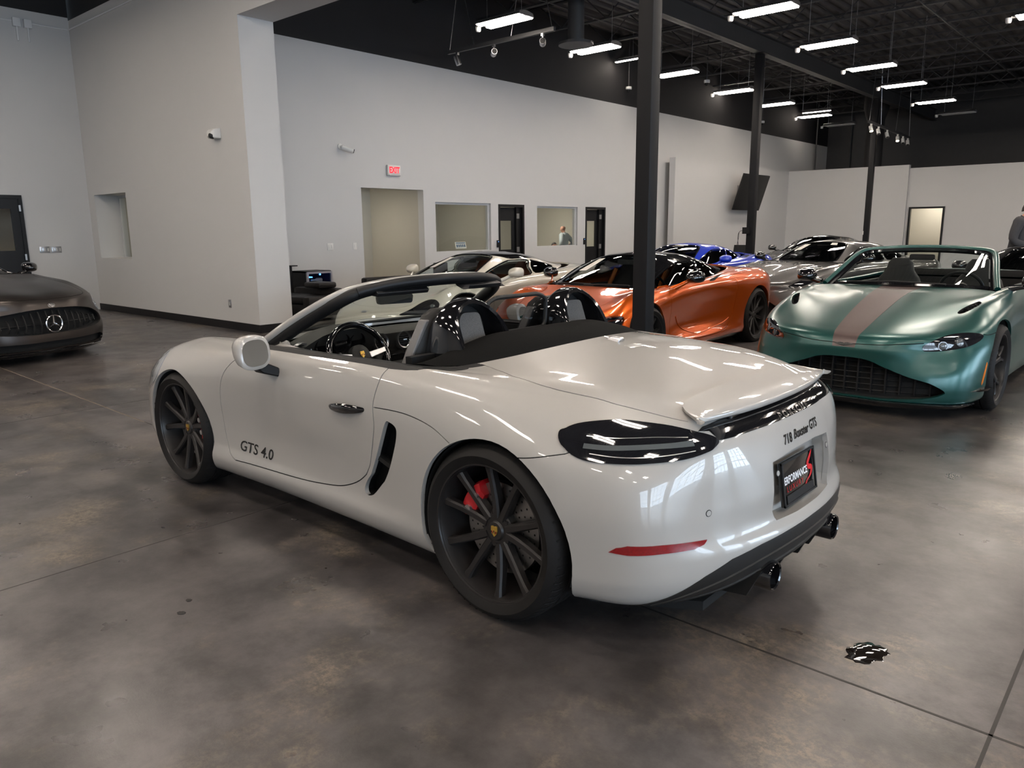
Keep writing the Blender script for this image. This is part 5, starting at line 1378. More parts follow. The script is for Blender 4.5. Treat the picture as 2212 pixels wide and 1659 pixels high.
for z in np.arange(.19, .45, .045):
    hw = min(.66, math.sqrt(max(.02, (.46 - z) / .48)))
    b.tube([(.79 - .35 * y * y, y, z) for y in np.linspace(-hw, hw, 15)], .004, 5)
G = b.build('grille_bars', M['blk_satin'], ast.out['grille'][0])
for s in (1, -1):
    for (uv, nm) in (((2.25, 5.35), 'lamp_projector'), ((2.75, 5.50), 'lamp_projector')):
        p = ast.S.ev(*uv)[0]; n = ast.S.nrm(*uv)[0]
        b = MB(); b.lathe([(0, .010), (.018, .009), (.024, .006), (.03, .004)], 16, 'z'); b.lathe([(.030, .006), (.036, .006), (.038, .003)], 18, 'z', m=1); b.xf(np.array(Vector(n).to_track_quat('Z', 'Y').to_matrix()), p)
        b.v = [(x, y * s, z) for x, y, z in b.v]; b.build(nm, [M['lens_dim'], M['chrome_d']], ast.out['headlamp'][0 if s > 0 else 1])
    for k in range(6):
        t_ = (k + .5) / 6; u_, v_ = np.array([3.25 + 1.15 * t_]), np.array([7.44 + .16 * t_]); p = (ast.S.ev(u_, v_)[0] - ast.S.nrm(u_, v_)[0] * .008) * np.array([1, s, 1])
        b = MB(); b.smooth = False; b.box(p, (.012, .034, .008), rot('Y', 25)); b.build('vent_slat', M['blk_gloss'], ast.out['bonnet_vent'][0 if s > 0 else 1])
wing = [(0, .55), (.3, .9), (1.1, 1), (2.2, .75), (3.0, .6), (2.4, .2), (1.5, -.2), (.7, -.45), (0, -.6)]
wp = [(y * .026, z * .017) for y, z in wing] + [(-y * .026, z * .017) for y, z in wing[::-1][1:-1]]
stuck(ast, 'winged_badge', [(1.0, y, .548 + z) for y, z in wp], [tuple(range(len(wp)))], 'crest_b', off=.004)
# windscreen, frame, cabin
W1 = [(-.64, .735, .915), (-.86, .675, 1.04), (-1.08, .62, 1.16), (-1.20, .565, 1.215), (-1.26, .44, 1.235), (-1.30, .22, 1.248), (-1.31, 0, 1.252)]
Wc = crv(W1 + [(x, -y, z) for x, y, z in W1[::-1][1:]], 5)
f1 = MB().tube(Wc, .026, 10).build('windscreen_frame', M['green'], ast.root)
MB().tube(Wc * np.array([1, .955, 1]) + np.array([.01, 0, -.022]), .026, 8).build('frame_lining', M['blk_gloss'], f1)
ww_ = Wc[np.argsort(Wc[:, 1])]
rows = [[(lambda B, T_: tuple(B + (T_ - B) * f))(np.array([-.54 - .18 * (y / .7) ** 2, y, .930 - .02 * (y / .7) ** 2]), np.array([np.interp(y * .80, ww_[:, 1], ww_[:, i]) for i in range(3)])) for y in np.linspace(-.70, .70, 25)] for f in np.linspace(0, 1, 6)]
MB().loft(rows, closed=False, cap=False).build('windscreen', M['wind'], ast.root, fix=False)
b = MB(); b.smooth = True
b.tube([(-.54 - .18 * (y / .7) ** 2, y, .932 - .02 * (y / .7) ** 2) for y in np.linspace(-.70, .70, 15)], .024, 8); b.build('windscreen_seal', M['blk_gloss'], ast.root)
MB().tube([(-.55, -.5, .945), (-.58, -.1, .957), (-.56, .35, .948)], .010, 6).build('wiper', M['blk_satin'], ast.root)
ast.interior(-.80, -1.75, trim='leather_k', seat='leather_k', z_belt=.91, dash_z=.90, seat_top=1.13, xr=-2.35)
ast.inside_mirror((-1.10, 0, 1.165))
ast.mirrors(-.78, .985, .985, M['blk_gloss'], (-.72, .80, .92))
b = MB(); b.loft([[(x, y, z) for y in np.linspace(-.72, .72, 13)] for x, z in ((-2.36, .93), (-2.45, .99), (-2.62, .985), (-2.72, .955))], closed=False, cap=False); b.build('soft_top_cover', M['fabric_b'], ast.root)
b = MB()
for sd in (1, -1): b.loft([[(.62, sd * .60, .225), (.66, sd * .60, .215), (.62, sd * .60, .20)], [(.52, sd * .83, .235), (.56, sd * .85, .225), (.52, sd * .83, .205)], [(.40, sd * .93, .26), (.41, sd * .96, .25), (.40, sd * .93, .22)]])
b.build('splitter_fin', M['blk_gloss'], ast.root)

# ------------------------------------------------------------------ orange coupe
M['orange'] = pm('metallic_orange_paint', (.62, .095, .001), .30, metal=.65, coat=1.0, coat_r=.02)
oc = Car('coupe', 'glossy orange mid-engined coupe with a black roof, behind the thick column', (3.18, -3.98, 91.0), ring_table(T_MID), M['orange'], 2.67, tr=(.335, .35), wheel_style='multi', arch=(.375, .39))
oc.hole('headlamp', 'lens_smoke', crv([(2.05, 5.9), (2.4, 6.28), (2.85, 6.36), (3.33, 6.08), (3.72, 5.7), (3.76, 5.35), (3.58, 5.02), (3.25, 5.1), (2.6, 5.62)], 4, True), .05, (-.6, -.2, -.5))
oc.hole('side_duct', 'blk_mat', crv([(8.15, 7.6), (8.5, 8.0), (8.85, 8.28), (8.6, 7.7), (8.2, 7.0), (7.95, 7.05)], 4, True), .07, (.7, -.6, 0))
oc.hole('lower_intake', 'blk_mat', crv([(1.6, 1.6), (2.9, 1.7), (3.2, 2.6), (2.6, 3.4), (1.9, 3.0)], 4, True), .08, (-1, 0, 0))
oc.patch('side_skirt', 'blk_gloss', [(5.8, -.1), (10.2, -.1), (10.1, 1.4), (9.2, 1.6), (6.2, 1.2)], .006, 'pair', .02)
oc.seam([(6.3, 1.4), (6.25, 4.5), (6.15, 6.6), (6.45, 8.0), (6.7, 9.2)], 5).seam([(6.3, 1.9), (8.3, 2.2), (9.0, 3.5), (9.3, 5.6), (9.0, 7.6), (8.6, 9.2)], 5).seam([(0, 7.3), (1.0, 7.3), (2.1, 7.6), (2.9, 8.4), (3.2, 9.6)], 5).seam(crv([(10.35, 7.1), (10.62, 7.5), (10.5, 8.0), (10.2, 7.8)], 5, True), 1, .004)
oc.finish()
X = oc.S.ev(*crv([(6.55, 4.6), (6.9, 3.7), (7.3, 2.88), (7.58, 2.72), (8.58, 3.33), (8.92, 3.75)], 6).T)
for sd in (1, -1): MB().tube(X * np.array([1, sd, 1]), .007, 6).build('door_crease', M['orange'], oc.root)
oc.cabin(G_MID, M['blk_gloss'], M['blk_gloss'], glass_m=('wind', 'wind_t', 'wind_d'))
M['leather_o'] = pm('orange_leather', (.55, .16, .03), .5); M['leather_t'] = pm('tan_leather', (.20, .060, .026), .5, noise=.1, nscale=40)
oc.interior(-.72, -1.66, zf=.22, z_belt=.80, dash_z=.80, seat_top=1.02, xr=-2.05)
for sd in (1, -1):
    for e in (1, -1): MB().tube([(-1.50, .37 * sd + e * .235, .55), (-1.56, .37 * sd + e * .225, .78), (-1.58, .37 * sd + e * .15, .96)], .028, 8).build('seat_bolster', M['leather_o'], oc.root)
oc.inside_mirror((-.98, 0, 1.07))
oc.mirrors(-.80, 1.0, .935, M['blk_gloss'], (-.60, .82, .80), stalk=M['orange'])
sheet(oc, [(1.15, .75), (1.62, .75), (1.45, 1.6), (1.05, 1.6)], oc.gs, -1)
for k, (y0, y1) in enumerate(((-.55, -.05), (-.1, .45))): MB().tube([(-.26, y0, .842), (-.31 - .05 * abs(y1), (y0 + y1) / 2, .852), (-.33, y1, .848)], .009, 6).build('wiper', M['blk_satin'], oc.root)

# ------------------------------------------------------------------ cream coupe
M['cream'] = pm('cream_white_paint', (.66, .63, .54), .3, coat=1.0, coat_r=.02)
wt = Car('coupe', 'cream-white mid-engined coupe with a black roof and tan cabin', (5.60, -3.78, 90.0), ring_table(T_MID, zs=.985), M['cream'], 2.675, tr=(.335, .35), wheel_style='multi', arch=(.375, .39))
wt.patch('headlamp', 'lens_smoke', crv([(1.75, 5.55), (2.15, 6.22), (2.5, 6.85), (2.85, 6.98), (3.35, 6.55), (3.62, 5.95), (3.58, 5.5), (3.35, 5.18), (2.7, 5.32), (2.15, 5.46)], 4, True), .004, 'pair')
wt.seam([(0, 6.6), (1.0, 6.6), (1.9, 6.8), (2.3, 7.4), (2.5, 8.4), (2.6, 9.6)], 5).seam([(6.3, 1.4), (6.25, 4.5), (6.15, 6.6), (6.45, 8.0), (6.7, 9.2)], 5).seam([(6.3, 1.9), (8.3, 2.2), (9.0, 3.5), (9.3, 5.6), (9.2, 7.6), (8.8, 9.2)], 5)
wt.hole('side_duct', 'blk_mat', crv([(8.9, 8.35), (9.6, 8.75), (9.95, 8.85), (9.9, 8.6), (9.4, 8.35)], 4, True), .05, (.6, -.6, -.2))
wt.patch('side_skirt', 'blk_gloss', [(5.8, -.1), (10.2, -.1), (10.1, 1.0), (6.2, .9)], .004, 'pair', .02)
wt.finish()
wt.cabin(G_MID, M['blk_gloss'], M['cream'], glass_m=('wind', 'wind', 'wind_d'), zs=.985)
wt.interior(-.72, -1.66, zf=.22, trim='leather_t', seat='leather_t', z_belt=.80, dash_z=.80, seat_top=1.02, xr=-2.05)
wt.inside_mirror((-.98, 0, 1.05))
wt.mirrors(-.80, 1.0, .925, M['cream'], (-.60, .82, .79))
sheet(wt, [(1.15, .75), (1.62, .75), (1.45, 1.6), (1.05, 1.6)], wt.gs, -1)
stuck(wt, 'nose_badge', [(1.2, y, .505 + z) for y, z in rpoly([(-.05, -.012), (.05, -.012), (.05, .012), (-.05, .012)], .01, 3)], [tuple(range(16))], 'satin_al', off=.003)
for s in (1, -1):
    h = wt.S; p = h.ev(3.2, 6.0)[0]; n = h.nrm(3.2, 6.0)[0]; b = MB(); b.lathe([(0, .008), (.02, .008), (.028, .004)], 14, 'z'); b.lathe([(.03, .007), (.036, .007), (.038, .003)], 16, 'z', m=1); b.xf(np.array(Vector(n).to_track_quat('Z', 'Y').to_matrix()), p); b.v = [(x, y * s, z) for x, y, z in b.v]; b.build('lamp_projector', [M['lens_dim'], M['chrome_d']], wt.out['headlamp'][0 if s > 0 else 1])

# ------------------------------------------------------------------ blue coupe behind them
M['blue'] = pm('bright_blue_paint', (.004, .040, .60), .28, coat=1.0, coat_r=.02)
bl = Car('coupe', 'bright blue coupe parked behind the orange and cream cars', (5.20, -8.85, 90.5), ring_table(T_MID, zs=1.0), M['blue'], 2.6, tr=(.34, .35), wheel_style='multi', du=.06, arch=(.375, .39))
bl.hole('side_duct', 'blk_mat', crv([(9.0, 8.2), (9.5, 8.7), (10.1, 8.9), (10.2, 8.6), (9.8, 8.2), (9.3, 7.9)], 4, True), .08, (.7, -.6, 0))
bl.patch('headlamp', 'lens_smoke', crv([(2.3, 5.6), (3.2, 6.6), (4.0, 7.1), (4.2, 6.6), (3.5, 5.9), (2.8, 5.4)], 4, True), .004, 'pair')
bl.seam([(6.3, 1.4), (6.25, 4.5), (6.15, 6.6), (6.45, 8.0), (6.7, 9.2)], 5).finish()
bl.cabin(G_MID, None, M['blue'], glass_m=('wind_t', 'wind_t', 'wind_d'), du=.06)
bl.interior(-.72, -1.66, zf=.22, z_belt=.80, dash_z=.80, seat_top=1.02, xr=-2.05); bl.inside_mirror((-.98, 0, 1.07))
bl.mirrors(-.80, .99, .93, M['blue'], (-.62, .82, .80))

# ------------------------------------------------------------------ grey coupe behind the green roadster
M['grey'] = pm('mid_grey_metallic_paint', (.080, .076, .073), .3, metal=.4, coat=1.0, coat_r=.02)
gy = Car('coupe', 'dark grey metallic front-engined coupe with a paper sheet in its windscreen', (3.0, -9.0, 76.0), drop_nose(ring_table(T_GT, zs=.99), .05), M['grey'], 2.8, wheel_style='seven', du=.06)
gy.hole('grille', 'blk_mat', crv([(-.08, 1.36), (1.2, 1.4), (2.2, 1.9), (1.8, 3.0), (1.0, 3.9), (-.08, 4.1)], 4), .10, (-1, 0, 0), mirror='join')
gy.patch('headlamp', 'lens_smoke', crv([(2.3, 5.4), (3.0, 6.3), (3.9, 6.4), (4.1, 5.9), (3.2, 5.5)], 4, True), .004, 'pair')
gy.seam([(0, 5.6), (1.5, 5.8), (2.6, 6.4), (3.6, 7.2), (4.6, 8.4), (5.2, 9.4)], 5).finish()
gy.cabin(G_GT, None, M['grey'], glass_m=('wind_t', 'wind_t', 'wind_d'), du=.06, zs=.99)
gy.interior(-.95, -1.85, z_belt=.88, dash_z=.88, seat_top=1.10, xr=-2.5); gy.inside_mirror((-1.15, 0, 1.14))
gy.mirrors(-.80, .99, .985, M['blk_gloss'], (-.78, .80, .90))
sheet(gy, [(1.05, .95), (1.62, .95), (1.48, 1.65), (.95, 1.65)], gy.gs, -1)
sheet(gy, [(.55, 1.55), (1.0, 1.55), (.9, 1.85), (.5, 1.85)], gy.gs, 1, name='window_sticker')

# ------------------------------------------------------------------ black cars half hidden at the back and at the right edge
M['black_p'] = pm('gloss_black_paint', (.008, .008, .009), .25, coat=1.0, coat_r=.02)
bk = Car('coupe', 'gloss black low coupe at the right edge, behind the green roadster', (-.32, -9.0, 90.0), ring_table(T_MID, zs=1.0), M['black_p'], 2.62, wheel_style='multi', du=.06, tr=(.335, .35), arch=(.375, .39))
bk.patch('headlamp', 'lens_smoke', crv([(2.3, 5.6), (3.2, 6.6), (4.0, 7.1), (4.2, 6.6), (3.5, 5.9), (2.8, 5.4)], 4, True), .004, 'pair')
bk.finish(); bk.cabin(G_MID, None, M['black_p'], glass_m=('wind_t', 'wind_t', 'wind_d'), du=.06)
bk.interior(-.72, -1.66, zf=.22, z_belt=.80, dash_z=.80, seat_top=1.02, xr=-2.05); bk.inside_mirror((-.98, 0, 1.02)); bk.mirrors(-.80, .99, .90, M['black_p'], (-.62, .82, .77))
b2 = Car('coupe', 'black coupe far back, half hidden behind the grey coupe', (4.75, -14.4, 90.0), drop_nose(ring_table(T_GT), .05), M['black_p'], 2.75, wheel_style='seven', du=.07)
b2.finish(); b2.cabin(G_GT, None, M['black_p'], glass_m=('wind_d', 'wind_d', 'wind_d'), du=.07); b2.interior(-.95, -1.85, z_belt=.88, dash_z=.88, seat_top=1.10, xr=-2.5); b2.inside_mirror((-1.15, 0, 1.14)); b2.mirrors(-.80, .99, .985, M['black_p'], (-.78, .80, .90))

# ------------------------------------------------------------------ satin dark grey coupe at the left edge
M['graph'] = pm('satin_graphite_paint', (.060, .052, .048), .30, metal=.75)
def merc_table():
    A = drop_nose(ring_table(T_GT, zs=1.045, ys=1.02, xs=1.03), -.02); return A
me = Car('coupe', 'satin dark grey front-engined coupe with a slatted grille at the left edge', (8.84, .0, -161.5), merc_table(), M['graph'], 2.78, wheel_style='seven', wheel_mat='gun', du=.04, tr=(.35, .36), yo=(.945, .955))
me.hole('grille', 'blk_mat', crv([(-.08, 2.6), (.75, 2.6), (1.8, 2.8), (2.5, 3.2), (2.5, 3.9), (1.95, 4.5), (1.3, 4.8), (.7, 5.0), (-.08, 5.06)], 5), .10, (-1, 0, 0), mirror='join')
me.hole('lower_intake', 'blk_mat', crv([(-.08, 1.2), (1.2, 1.2), (2.4, 1.25), (2.75, 1.5), (2.3, 1.95), (.9, 1.9), (-.08, 1.9)], 4), .08, (-1, 0, 0), mirror='join')
me.hole('corner_duct', 'blk_gloss', crv([(3.3, 1.6), (3.9, 1.8), (4.0, 2.9), (3.75, 3.8), (3.5, 3.0)], 4, True), .05, (-.8, -.4, 0))
me.patch('splitter', 'blk_gloss', [(-.1, -.1), (3.9, -.1), (3.9, .8), (3.2, 1.0), (2, 1.05), (-.1, 1.05)], .02, 'join')
me.patch('headlamp', 'lens_clear', crv([(2.62, 4.6), (2.7, 5.2), (3.0, 5.75), (3.4, 5.7), (3.4, 4.9), (3.1, 4.2), (2.8, 4.2)], 4, True), .004, 'pair')
me.seam([(0, 6.05), (1.2, 6.1), (2.0, 6.3), (2.6, 6.9), (3.4, 7.8), (4.4, 8.6), (5.2, 9.4)], 5).finish()
b = MB()
for y in np.arange(-.64, .65, .085):
    k = (y / .70) ** 2; x = .865 - .28 * y * y; b.tube([(x - .02, y, .33 + .09 * k), (x + .012, y, .42), (x - .01, y, .51 - .04 * k), (x - .04, y, .59 - .17 * k)], .010, 6)
b.tube([(.83 - .28 * y * y, y, .44) for y in np.linspace(-.64, .64, 17)], .006, 6)
b.build('grille_slats', M['satin_al'] if False else M['grey_plast'], me.out['grille'][0])
sx = .905; b = MB(); b.tube([(sx, .098 * math.cos(a), .445 + .098 * math.sin(a)) for a in np.linspace(0, 2 * math.pi, 40, endpoint=False)], .009, 8, closed=True)
for i in range(3):
    a = math.pi / 2 + i * 2 * math.pi / 3; b.loft([[(sx + .006, 0, .445), (sx, -.013 * math.sin(a), .445 + .013 * math.cos(a)), (sx, .013 * math.sin(a), .445 - .013 * math.cos(a))], [(sx + .002, .095 * math.cos(a), .445 + .095 * math.sin(a)), (sx, .095 * math.cos(a) - .002, .445 + .095 * math.sin(a)), (sx, .095 * math.cos(a) + .002, .445 + .095 * math.sin(a))]])
b.build('star_emblem', M['chrome'], me.out['grille'][0])
stuck(me, 'nose_badge', [(1.3, .045 * math.cos(a), .655 + .026 * math.sin(a)) for a in np.linspace(0, 2 * math.pi, 20, endpoint=False)], [tuple(range(20))], 'chrome_d', off=.004)
for s in (1, -1):
    for uv in ((2.95, 4.75), (3.15, 5.2)):
        p = me.S.ev(*uv)[0]; n = me.S.nrm(*uv)[0]; b = MB(); b.lathe([(0, .009), (.025, .008), (.034, .003)], 14, 'z'); b.lathe([(.034, .007), (.04, .007), (.042, .002)], 16, 'z', m=1); b.xf(np.array(Vector(n).to_track_quat('Z', 'Y').to_matrix()), p); b.v = [(x, y * s, z) for x, y, z in b.v]; b.build('lamp_projector', [M['lens_smoke'], M['satin_al']], me.out['headlamp'][0 if s > 0 else 1])
me.cabin(G_GT, None, M['graph'], glass_m=('wind_t', 'wind_d', 'wind_d'), zs=1.045)
me.interior(-.95, -1.85, z_belt=.90, dash_z=.92, seat_top=1.13, xr=-2.5); me.inside_mirror((-1.15, 0, 1.19))
me.mirrors(-.80, 1.0, 1.03, M['blk_gloss'], (-.78, .82, .94))
# ------------------------------------------------------------------ doors, windows and their frames
def frame_rect(name, axis, pos, u0, u1, z0, z1, w_, d, m, parent=None, bottom=True, wb=None):
    b = MB(); b.smooth = False
    rs = [(u0, u0 + w_, z0, z1), (u1 - w_, u1, z0, z1), (u0 + w_, u1 - w_, z1 - w_, z1)] + ([(u0 + w_, u1 - w_, z0, z0 + (wb or w_))] if bottom else [])
    for a, c, e, f in rs:
        if axis == 'x': b.b2((pos, a, e), (pos + d, c, f))
        else: b.b2((a, pos, e), (c, pos + d, f))
    return b.build(name, M[m], parent)
def window(n, axis, pos, u0, u1, z0, z1, m='frame_w', glass_='pane', d=.05, w_=.045):
    o = S_(frame_rect(f'window_{n}', axis, pos, u0, u1, z0, z1, w_, d, m, None, True, .010))
    b = MB(); b.smooth = False
    q = pos + d / 2
    if axis == 'x': b.add([(q, u0, z0), (q, u1, z0), (q, u1, z1), (q, u0, z1)], [(0, 1, 2, 3)])
    else: b.add([(u0, q, z0), (u1, q, z0), (u1, q, z1), (u0, q, z1)], [(0, 1, 2, 3)])
    b.build('pane', M[glass_], o); return o
window(1, 'x', XW + .06, -10.58, -8.82, .99, 2.06); window(2, 'x', XW + .06, -13.98, -12.28, 1.03, 2.03)
window(3, 'y', -3.58, 12.47, 13.86, 1.0, 2.17)
def hinged(n, axis, pos, u0, u1, z1, leaf_open, glass_rect, label=None):
    """black frame and leaf with a tall lite and steel hinges"""
    fr = S_(frame_rect(f'door_{n}', axis, pos, u0, u1, 0, z1, .06, .16, 'frame_b', bottom=False))
    return fr
def leaf(parent, hinge, ang, wd, h, lite, t=.045, glass_='pane'):
    """door leaf hung at a point; local x runs along the leaf"""
    b = MB(); b.smooth = False; x0, x1, z0, z1 = lite
    for a, c, e, f in ((0, x0, 0, h), (x1, wd, 0, h), (x0, x1, 0, z0), (x0, x1, z1, h)): b.b2((a, -t / 2, e + .01), (c, t / 2, f))
    R = rot('Z', ang); b.xf(R, hinge); o = b.build('door_leaf', M['frame_b'], parent)
    g = MB(); g.smooth = False; g.add([(x0, 0, z0), (x1, 0, z0), (x1, 0, z1), (x0, 0, z1)], [(0, 1, 2, 3)]); g.xf(R, hinge); g.build('pane', M[glass_], o)
    g = MB(); g.tube([(wd - .09, -.06, 1.0), (wd - .09, -.06, 1.0)], .0, 4) if False else g.box((wd - .08, -.045, 1.02), (.05, .05, .02)); g.box((wd - .12, -.07, 1.02), (.12, .02, .022)); g.xf(R, hinge); g.build('door_handle', M['steel'], o)
    return o
for n, (y0, y1, z1) in enumerate(((-11.78, -10.84, 2.05), (-15.27, -14.33, 2.04))):
    f = hinged(n + 1, 'x', XW - .01, y0, y1, z1, True, None)
    leaf(f, (XW + .10, y0 + .24, 0), 78, .60, z1 - .07, (.10, .48, .98, 1.66))
    b = MB(); b.smooth = False
    for z in (.98, 1.78): b.box((XW + .03, y0 + .22, z), (.05, .09, .12))
    b.build('hinge', M['steel'], f)
    q = MB(); q.b2((XW + .02, y0 + .24, .1), (XW + .05, y0 + .27, z1 - .07)); q.build('closed_leaf', M['frame_b'], f); 
    q = MB(); q.smooth = False; q.b2((XW + .06, y0 + .06, .01), (XW + .10, y0 + .25, z1 - .06)); q.build('side_panel', M['frame_b'], f)
f3 = S_(frame_rect('door_3', 'x', XL - .03, -1.96, -.98, 0, 2.15, .06, .16, 'frame_b', bottom=False))
leaf(f3, (XL + .02, -1.90, 0), 90, .86, 2.09, (.13, .73, 1.17, 1.90), glass_='clear')
b = MB(); b.smooth = False
for z in (.30, 1.05, 1.92): b.box((XL - .035, -1.905, z), (.02, .03, .11))
b.build('hinge', M['steel'], f3)
S_(frame_rect('door_4', 'y', -27.20, 4.73, 5.86, 0, 2.10, .06, .14, 'frame_b', bottom=False))

# ------------------------------------------------------------------ things on the walls
def on(name, label, cat, lo, hi, m, bev=.004, group=None):
    return tag(MB().b2(lo, hi, bev=bev).build(name, M[m]), label, cat, group)
t = thing('exit_sign', 'white exit sign with red letters above the corridor opening', 'exit sign', (XW, -7.66, 2.66))
MB().b2((-.06, -.17, -.105), (-.006, .17, .105), bev=.012).build('sign_box', M['plastic_w'], t)
V, F = text_mesh('EXIT', .165, sx=.80, bold=.006); b = MB(); b.smooth = False
b.add([(-.062, -x, y) for x, y, z in V], F); b.build('sign_letters', emit('exit_red', (.80, .015, .03), 1.6), t, fix=False)
MB().lathe([(0, 0), (.018, 0), (.018, .02), (0, .02)], 12, 'x', (-.075, .13, -.085)).build('test_lamp', M['plastic_w'], t)
t = thing('security_camera', 'white bullet camera on the office wall left of the exit sign', 'security camera', (XW, -6.38, 3.04))
MB().lathe([(0, -.03), (.05, -.03), (.055, -.0)], 20, 'x').build('mount', M['plastic_w'], t)
MB().tube([(-.03, 0, 0), (-.09, -.04, -.03)], .018, 8).build('arm', M['plastic_w'], t)
b = MB(); b.tube([(-.06, 0, -.015), (-.15, -.20, -.08)], .045, 14); b.tube([(-.148, -.196, -.079), (-.158, -.214, -.086)], .040, 14, m=1); b.build('camera_body', [M['plastic_w'], M['blk_gloss']], t)
t = thing('motion_detector', 'white wedge-shaped wall camera high on the near side wall', 'security camera', (9.08, -3.10, 2.87))
b = MB(); b.loft([[(x, 0.0, z) for x, z in ((-.10, -.07), (.10, -.07), (.10, .08), (-.10, .08))], [(x, .10, z) for x, z in ((-.09, -.065), (.09, -.065), (.09, .06), (-.09, .06))], [(x, .14, z) for x, z in ((-.06, -.04), (.06, -.04), (.06, .02), (-.06, .02))]]); b.build('housing', M['plastic_w'], t, bevel=.01)
MB().lathe([(0, .04), (.03, .035), (.042, .01), (.045, -.02)], 18, 'y', (-.035, .115, -.035)).build('lens', M['grey_plast'], t)
def plate(name, label, c, n, w_, h, axis, m='plastic_w', toggles=2, tm=None, cat='switch'):
    t = thing(name, label, cat, c)
    def bx(cx, cz, ww, hh, d0, d1, nm, mm):
        if axis == 'x': MB().b2((-d1 * n, cx - ww / 2, cz - hh / 2), (-d0 * n, cx + ww / 2, cz + hh / 2), bev=.001).build(nm, M[mm], t)
        else: MB().b2((cx - ww / 2, d0, cz - hh / 2), (cx + ww / 2, d1, cz + hh / 2), bev=.001).build(nm, M[mm], t)
    bx(0, 0, w_, h, 0, .008, 'cover', m)
    for i in range(toggles):
        x = (i - (toggles - 1) / 2) * w_ / toggles
        bx(x, 0, w_ / toggles * .35, h * .45, .008, .014, 'toggle', tm or m)
plate('switch_plate', 'left of two steel switch plates beside the black end door', (XL, -2.235, 1.175), 1, .165, .115, 'x', 'steel', 3, 'plastic_w')
plate('switch_plate', 'right of two steel switch plates, nearer the wall corner', (XL, -2.435, 1.172), 1, .165, .115, 'x', 'steel', 3, 'plastic_w')
plate('switch_plate', 'white double switch plate left of the corridor opening', (XW, -6.04, 1.17), 1, .135, .13, 'x', 'plastic_w', 2)
plate('switch_plate', 'white single switch plate right beside the corridor opening', (XW, -6.62, 1.17), 1, .085, .13, 'x', 'plastic_w', 1)
plate('wall_socket', 'steel power socket low on the near side wall', (9.12, -3.10, .39), 1, .075, .12, 'y', 'steel', 1, 'plastic_w', cat='socket')
for y, lb in ((-10.80, 'small black keypad with a blue light beside the first office door'), (-14.27, 'small black keypad with a blue light beside the second office door')):
    t = thing('door_keypad', lb, 'keypad', (XW, y, 1.13)); MB().b2((-.03, -.035, -.085), (0, .035, .085), bev=.006).build('keypad_body', M['plastic_b'], t)
    MB().lathe([(0, -.033), (.008, -.032), (.009, -.029)], 10, 'x', (0, 0, .05)).build('indicator', M['led_blue'], t)
# conduit and boxes near the ceiling of the end wall
tag(MB().tube([(XL - .016, -2.475, 5.12), (XL - .016, -3.07, 5.12), (XL - .04, -3.084, 5.12), (9.0, -3.084, 5.13)], .014, 6).build('conduit', M['white']), 'thin white conduit from the right junction box round the corner along the side wall', 'conduit')
tag(MB().tube([(XL - .016, 4, 5.12), (XL - .016, -2.17, 5.12)], .014, 6).build('conduit', M['white']), 'thin white conduit left of the junction boxes on the end wall', 'conduit')
for y, lb in ((-2.235, 'left of two white junction boxes high on the end wall'), (-2.41, 'right of two white junction boxes high on the end wall')):
    t = thing('junction_box', lb, 'junction box', (XL, y, 5.10)); MB().b2((-.07, -.06, -.07), (0, .06, .07), bev=.004).build('box', M['white'], t)
    MB().tube([(-.03, 0, -.07), (-.03, 0, -.30)], .014, 8).build('conduit_stub', M['white'], t)
# ceiling mounted cameras
for (x, y, z), lb in (((10.45, -16.1, 5.24), 'white dome camera below the ceiling left of the thick column'), ((8.9, -17.65, 5.42), 'white dome camera under the ceiling right of the thick column'), ((10.45, -24.9, 5.16), 'white dome camera near the second column top')):
    t = thing('dome_camera', lb, 'security camera', (x, y, z)); MB().lathe([(0, .06), (.08, .06), (.085, .0), (.07, -.02)], 18, 'z').build('housing', M['plastic_w'], t)
    MB().lathe([(0, -.09), (.035, -.08), (.058, -.05), (.062, -.02)], 16, 'z').build('dome', M['grey_plast'], t); MB().tube([(0, 0, .06), (0, 0, 6.58 - z)], .015, 6).build('stem', M['dark_beam'], t)
# ---- track lights
def track(label, p, q, heads, z_top, lit=()):
    t = thing('track_light', label, 'track light', p); p, q = np.array(p, float), np.array(q, float); d = q - p; L = np.linalg.norm(d); e = d / L
    b = MB(); b.smooth = False; n = np.array([-e[1], e[0], 0]) * .03; V = []
    for s in (0, 1):
        for a, c in ((-1, 0), (1, 0), (1, .07), (-1, .07)): V.append(e * L * s + n * a + np.array([0, 0, c]))
    b.add(V, [(0, 1, 2, 3), (7, 6, 5, 4), (0, 4, 5, 1), (1, 5, 6, 2), (2, 6, 7, 3), (3, 7, 4, 0)]); b.build('rail', M['dark_beam'], t)
    for s, dx in ((.02, .35), (.27, -.40), (.62, .35), (.98, -.4)):
        MB().tube([e * L * s + np.array([0, 0, .06]), e * (L * s + dx) + np.array([0, 0, z_top - p[2]])], .006, 5).build('hanger_wire', M['steel'], t)
    for i, (s, ax) in enumerate(heads):
        c = e * L * s; ax = np.array(ax, float); ax /= np.linalg.norm(ax); h = MB(); h.tube([c, c + np.array([0, 0, -.10])], .012, 6); h.box(c + np.array([0, 0, -.02]), (.05, .05, .05)); k = c + np.array([0, 0, -.15])
        h.tube([k - ax * .09, k - ax * .085, k + ax * .085, k + ax * .09], [.04, .055, .058, .056], 16)
        o = h.build('spot_head', M['steel'] if not lit else M['plastic_w'], t)
        g = MB(); g.smooth = False; g.tube([k + ax * .088, k + ax * .093], .048, 16); g.build('spot_lens', M['spot_on'] if i in lit else M['grey_plast'], o)
M['spot_on'] = emit('spot_lens_lit', (1.0, .80, .52), 12.0)
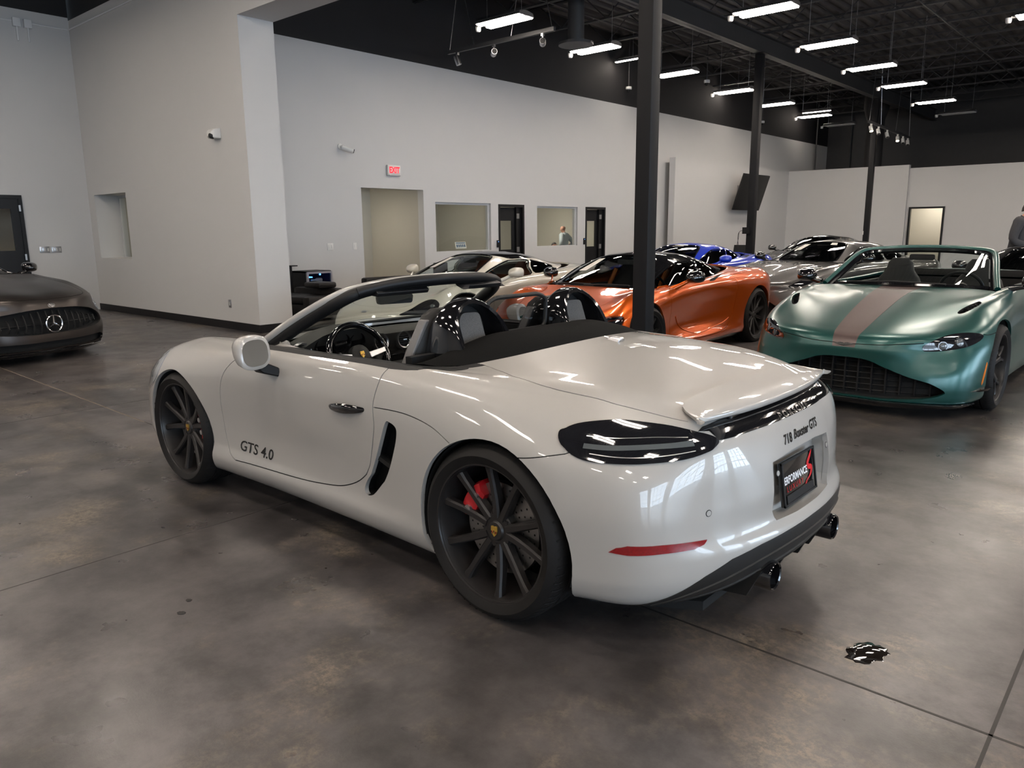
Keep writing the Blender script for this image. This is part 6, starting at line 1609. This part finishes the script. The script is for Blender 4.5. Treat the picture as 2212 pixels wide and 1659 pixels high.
track('dark hanging spotlight rail near the white office wall, nearest the header', (9.83, -8.56, 4.90), (7.12, -8.56, 4.90), [(.10, (.25, .2, .95)), (.46, (-.7, .6, .1)), (.90, (-.6, .75, .1))], 6.5)
track('pale hanging spotlight rail with small lit spots over the far cars', (6.15, -22.9, 4.58), (6.28, -28.0, 4.50), [(.06, (-.3, .3, -.8)), (.22, (-.3, .3, -.8)), (.42, (-.3, .3, -.8)), (.68, (-.2, .5, -.8)), (.82, (-.2, .4, -.8)), (.95, (-.2, .4, -.8))], 6.5, lit=(0, 3))
# extra strip lights glimpsed between the joists, duct riser, grey pipes on the far wall
for (x, y), lb in (((9.95, -15.5), 'bare lit strip light up between the joists by the thick column'), ((10.0, -21.9), 'bare lit strip light up between the joists by the second column'), ((9.9, -28.6), 'bare lit strip light farthest up between the joists')):
    t = thing('strip_light', lb, 'ceiling light', (x, y, 5.86)); MB().b2((-.55, -.04, 0), (.55, .04, .05)).build('housing', M['alu'], t); MB().b2((-.54, -.035, -.02), (.54, .035, .002), bev=.008).build('lens', M['lamp'], t)
    MB().tube([(0, 0, .05), (0, 0, .72)], .004, 5).build('hanger', M['steel'], t)
t = thing('air_duct', 'black vertical duct rising behind the far wall by the third column', 'duct', (7.35, -27.55, 3.3)); MB().lathe([(.0, 0), (.30, 0), (.30, 1.9), (.42, 2.3), (.42, 3.2), (0, 3.2)], 24, 'z').build('duct_body', M['dark'], t)
t = thing('air_duct', 'round black duct drop beside the nearest hanging spotlight rail', 'duct', (7.65, -9.9, 4.95)); MB().lathe([(0, 0), (.34, 0), (.34, .05), (.16, .06), (.16, 1.6), (0, 1.6)], 24, 'z').build('duct_body', M['dark_beam'], t)
for x, y, z0, lb in ((10.45, -30.3, 3.0, 'thin grey conduit on the dark far end of the office wall'), (9.6, -31.9, 2.6, 'thin grey conduit on the dark far wall')):
    tag(MB().tube([(x, y, 0), (x, y, 6.5)], .03, 8).build('wall_pipe', M['dark_beam']), lb, 'pipe')
# ---- hanging screen on the partition
t = thing('television', 'large black screen tilted forward on the low partition wall', 'television', (9.75, -22.75, 2.62))
b = MB(); b.smooth = False; b.box((0, 0, 0), (.05, 2.05, 1.22), bev=.01); b.xf(rot('X', 0) @ rot('Y', -17)); b.build('screen_panel', M['blk_satin'], t)
b = MB(); b.smooth = False; b.box((.22, 0, .05), (.40, .06, .06)); b.box((.43, 0, .05), (.03, .3, .4)); b.build('wall_bracket', M['steel'], t)
t = thing('cable_box', 'small black box with two hanging cables on the second column', 'cable box', (6.5, -15.60, 1.38)); MB().b2((-.02, .004, -.08), (.16, .07, .08)).build('box', M['plastic_b'], t)
for e in ((.38, .06, -.95), (.12, .10, -1.10)): MB().tube(crv([(.14, .02, 0), (.24, .05, -.03), (.27, .05, -.25), e], 6), .006, 6).build('cable', M['plastic_b'], t)
t = thing('laptop', 'open black laptop on a dark table behind the blue car', 'laptop', (7.55, -17.2, .661)); b = MB(); b.smooth = False; b.b2((-.25, -.18, 0), (.2, .18, .02)); b.build('keyboard_base', M['plastic_b'], t)
b = MB(); b.smooth = False; b.box((0, 0, .17), (.42, .015, .30)); b.xf(rot('X', 14), (0, -.17, .01)); b.build('laptop_screen', M['blk_satin'], t)
t = thing('table', 'dark counter table behind the blue and grey cars', 'table', (8.35, -17.3, 0)); MB().b2((-1.3, -.35, .62), (1.3, .35, .66)).build('table_top', M['wood_b'], t)
for x in (-1.2, 1.2):
    for y in (-.3, .3): MB().b2((x - .03, y - .03, 0), (x + .03, y + .03, .62)).build('table_leg', M['wood_b'], t)
# ---- lounge corner
def sofa(label, x, y, rz, wd, cat='sofa', h=.60):
    t = thing('armchair', label, cat, (x, y, 0), math.radians(rz))
    MB().b2((-.40, -wd / 2, .08), (.40, wd / 2, .30), bev=.03).build('seat_base', M['leather_b'], t)
    MB().b2((-.30, -wd / 2 + .14, .30), (.40, wd / 2 - .14, .42), bev=.04).build('seat_cushion', M['leather_b'], t)
    MB().b2((-.42, -wd / 2, .08), (-.22, wd / 2, h), bev=.04).build('backrest', M['leather_b'], t)
    for s in (-1, 1): MB().b2((-.42, s * (wd / 2 - .07) - .08, .08), (.40, s * (wd / 2 - .07) + .08, h - .10), bev=.03).build('armrest', M['leather_b'], t)
    for sx in (-.34, .34):
        for sy in (-1, 1): MB().b2((sx - .025, sy * (wd / 2 - .06) - .025, 0), (sx + .025, sy * (wd / 2 - .06) + .025, .08)).build('foot', M['steel'], t)
    return t
sofa('black leather armchair in front of the small wine fridge', 9.30, -4.55, 100, 1.0, h=.52)
tag(MB().b2((8.98, -4.98, .525), (9.42, -4.62, .62), bev=.03).build('cushion', M['leather_b']), 'flat black leather cushion lying on the armchair by the wine fridge', 'cushion')
sofa('black leather sofa in front of the corridor opening', 9.35, -6.95, 175, 1.7, h=.60)
t = thing('wine_fridge', 'small steel-framed wine fridge glowing blue inside', 'wine fridge', (10.20, -5.33, 0))
b = MB(); b.smooth = False; b.b2((-.20, -.27, .0), (.26, .27, .02)); b.b2((-.20, -.27, .0), (.26, -.24, .76)); b.b2((-.20, .24, 0), (.26, .27, .76)); b.b2((-.20, -.27, .73), (.26, .27, .76)); b.b2((.22, -.27, 0), (.26, .27, .76)); b.build('cabinet', M['plastic_b'], t)
frame_rect('door_frame', 'x', -.24, -.27, .27, .02, .75, .035, .035, 'alu', t)
b = MB(); b.smooth = False; b.add([(-.225, -.235, .05), (-.225, .235, .05), (-.225, .235, .72), (-.225, -.235, .72)], [(0, 1, 2, 3)]); b.build('pane', M['pane'], t)
MB().lathe([(0, -.25), (.016, -.248), (.018, -.24)], 12, 'x', (0, .0, .70)).build('display', M['led_blue'], t)
MB().b2((-.15, .10, .64), (.0, .235, .66)).build('inner_light', M['led_blue'], t)
for z in (.18, .36, .54): MB().b2((-.18, -.235, z), (.20, .235, z + .008)).build('shelf', M['steel'], t)
tag(MB().tube([(-.0, -.10, .0), (0, .0, .0), (0, .04, .0), (0, .12, .0)], [.036, .038, .016, .014], 12).xf(None, (10.14, -5.38, .590)).build('wine_bottle', pm('pale_bottle', (.4, .4, .42), .25)), 'pale bottle lying on the top shelf of the wine fridge', 'bottle')
t = thing('floor_stand', 'thin black stand beside the wine fridge', 'stand', (10.28, -4.92, 0)); MB().b2((-.04, -.02, .01), (.0, .02, .86)).b2((-.10, -.10, .85), (.03, .03, .87)).build('post', M['frame_b'], t); MB().lathe([(0, 0), (.13, 0), (.12, .015), (0, .018)], 20, 'z').build('base', M['frame_b'], t)
t = thing('office_chair', 'black chair back showing beside the white car mirror', 'chair', (9.95, -8.30, 0)); MB().b2((-.05, -.18, .40), (.03, .18, .80), bev=.02).build('backrest', M['leather_b'], t); MB().b2((-.05, -.22, .36), (.42, .22, .44), bev=.02).build('seat', M['leather_b'], t); MB().tube([(.18, 0, .37), (.18, 0, .03)], .025, 10).build('stem', M['steel'], t)
MB().lathe([(0, .0), (.22, .0), (.20, .03), (0, .035)], 24, 'z', (.18, 0, 0)).build('base', M['steel'], t)
# ---- offices
def desk(label, x, y, w_, dpt, z=.74):
    t = thing('desk', label, 'desk', (x, y, 0)); MB().b2((-dpt / 2, -w_ / 2, z - .03), (dpt / 2, w_ / 2, z)).build('desk_top', M['grey_plast'], t)
    for s in (-1, 1): MB().b2((-dpt / 2, s * w_ / 2 - .02, 0), (dpt / 2, s * w_ / 2 + .02, z - .03)).build('side_panel', M['grey_plast'], t)
    MB().b2((dpt / 2 - .03, -w_ / 2, .2), (dpt / 2, w_ / 2, z - .03)).build('modesty_panel', M['beige'], t); return t
desk('grey desk seen through the first office window', 12.6, -10.0, 2.2, .8, .88)
t = thing('sculpture', 'small dark ornament standing on the desk in the first office', 'ornament', (12.6, -9.75, .882)); MB().tube([(0, 0, .02), (0, .02, .12), (.0, -.02, .26), (0, .06, .36), (0, .12, .42)], [.05, .06, .045, .08, .03], 10).build('figure', M['wood_b'], t); MB().b2((-.08, -.08, 0), (.08, .08, .02)).build('plinth', M['wood_b'], t)
t = thing('picture', 'framed picture on the back wall of the first office', 'picture', (13.89, -11.0, 1.25)); frame_rect('picture_frame', 'x', -.03, -.55, .55, -.40, .40, .03, .03, 'alu', t); MB().b2((-.015, -.53, -.38), (0, .53, .38)).build('picture_sheet', pm('pale_grey_print', (.30, .34, .34), .5, noise=.35, nscale=4), t)
t = thing('licence_plate', 'pale number plate leaning in the first office window', 'number plate', (XW + .14, -9.72, 1.045)); b = MB(); b.smooth = False; b.b2((-.004, -.17, 0), (.004, .17, .15)); b.xf(rot('Y', 12)); b.build('plate', M['plastic_w'], t)
b = MB(); b.smooth = False
for i, y in enumerate((.12, .06, .0, -.06, -.12)): b.b2((-.006, y - .02, .03), (-.0045, y + .02, .095))
b.b2((-.006, -.15, .115), (-.0045, .15, .135)); b.xf(rot('Y', 12)); b.build('plate_markings', pm('plate_blue', (.05, .12, .22), .5), t)
tag(MB().b2((13.86, -15.6, .3), (13.9, -15.35, 2.5)).build('curtain_panel', M['blk_satin']), 'narrow dark panel at the right side of the second office', 'panel')
def office_light(label, c, size, st, col=(1, .93, .82)):
    t = thing('ceiling_panel', label, 'ceiling light', c); MB().b2((-size[0] / 2, -size[1] / 2, -.03), (size[0] / 2, size[1] / 2, 0)).build('panel_frame', M['white'], t)
    MB().b2((-size[0] / 2 + .03, -size[1] / 2 + .03, -.036), (size[0] / 2 - .03, size[1] / 2 - .03, -.028)).build('diffuser', emit('panel_light', col, st), t)
office_light('ceiling panel light of the first office', (12.4, -10.2, 2.62), (.6, 1.2), 15.0); office_light('ceiling panel light of the second office', (12.4, -14.0, 2.62), (.6, 1.2), 34.0)
office_light('ceiling panel light inside the corridor', (11.6, -6.95, 2.42), (.9, .20), 48.0); office_light('ceiling panel light behind the small side window', (12.6, -5.1, 2.62), (.6, 1.2), 9.0)
t = thing('ceiling_speaker', 'small dark dome under the corridor ceiling', 'security camera', (11.0, -7.45, 2.42)); MB().lathe([(0, -.10), (.05, -.09), (.08, -.05), (.085, 0)], 18, 'z').build('dome', M['grey_plast'], t)
# ---- floor marks
def blob(n, label, c, r, sx, m, cat, ang=0, seed=1, name='puddle'):
    rn = random.Random(seed); k = 28; P = []
    for i in range(k):
        a = 2 * math.pi * i / k; q = r * (1 + rn.uniform(-.16, .16)); P.append((q * math.cos(a) * sx, q * math.sin(a)))
    P = np.array(P) @ rot('Z', ang)[:2, :2].T + np.array(c); b = MB(); z1 = .0022
    V = [(x, y, .0002) for x, y in P] + [(c[0] + (x - c[0]) * .93, c[1] + (y - c[1]) * .93, z1) for x, y in P]
    b.add(V, [(i, (i + 1) % k, k + (i + 1) % k, k + i) for i in range(k)] + [tuple(range(k, 2 * k))]); return tag(b.build(name, M[m]), label, cat)
M['wet'] = pm('dark_wet_film', (.012, .009, .007), .06, coat=1.0, noise=.3, nscale=30)
blob(0, 'small dark wet puddle on the floor behind the roadster', (-1.17, .19), .058, 1.5, 'wet', 'puddle', 75, 3)
M['chip'] = pm('pale_chip', (.30, .26, .20), .7); M['dirt'] = pm('dark_grit', (.015, .013, .012), .6)
for i, (x, y, r, m, lb) in enumerate(((1.03, 1.55, .010, 'dirt', 'tiny dark crumb on the floor below the door lettering'), (.95, 1.62, .013, 'dirt', 'tiny dark flake on the floor left of the rear wheel'), (1.90, 2.26, .008, 'chip', 'tiny pale chip on the floor left of the front wheel'))):
    blob(i, lb, (x, y), r, 1.4, m, 'debris', 20 * i, 5 + i, 'floor_debris')

# ------------------------------------------------------------------ people
def skin_mesh(name, pts, edges, radii, mat, parent, sub=2, root=0):
    me = bpy.data.meshes.new(name); me.from_pydata([tuple(p) for p in pts], edges, []); o = bpy.data.objects.new(name, me); link(o, parent); me.materials.append(mat)
    o.modifiers.new('skin', 'SKIN').use_smooth_shade = True
    md = o.modifiers.new('sub', 'SUBSURF'); md.levels = md.render_levels = sub
    if not me.skin_vertices: me.skin_vertices.new(name='')
    for i, v in enumerate(me.skin_vertices[0].data):
        r = radii[i]; v.radius = (r, r) if isinstance(r, (int, float)) else r; v.use_root = (i == root)
    return o
M['skin'] = pm('skin', (.50, .25, .17), .5, noise=.05, nscale=30); M['hair_d'] = pm('dark_hair', (.020, .013, .010), .6, noise=.3, nscale=80)
M['shirt_b'] = pm('pale_blue_grey_shirt', (.36, .40, .41), .85, noise=.06, nscale=25, bump=.3); M['fleece'] = pm('dark_grey_fleece', (.050, .050, .054), .95, noise=.15, nscale=60, bump=.4)
M['trouser'] = pm('dark_trousers', (.03, .032, .04), .9, noise=.1, nscale=40); M['shoe'] = pm('black_shoes', (.01, .01, .01), .4)
def person(label, loc, rz, s, top, hair, arms, head=(0, 0), seated=False, lean=0.0, hunch=.0):
    """local +x is where the person faces; arms: for each side (elbow, wrist, finger direction)"""
    t = thing('person', label, 'person', loc, math.radians(rz)); t.scale = (s, s, s)
    B = {'pel': (0, 0, .95), 'wai': (.005, 0, 1.10), 'che': (.02 + lean, 0, 1.30), 'nb': (.0 + lean * 1.3, 0, 1.46), 'nk': (.02 + lean * 1.6, 0, 1.52)}
    hx, hz = .035 + lean * 1.9 + head[0], 1.0
    H = {'jaw': (hx + .025, 0, 1.565 + head[1]), 'mid': (hx, 0, 1.640 + head[1]), 'top': (hx - .012, 0, 1.705 + head[1])}
    P = []; E = []; R = []; ix = {}
    def add(k, p, r, link_=None):
        ix[k] = len(P); P.append(p); R.append(r)
        if link_ is not None: E.append((ix[link_], ix[k]))
    add('pel', B['pel'], .125); add('wai', B['wai'], .118, 'pel'); add('che', B['che'], .128, 'wai'); add('nb', B['nb'], .065, 'che'); add('nk', B['nk'], .056, 'nb')
    add('jaw', H['jaw'], .068, 'nk'); add('mid', H['mid'], (.080, .092), 'jaw'); add('top', H['top'], (.062, .070), 'mid')
    add('nose', (hx + .112, 0, 1.615 + head[1]), .012, 'mid')
    for sd, k in ((1, 'l'), (-1, 'r')):
        add('ear' + k, (hx - .005, sd * .088, 1.63 + head[1]), .016, 'mid')
        add('sh' + k, (.0 + lean * 1.2, sd * .185, 1.405), .062, 'che'); el, wr, fd = arms[0 if sd > 0 else 1]
        el = np.array(el) * np.array([1, sd, 1]); wr = np.array(wr) * np.array([1, sd, 1]); fd = np.array(fd, float) * np.array([1, sd, 1]); fd /= np.linalg.norm(fd)
        add('el' + k, tuple(el), .042, 'sh' + k); add('wr' + k, tuple(wr), .028, 'el' + k)
        add('pa' + k, tuple(wr + fd * .07), (.030, .018), 'wr' + k)
        sdv = np.cross(fd, [0, 0, 1.0]); sdv /= np.linalg.norm(sdv) + 1e-9
        for f, (o, ln) in enumerate(((-.028, .062), (-.010, .075), (.009, .070), (.027, .055))):
            b0 = wr + fd * .09 + sdv * o; add(f'f{f}{k}', tuple(b0), .009, 'pa' + k); add(f'g{f}{k}', tuple(b0 + fd * ln * .55 + np.array([0, 0, -.006])), .008, f'f{f}{k}'); add(f'h{f}{k}', tuple(b0 + fd * ln + np.array([0, 0, -.02])), .007, f'g{f}{k}')
        add('t0' + k, tuple(wr + fd * .035 - sdv * .035), .010, 'pa' + k); add('t1' + k, tuple(wr + fd * .075 - sdv * .055), .008, 't0' + k)
        if seated: hp, kn, an, to = (0.02, sd * .10, .92), (.42, sd * .11, .95), (.44, sd * .11, .52), (.58, sd * .12, .49)
        else: hp, kn, an, to = (0, sd * .095, .88), (.02, sd * .10, .50), (0, sd * .10, .085), (.15, sd * .12, .035)
        add('hp' + k, hp, .085, 'pel'); add('kn' + k, kn, .056, 'hp' + k); add('an' + k, an, .040, 'kn' + k); add('to' + k, to, .035, 'an' + k)
    body = skin_mesh('body', P, E, R, M['skin'], t)
    def sub_(keys, edges, rad, name, m):
        return skin_mesh(name, [P[ix[k]] for k in keys], edges, rad, M[m], t)
    b = MB(); secs = []
    for z, dx, dy, xo in ((.82, .128, .172, 0), (.95, .134, .178, 0), (1.08, .124, .165, .005), (1.22, .132, .178, .012 + lean * .6), (1.34, .132, .196, .012 + lean), (1.41, .108, .205, .0 + lean * 1.2), (1.455, .085, .150, .0 + lean * 1.3), (1.485, .072, .085, .005 + lean * 1.4)):
        secs.append([(xo + dx * math.copysign(abs(math.cos(a)) ** .85, math.cos(a)), dy * math.copysign(abs(math.sin(a)) ** .85, math.sin(a)), z) for a in np.linspace(0, 2 * math.pi, 28, endpoint=False)])
    b.loft(secs)
    for k in 'lr':
        q = crv([np.array(P[ix['sh' + k]]) * np.array([1, .82, 1.0]), P[ix['sh' + k]], P[ix['el' + k]], P[ix['wr' + k]]], 6)
        b.tube(q, np.interp(np.linspace(0, 3, len(q)), [0, 1, 2, 2.9, 3], [.075, .084, .062, .046, .043]), 14)
    b.build('shirt', M[top], t, fix=True, angle=70)
    sub_(['nb', 'nk'], [(0, 1)], [.078, .070], 'collar', top)
    K = ['pel', 'hpl', 'knl', 'anl', 'hpr', 'knr', 'anr']
    sub_(K, [(0, 1), (1, 2), (2, 3), (0, 4), (4, 5), (5, 6)], [.140, .105, .076, .064, .105, .076, .064], 'trousers', 'trouser')
    for k in 'lr': sub_(['an' + k, 'to' + k], [(0, 1)], [.055, .045], 'shoe', 'shoe')
    b = MB()
    for sd in (1, -1): b.lathe([(0, .012), (.009, .008), (.012, 0), (.009, -.008), (0, -.012)], 10, 'x', (hx + .076, sd * .032, 1.645 + head[1]))
    b.build('eyes', M['blk_gloss'], t)
    MB().tube([(hx + .088, -.025, 1.575 + head[1]), (hx + .094, 0, 1.573 + head[1]), (hx + .088, .025, 1.575 + head[1])], .006, 6).build('mouth', pm('lips', (.38, .14, .11), .5) if 'lips' not in bpy.data.materials else bpy.data.materials['lips'], t)
    if hair:
        V = []; F = []; n = 20; rows = [(.0, 1.0), (.35, .95), (.65, .78), (.88, .48), (1, .02)]
        for h, q in rows:
            for i in range(n):
                a = 2 * math.pi * i / n; c, s_ = math.cos(a), math.sin(a); fr = max(0, c)
                V.append((hx - .012 + q * (.098 if c < 0 else .092) * c, q * .088 * s_, 1.635 + head[1] + .055 * fr * (1 - h) - .035 * max(0, -c) * (1 - h) + .118 * h))
        for r in range(len(rows) - 1):
            for i in range(n): F.append((r * n + i, r * n + (i + 1) % n, (r + 1) * n + (i + 1) % n, (r + 1) * n + i))
        F.append(tuple((len(rows) - 1) * n + i for i in range(n))); MB().add(V, F).build('hair', M[hair], t)
    return t
person('bald person in a pale blue-grey shirt seen from behind in the second office window', (11.85, -15.02, 0), 12, .905, 'shirt_b', None, (((-.10, .42, 1.17), (.10, .20, 1.0), (.5, -.4, -.3)), ((-.10, .42, 1.17), (.10, .20, 1.0), (.5, -.4, -.3))))
person('seated person with dark hair, only the top of the head above the second office sill', (11.75, -14.40, -.37), 160, .84, 'trouser', 'hair_d', (((.15, .26, 1.12), (.36, .18, 1.02), (1, -.3, 0)), ((.15, .26, 1.12), (.36, .18, 1.02), (1, -.3, 0))), seated=True)
person('person in a dark grey fleece with bowed head at the right edge of the picture', (.47, -13.15, 0), 172, 1.065, 'fleece', 'hair_d', (((.02, .27, 1.12), (.27, .12, 1.03), (1, -.5, -.1)), ((.02, .27, 1.12), (.27, .12, 1.03), (1, -.5, -.1))), head=(.02, -.02), lean=.03)
t = thing('stool', 'low stool under the seated person in the second office', 'stool', (11.75, -14.35, 0)); MB().lathe([(0, .18), (.17, .18), (.18, .20), (.18, .225), (.17, .235), (0, .235)], 24, 'z').build('seat', M['leather_b'], t)
for a in range(4): MB().tube([(.13 * math.cos(a * math.pi / 2), .13 * math.sin(a * math.pi / 2), .18), (.17 * math.cos(a * math.pi / 2), .17 * math.sin(a * math.pi / 2), 0)], .014, 8).build('leg', M['steel'], t)
office_light('added ceiling panel light, itself unseen, brightening the space beyond the far doorway', (5.2, -28.3, 2.6), (1.2, .6), 22.0)  # unseen lamp added so the space past the doorway is not dark
office_light('added warm ceiling panel light, itself unseen, brightening the workshop behind the left door', (15.4, -1.6, 3.2), (.6, 1.2), 9.0, (1, .85, .65))  # unseen warm lamp added to light the workshop behind the glass
t = thing('storage_rack', 'red beam rack seen through the glass of the left door', 'rack', (16.25, -1.9, 0))
MB().b2((-.25, -1.2, 2.05), (-.19, 2.0, 2.17)).build('beam', pm('red_rack_paint', (.40, .05, .03), .5), t); MB().b2((-.25, -1.26, 0), (-.17, -1.18, 2.4)).build('upright', M['dark_beam'], t); MB().b2((-.25, 1.98, 0), (-.17, 2.06, 2.4)).build('upright', M['dark_beam'], t); MB().b2((-.22, -1.2, 2.17), (.2, 2.0, 2.2)).build('shelf', M['steel'], t)
t = thing('tyre_stack', 'dark tyre standing low behind the glass of the left door', 'tyre', (15.6, -1.15, 0)); b = MB(); b.lathe([(.22, -.12), (.34, -.13), (.40, -.09), (.41, 0), (.40, .09), (.34, .13), (.22, .12)], 40, 'x', (0, 0, .41), closed=True); b.xf(rot('Z', 25)); b.xf(None, (0, 0, .82 * 0)); b.build('tyre_ring', M['tyre'], t)
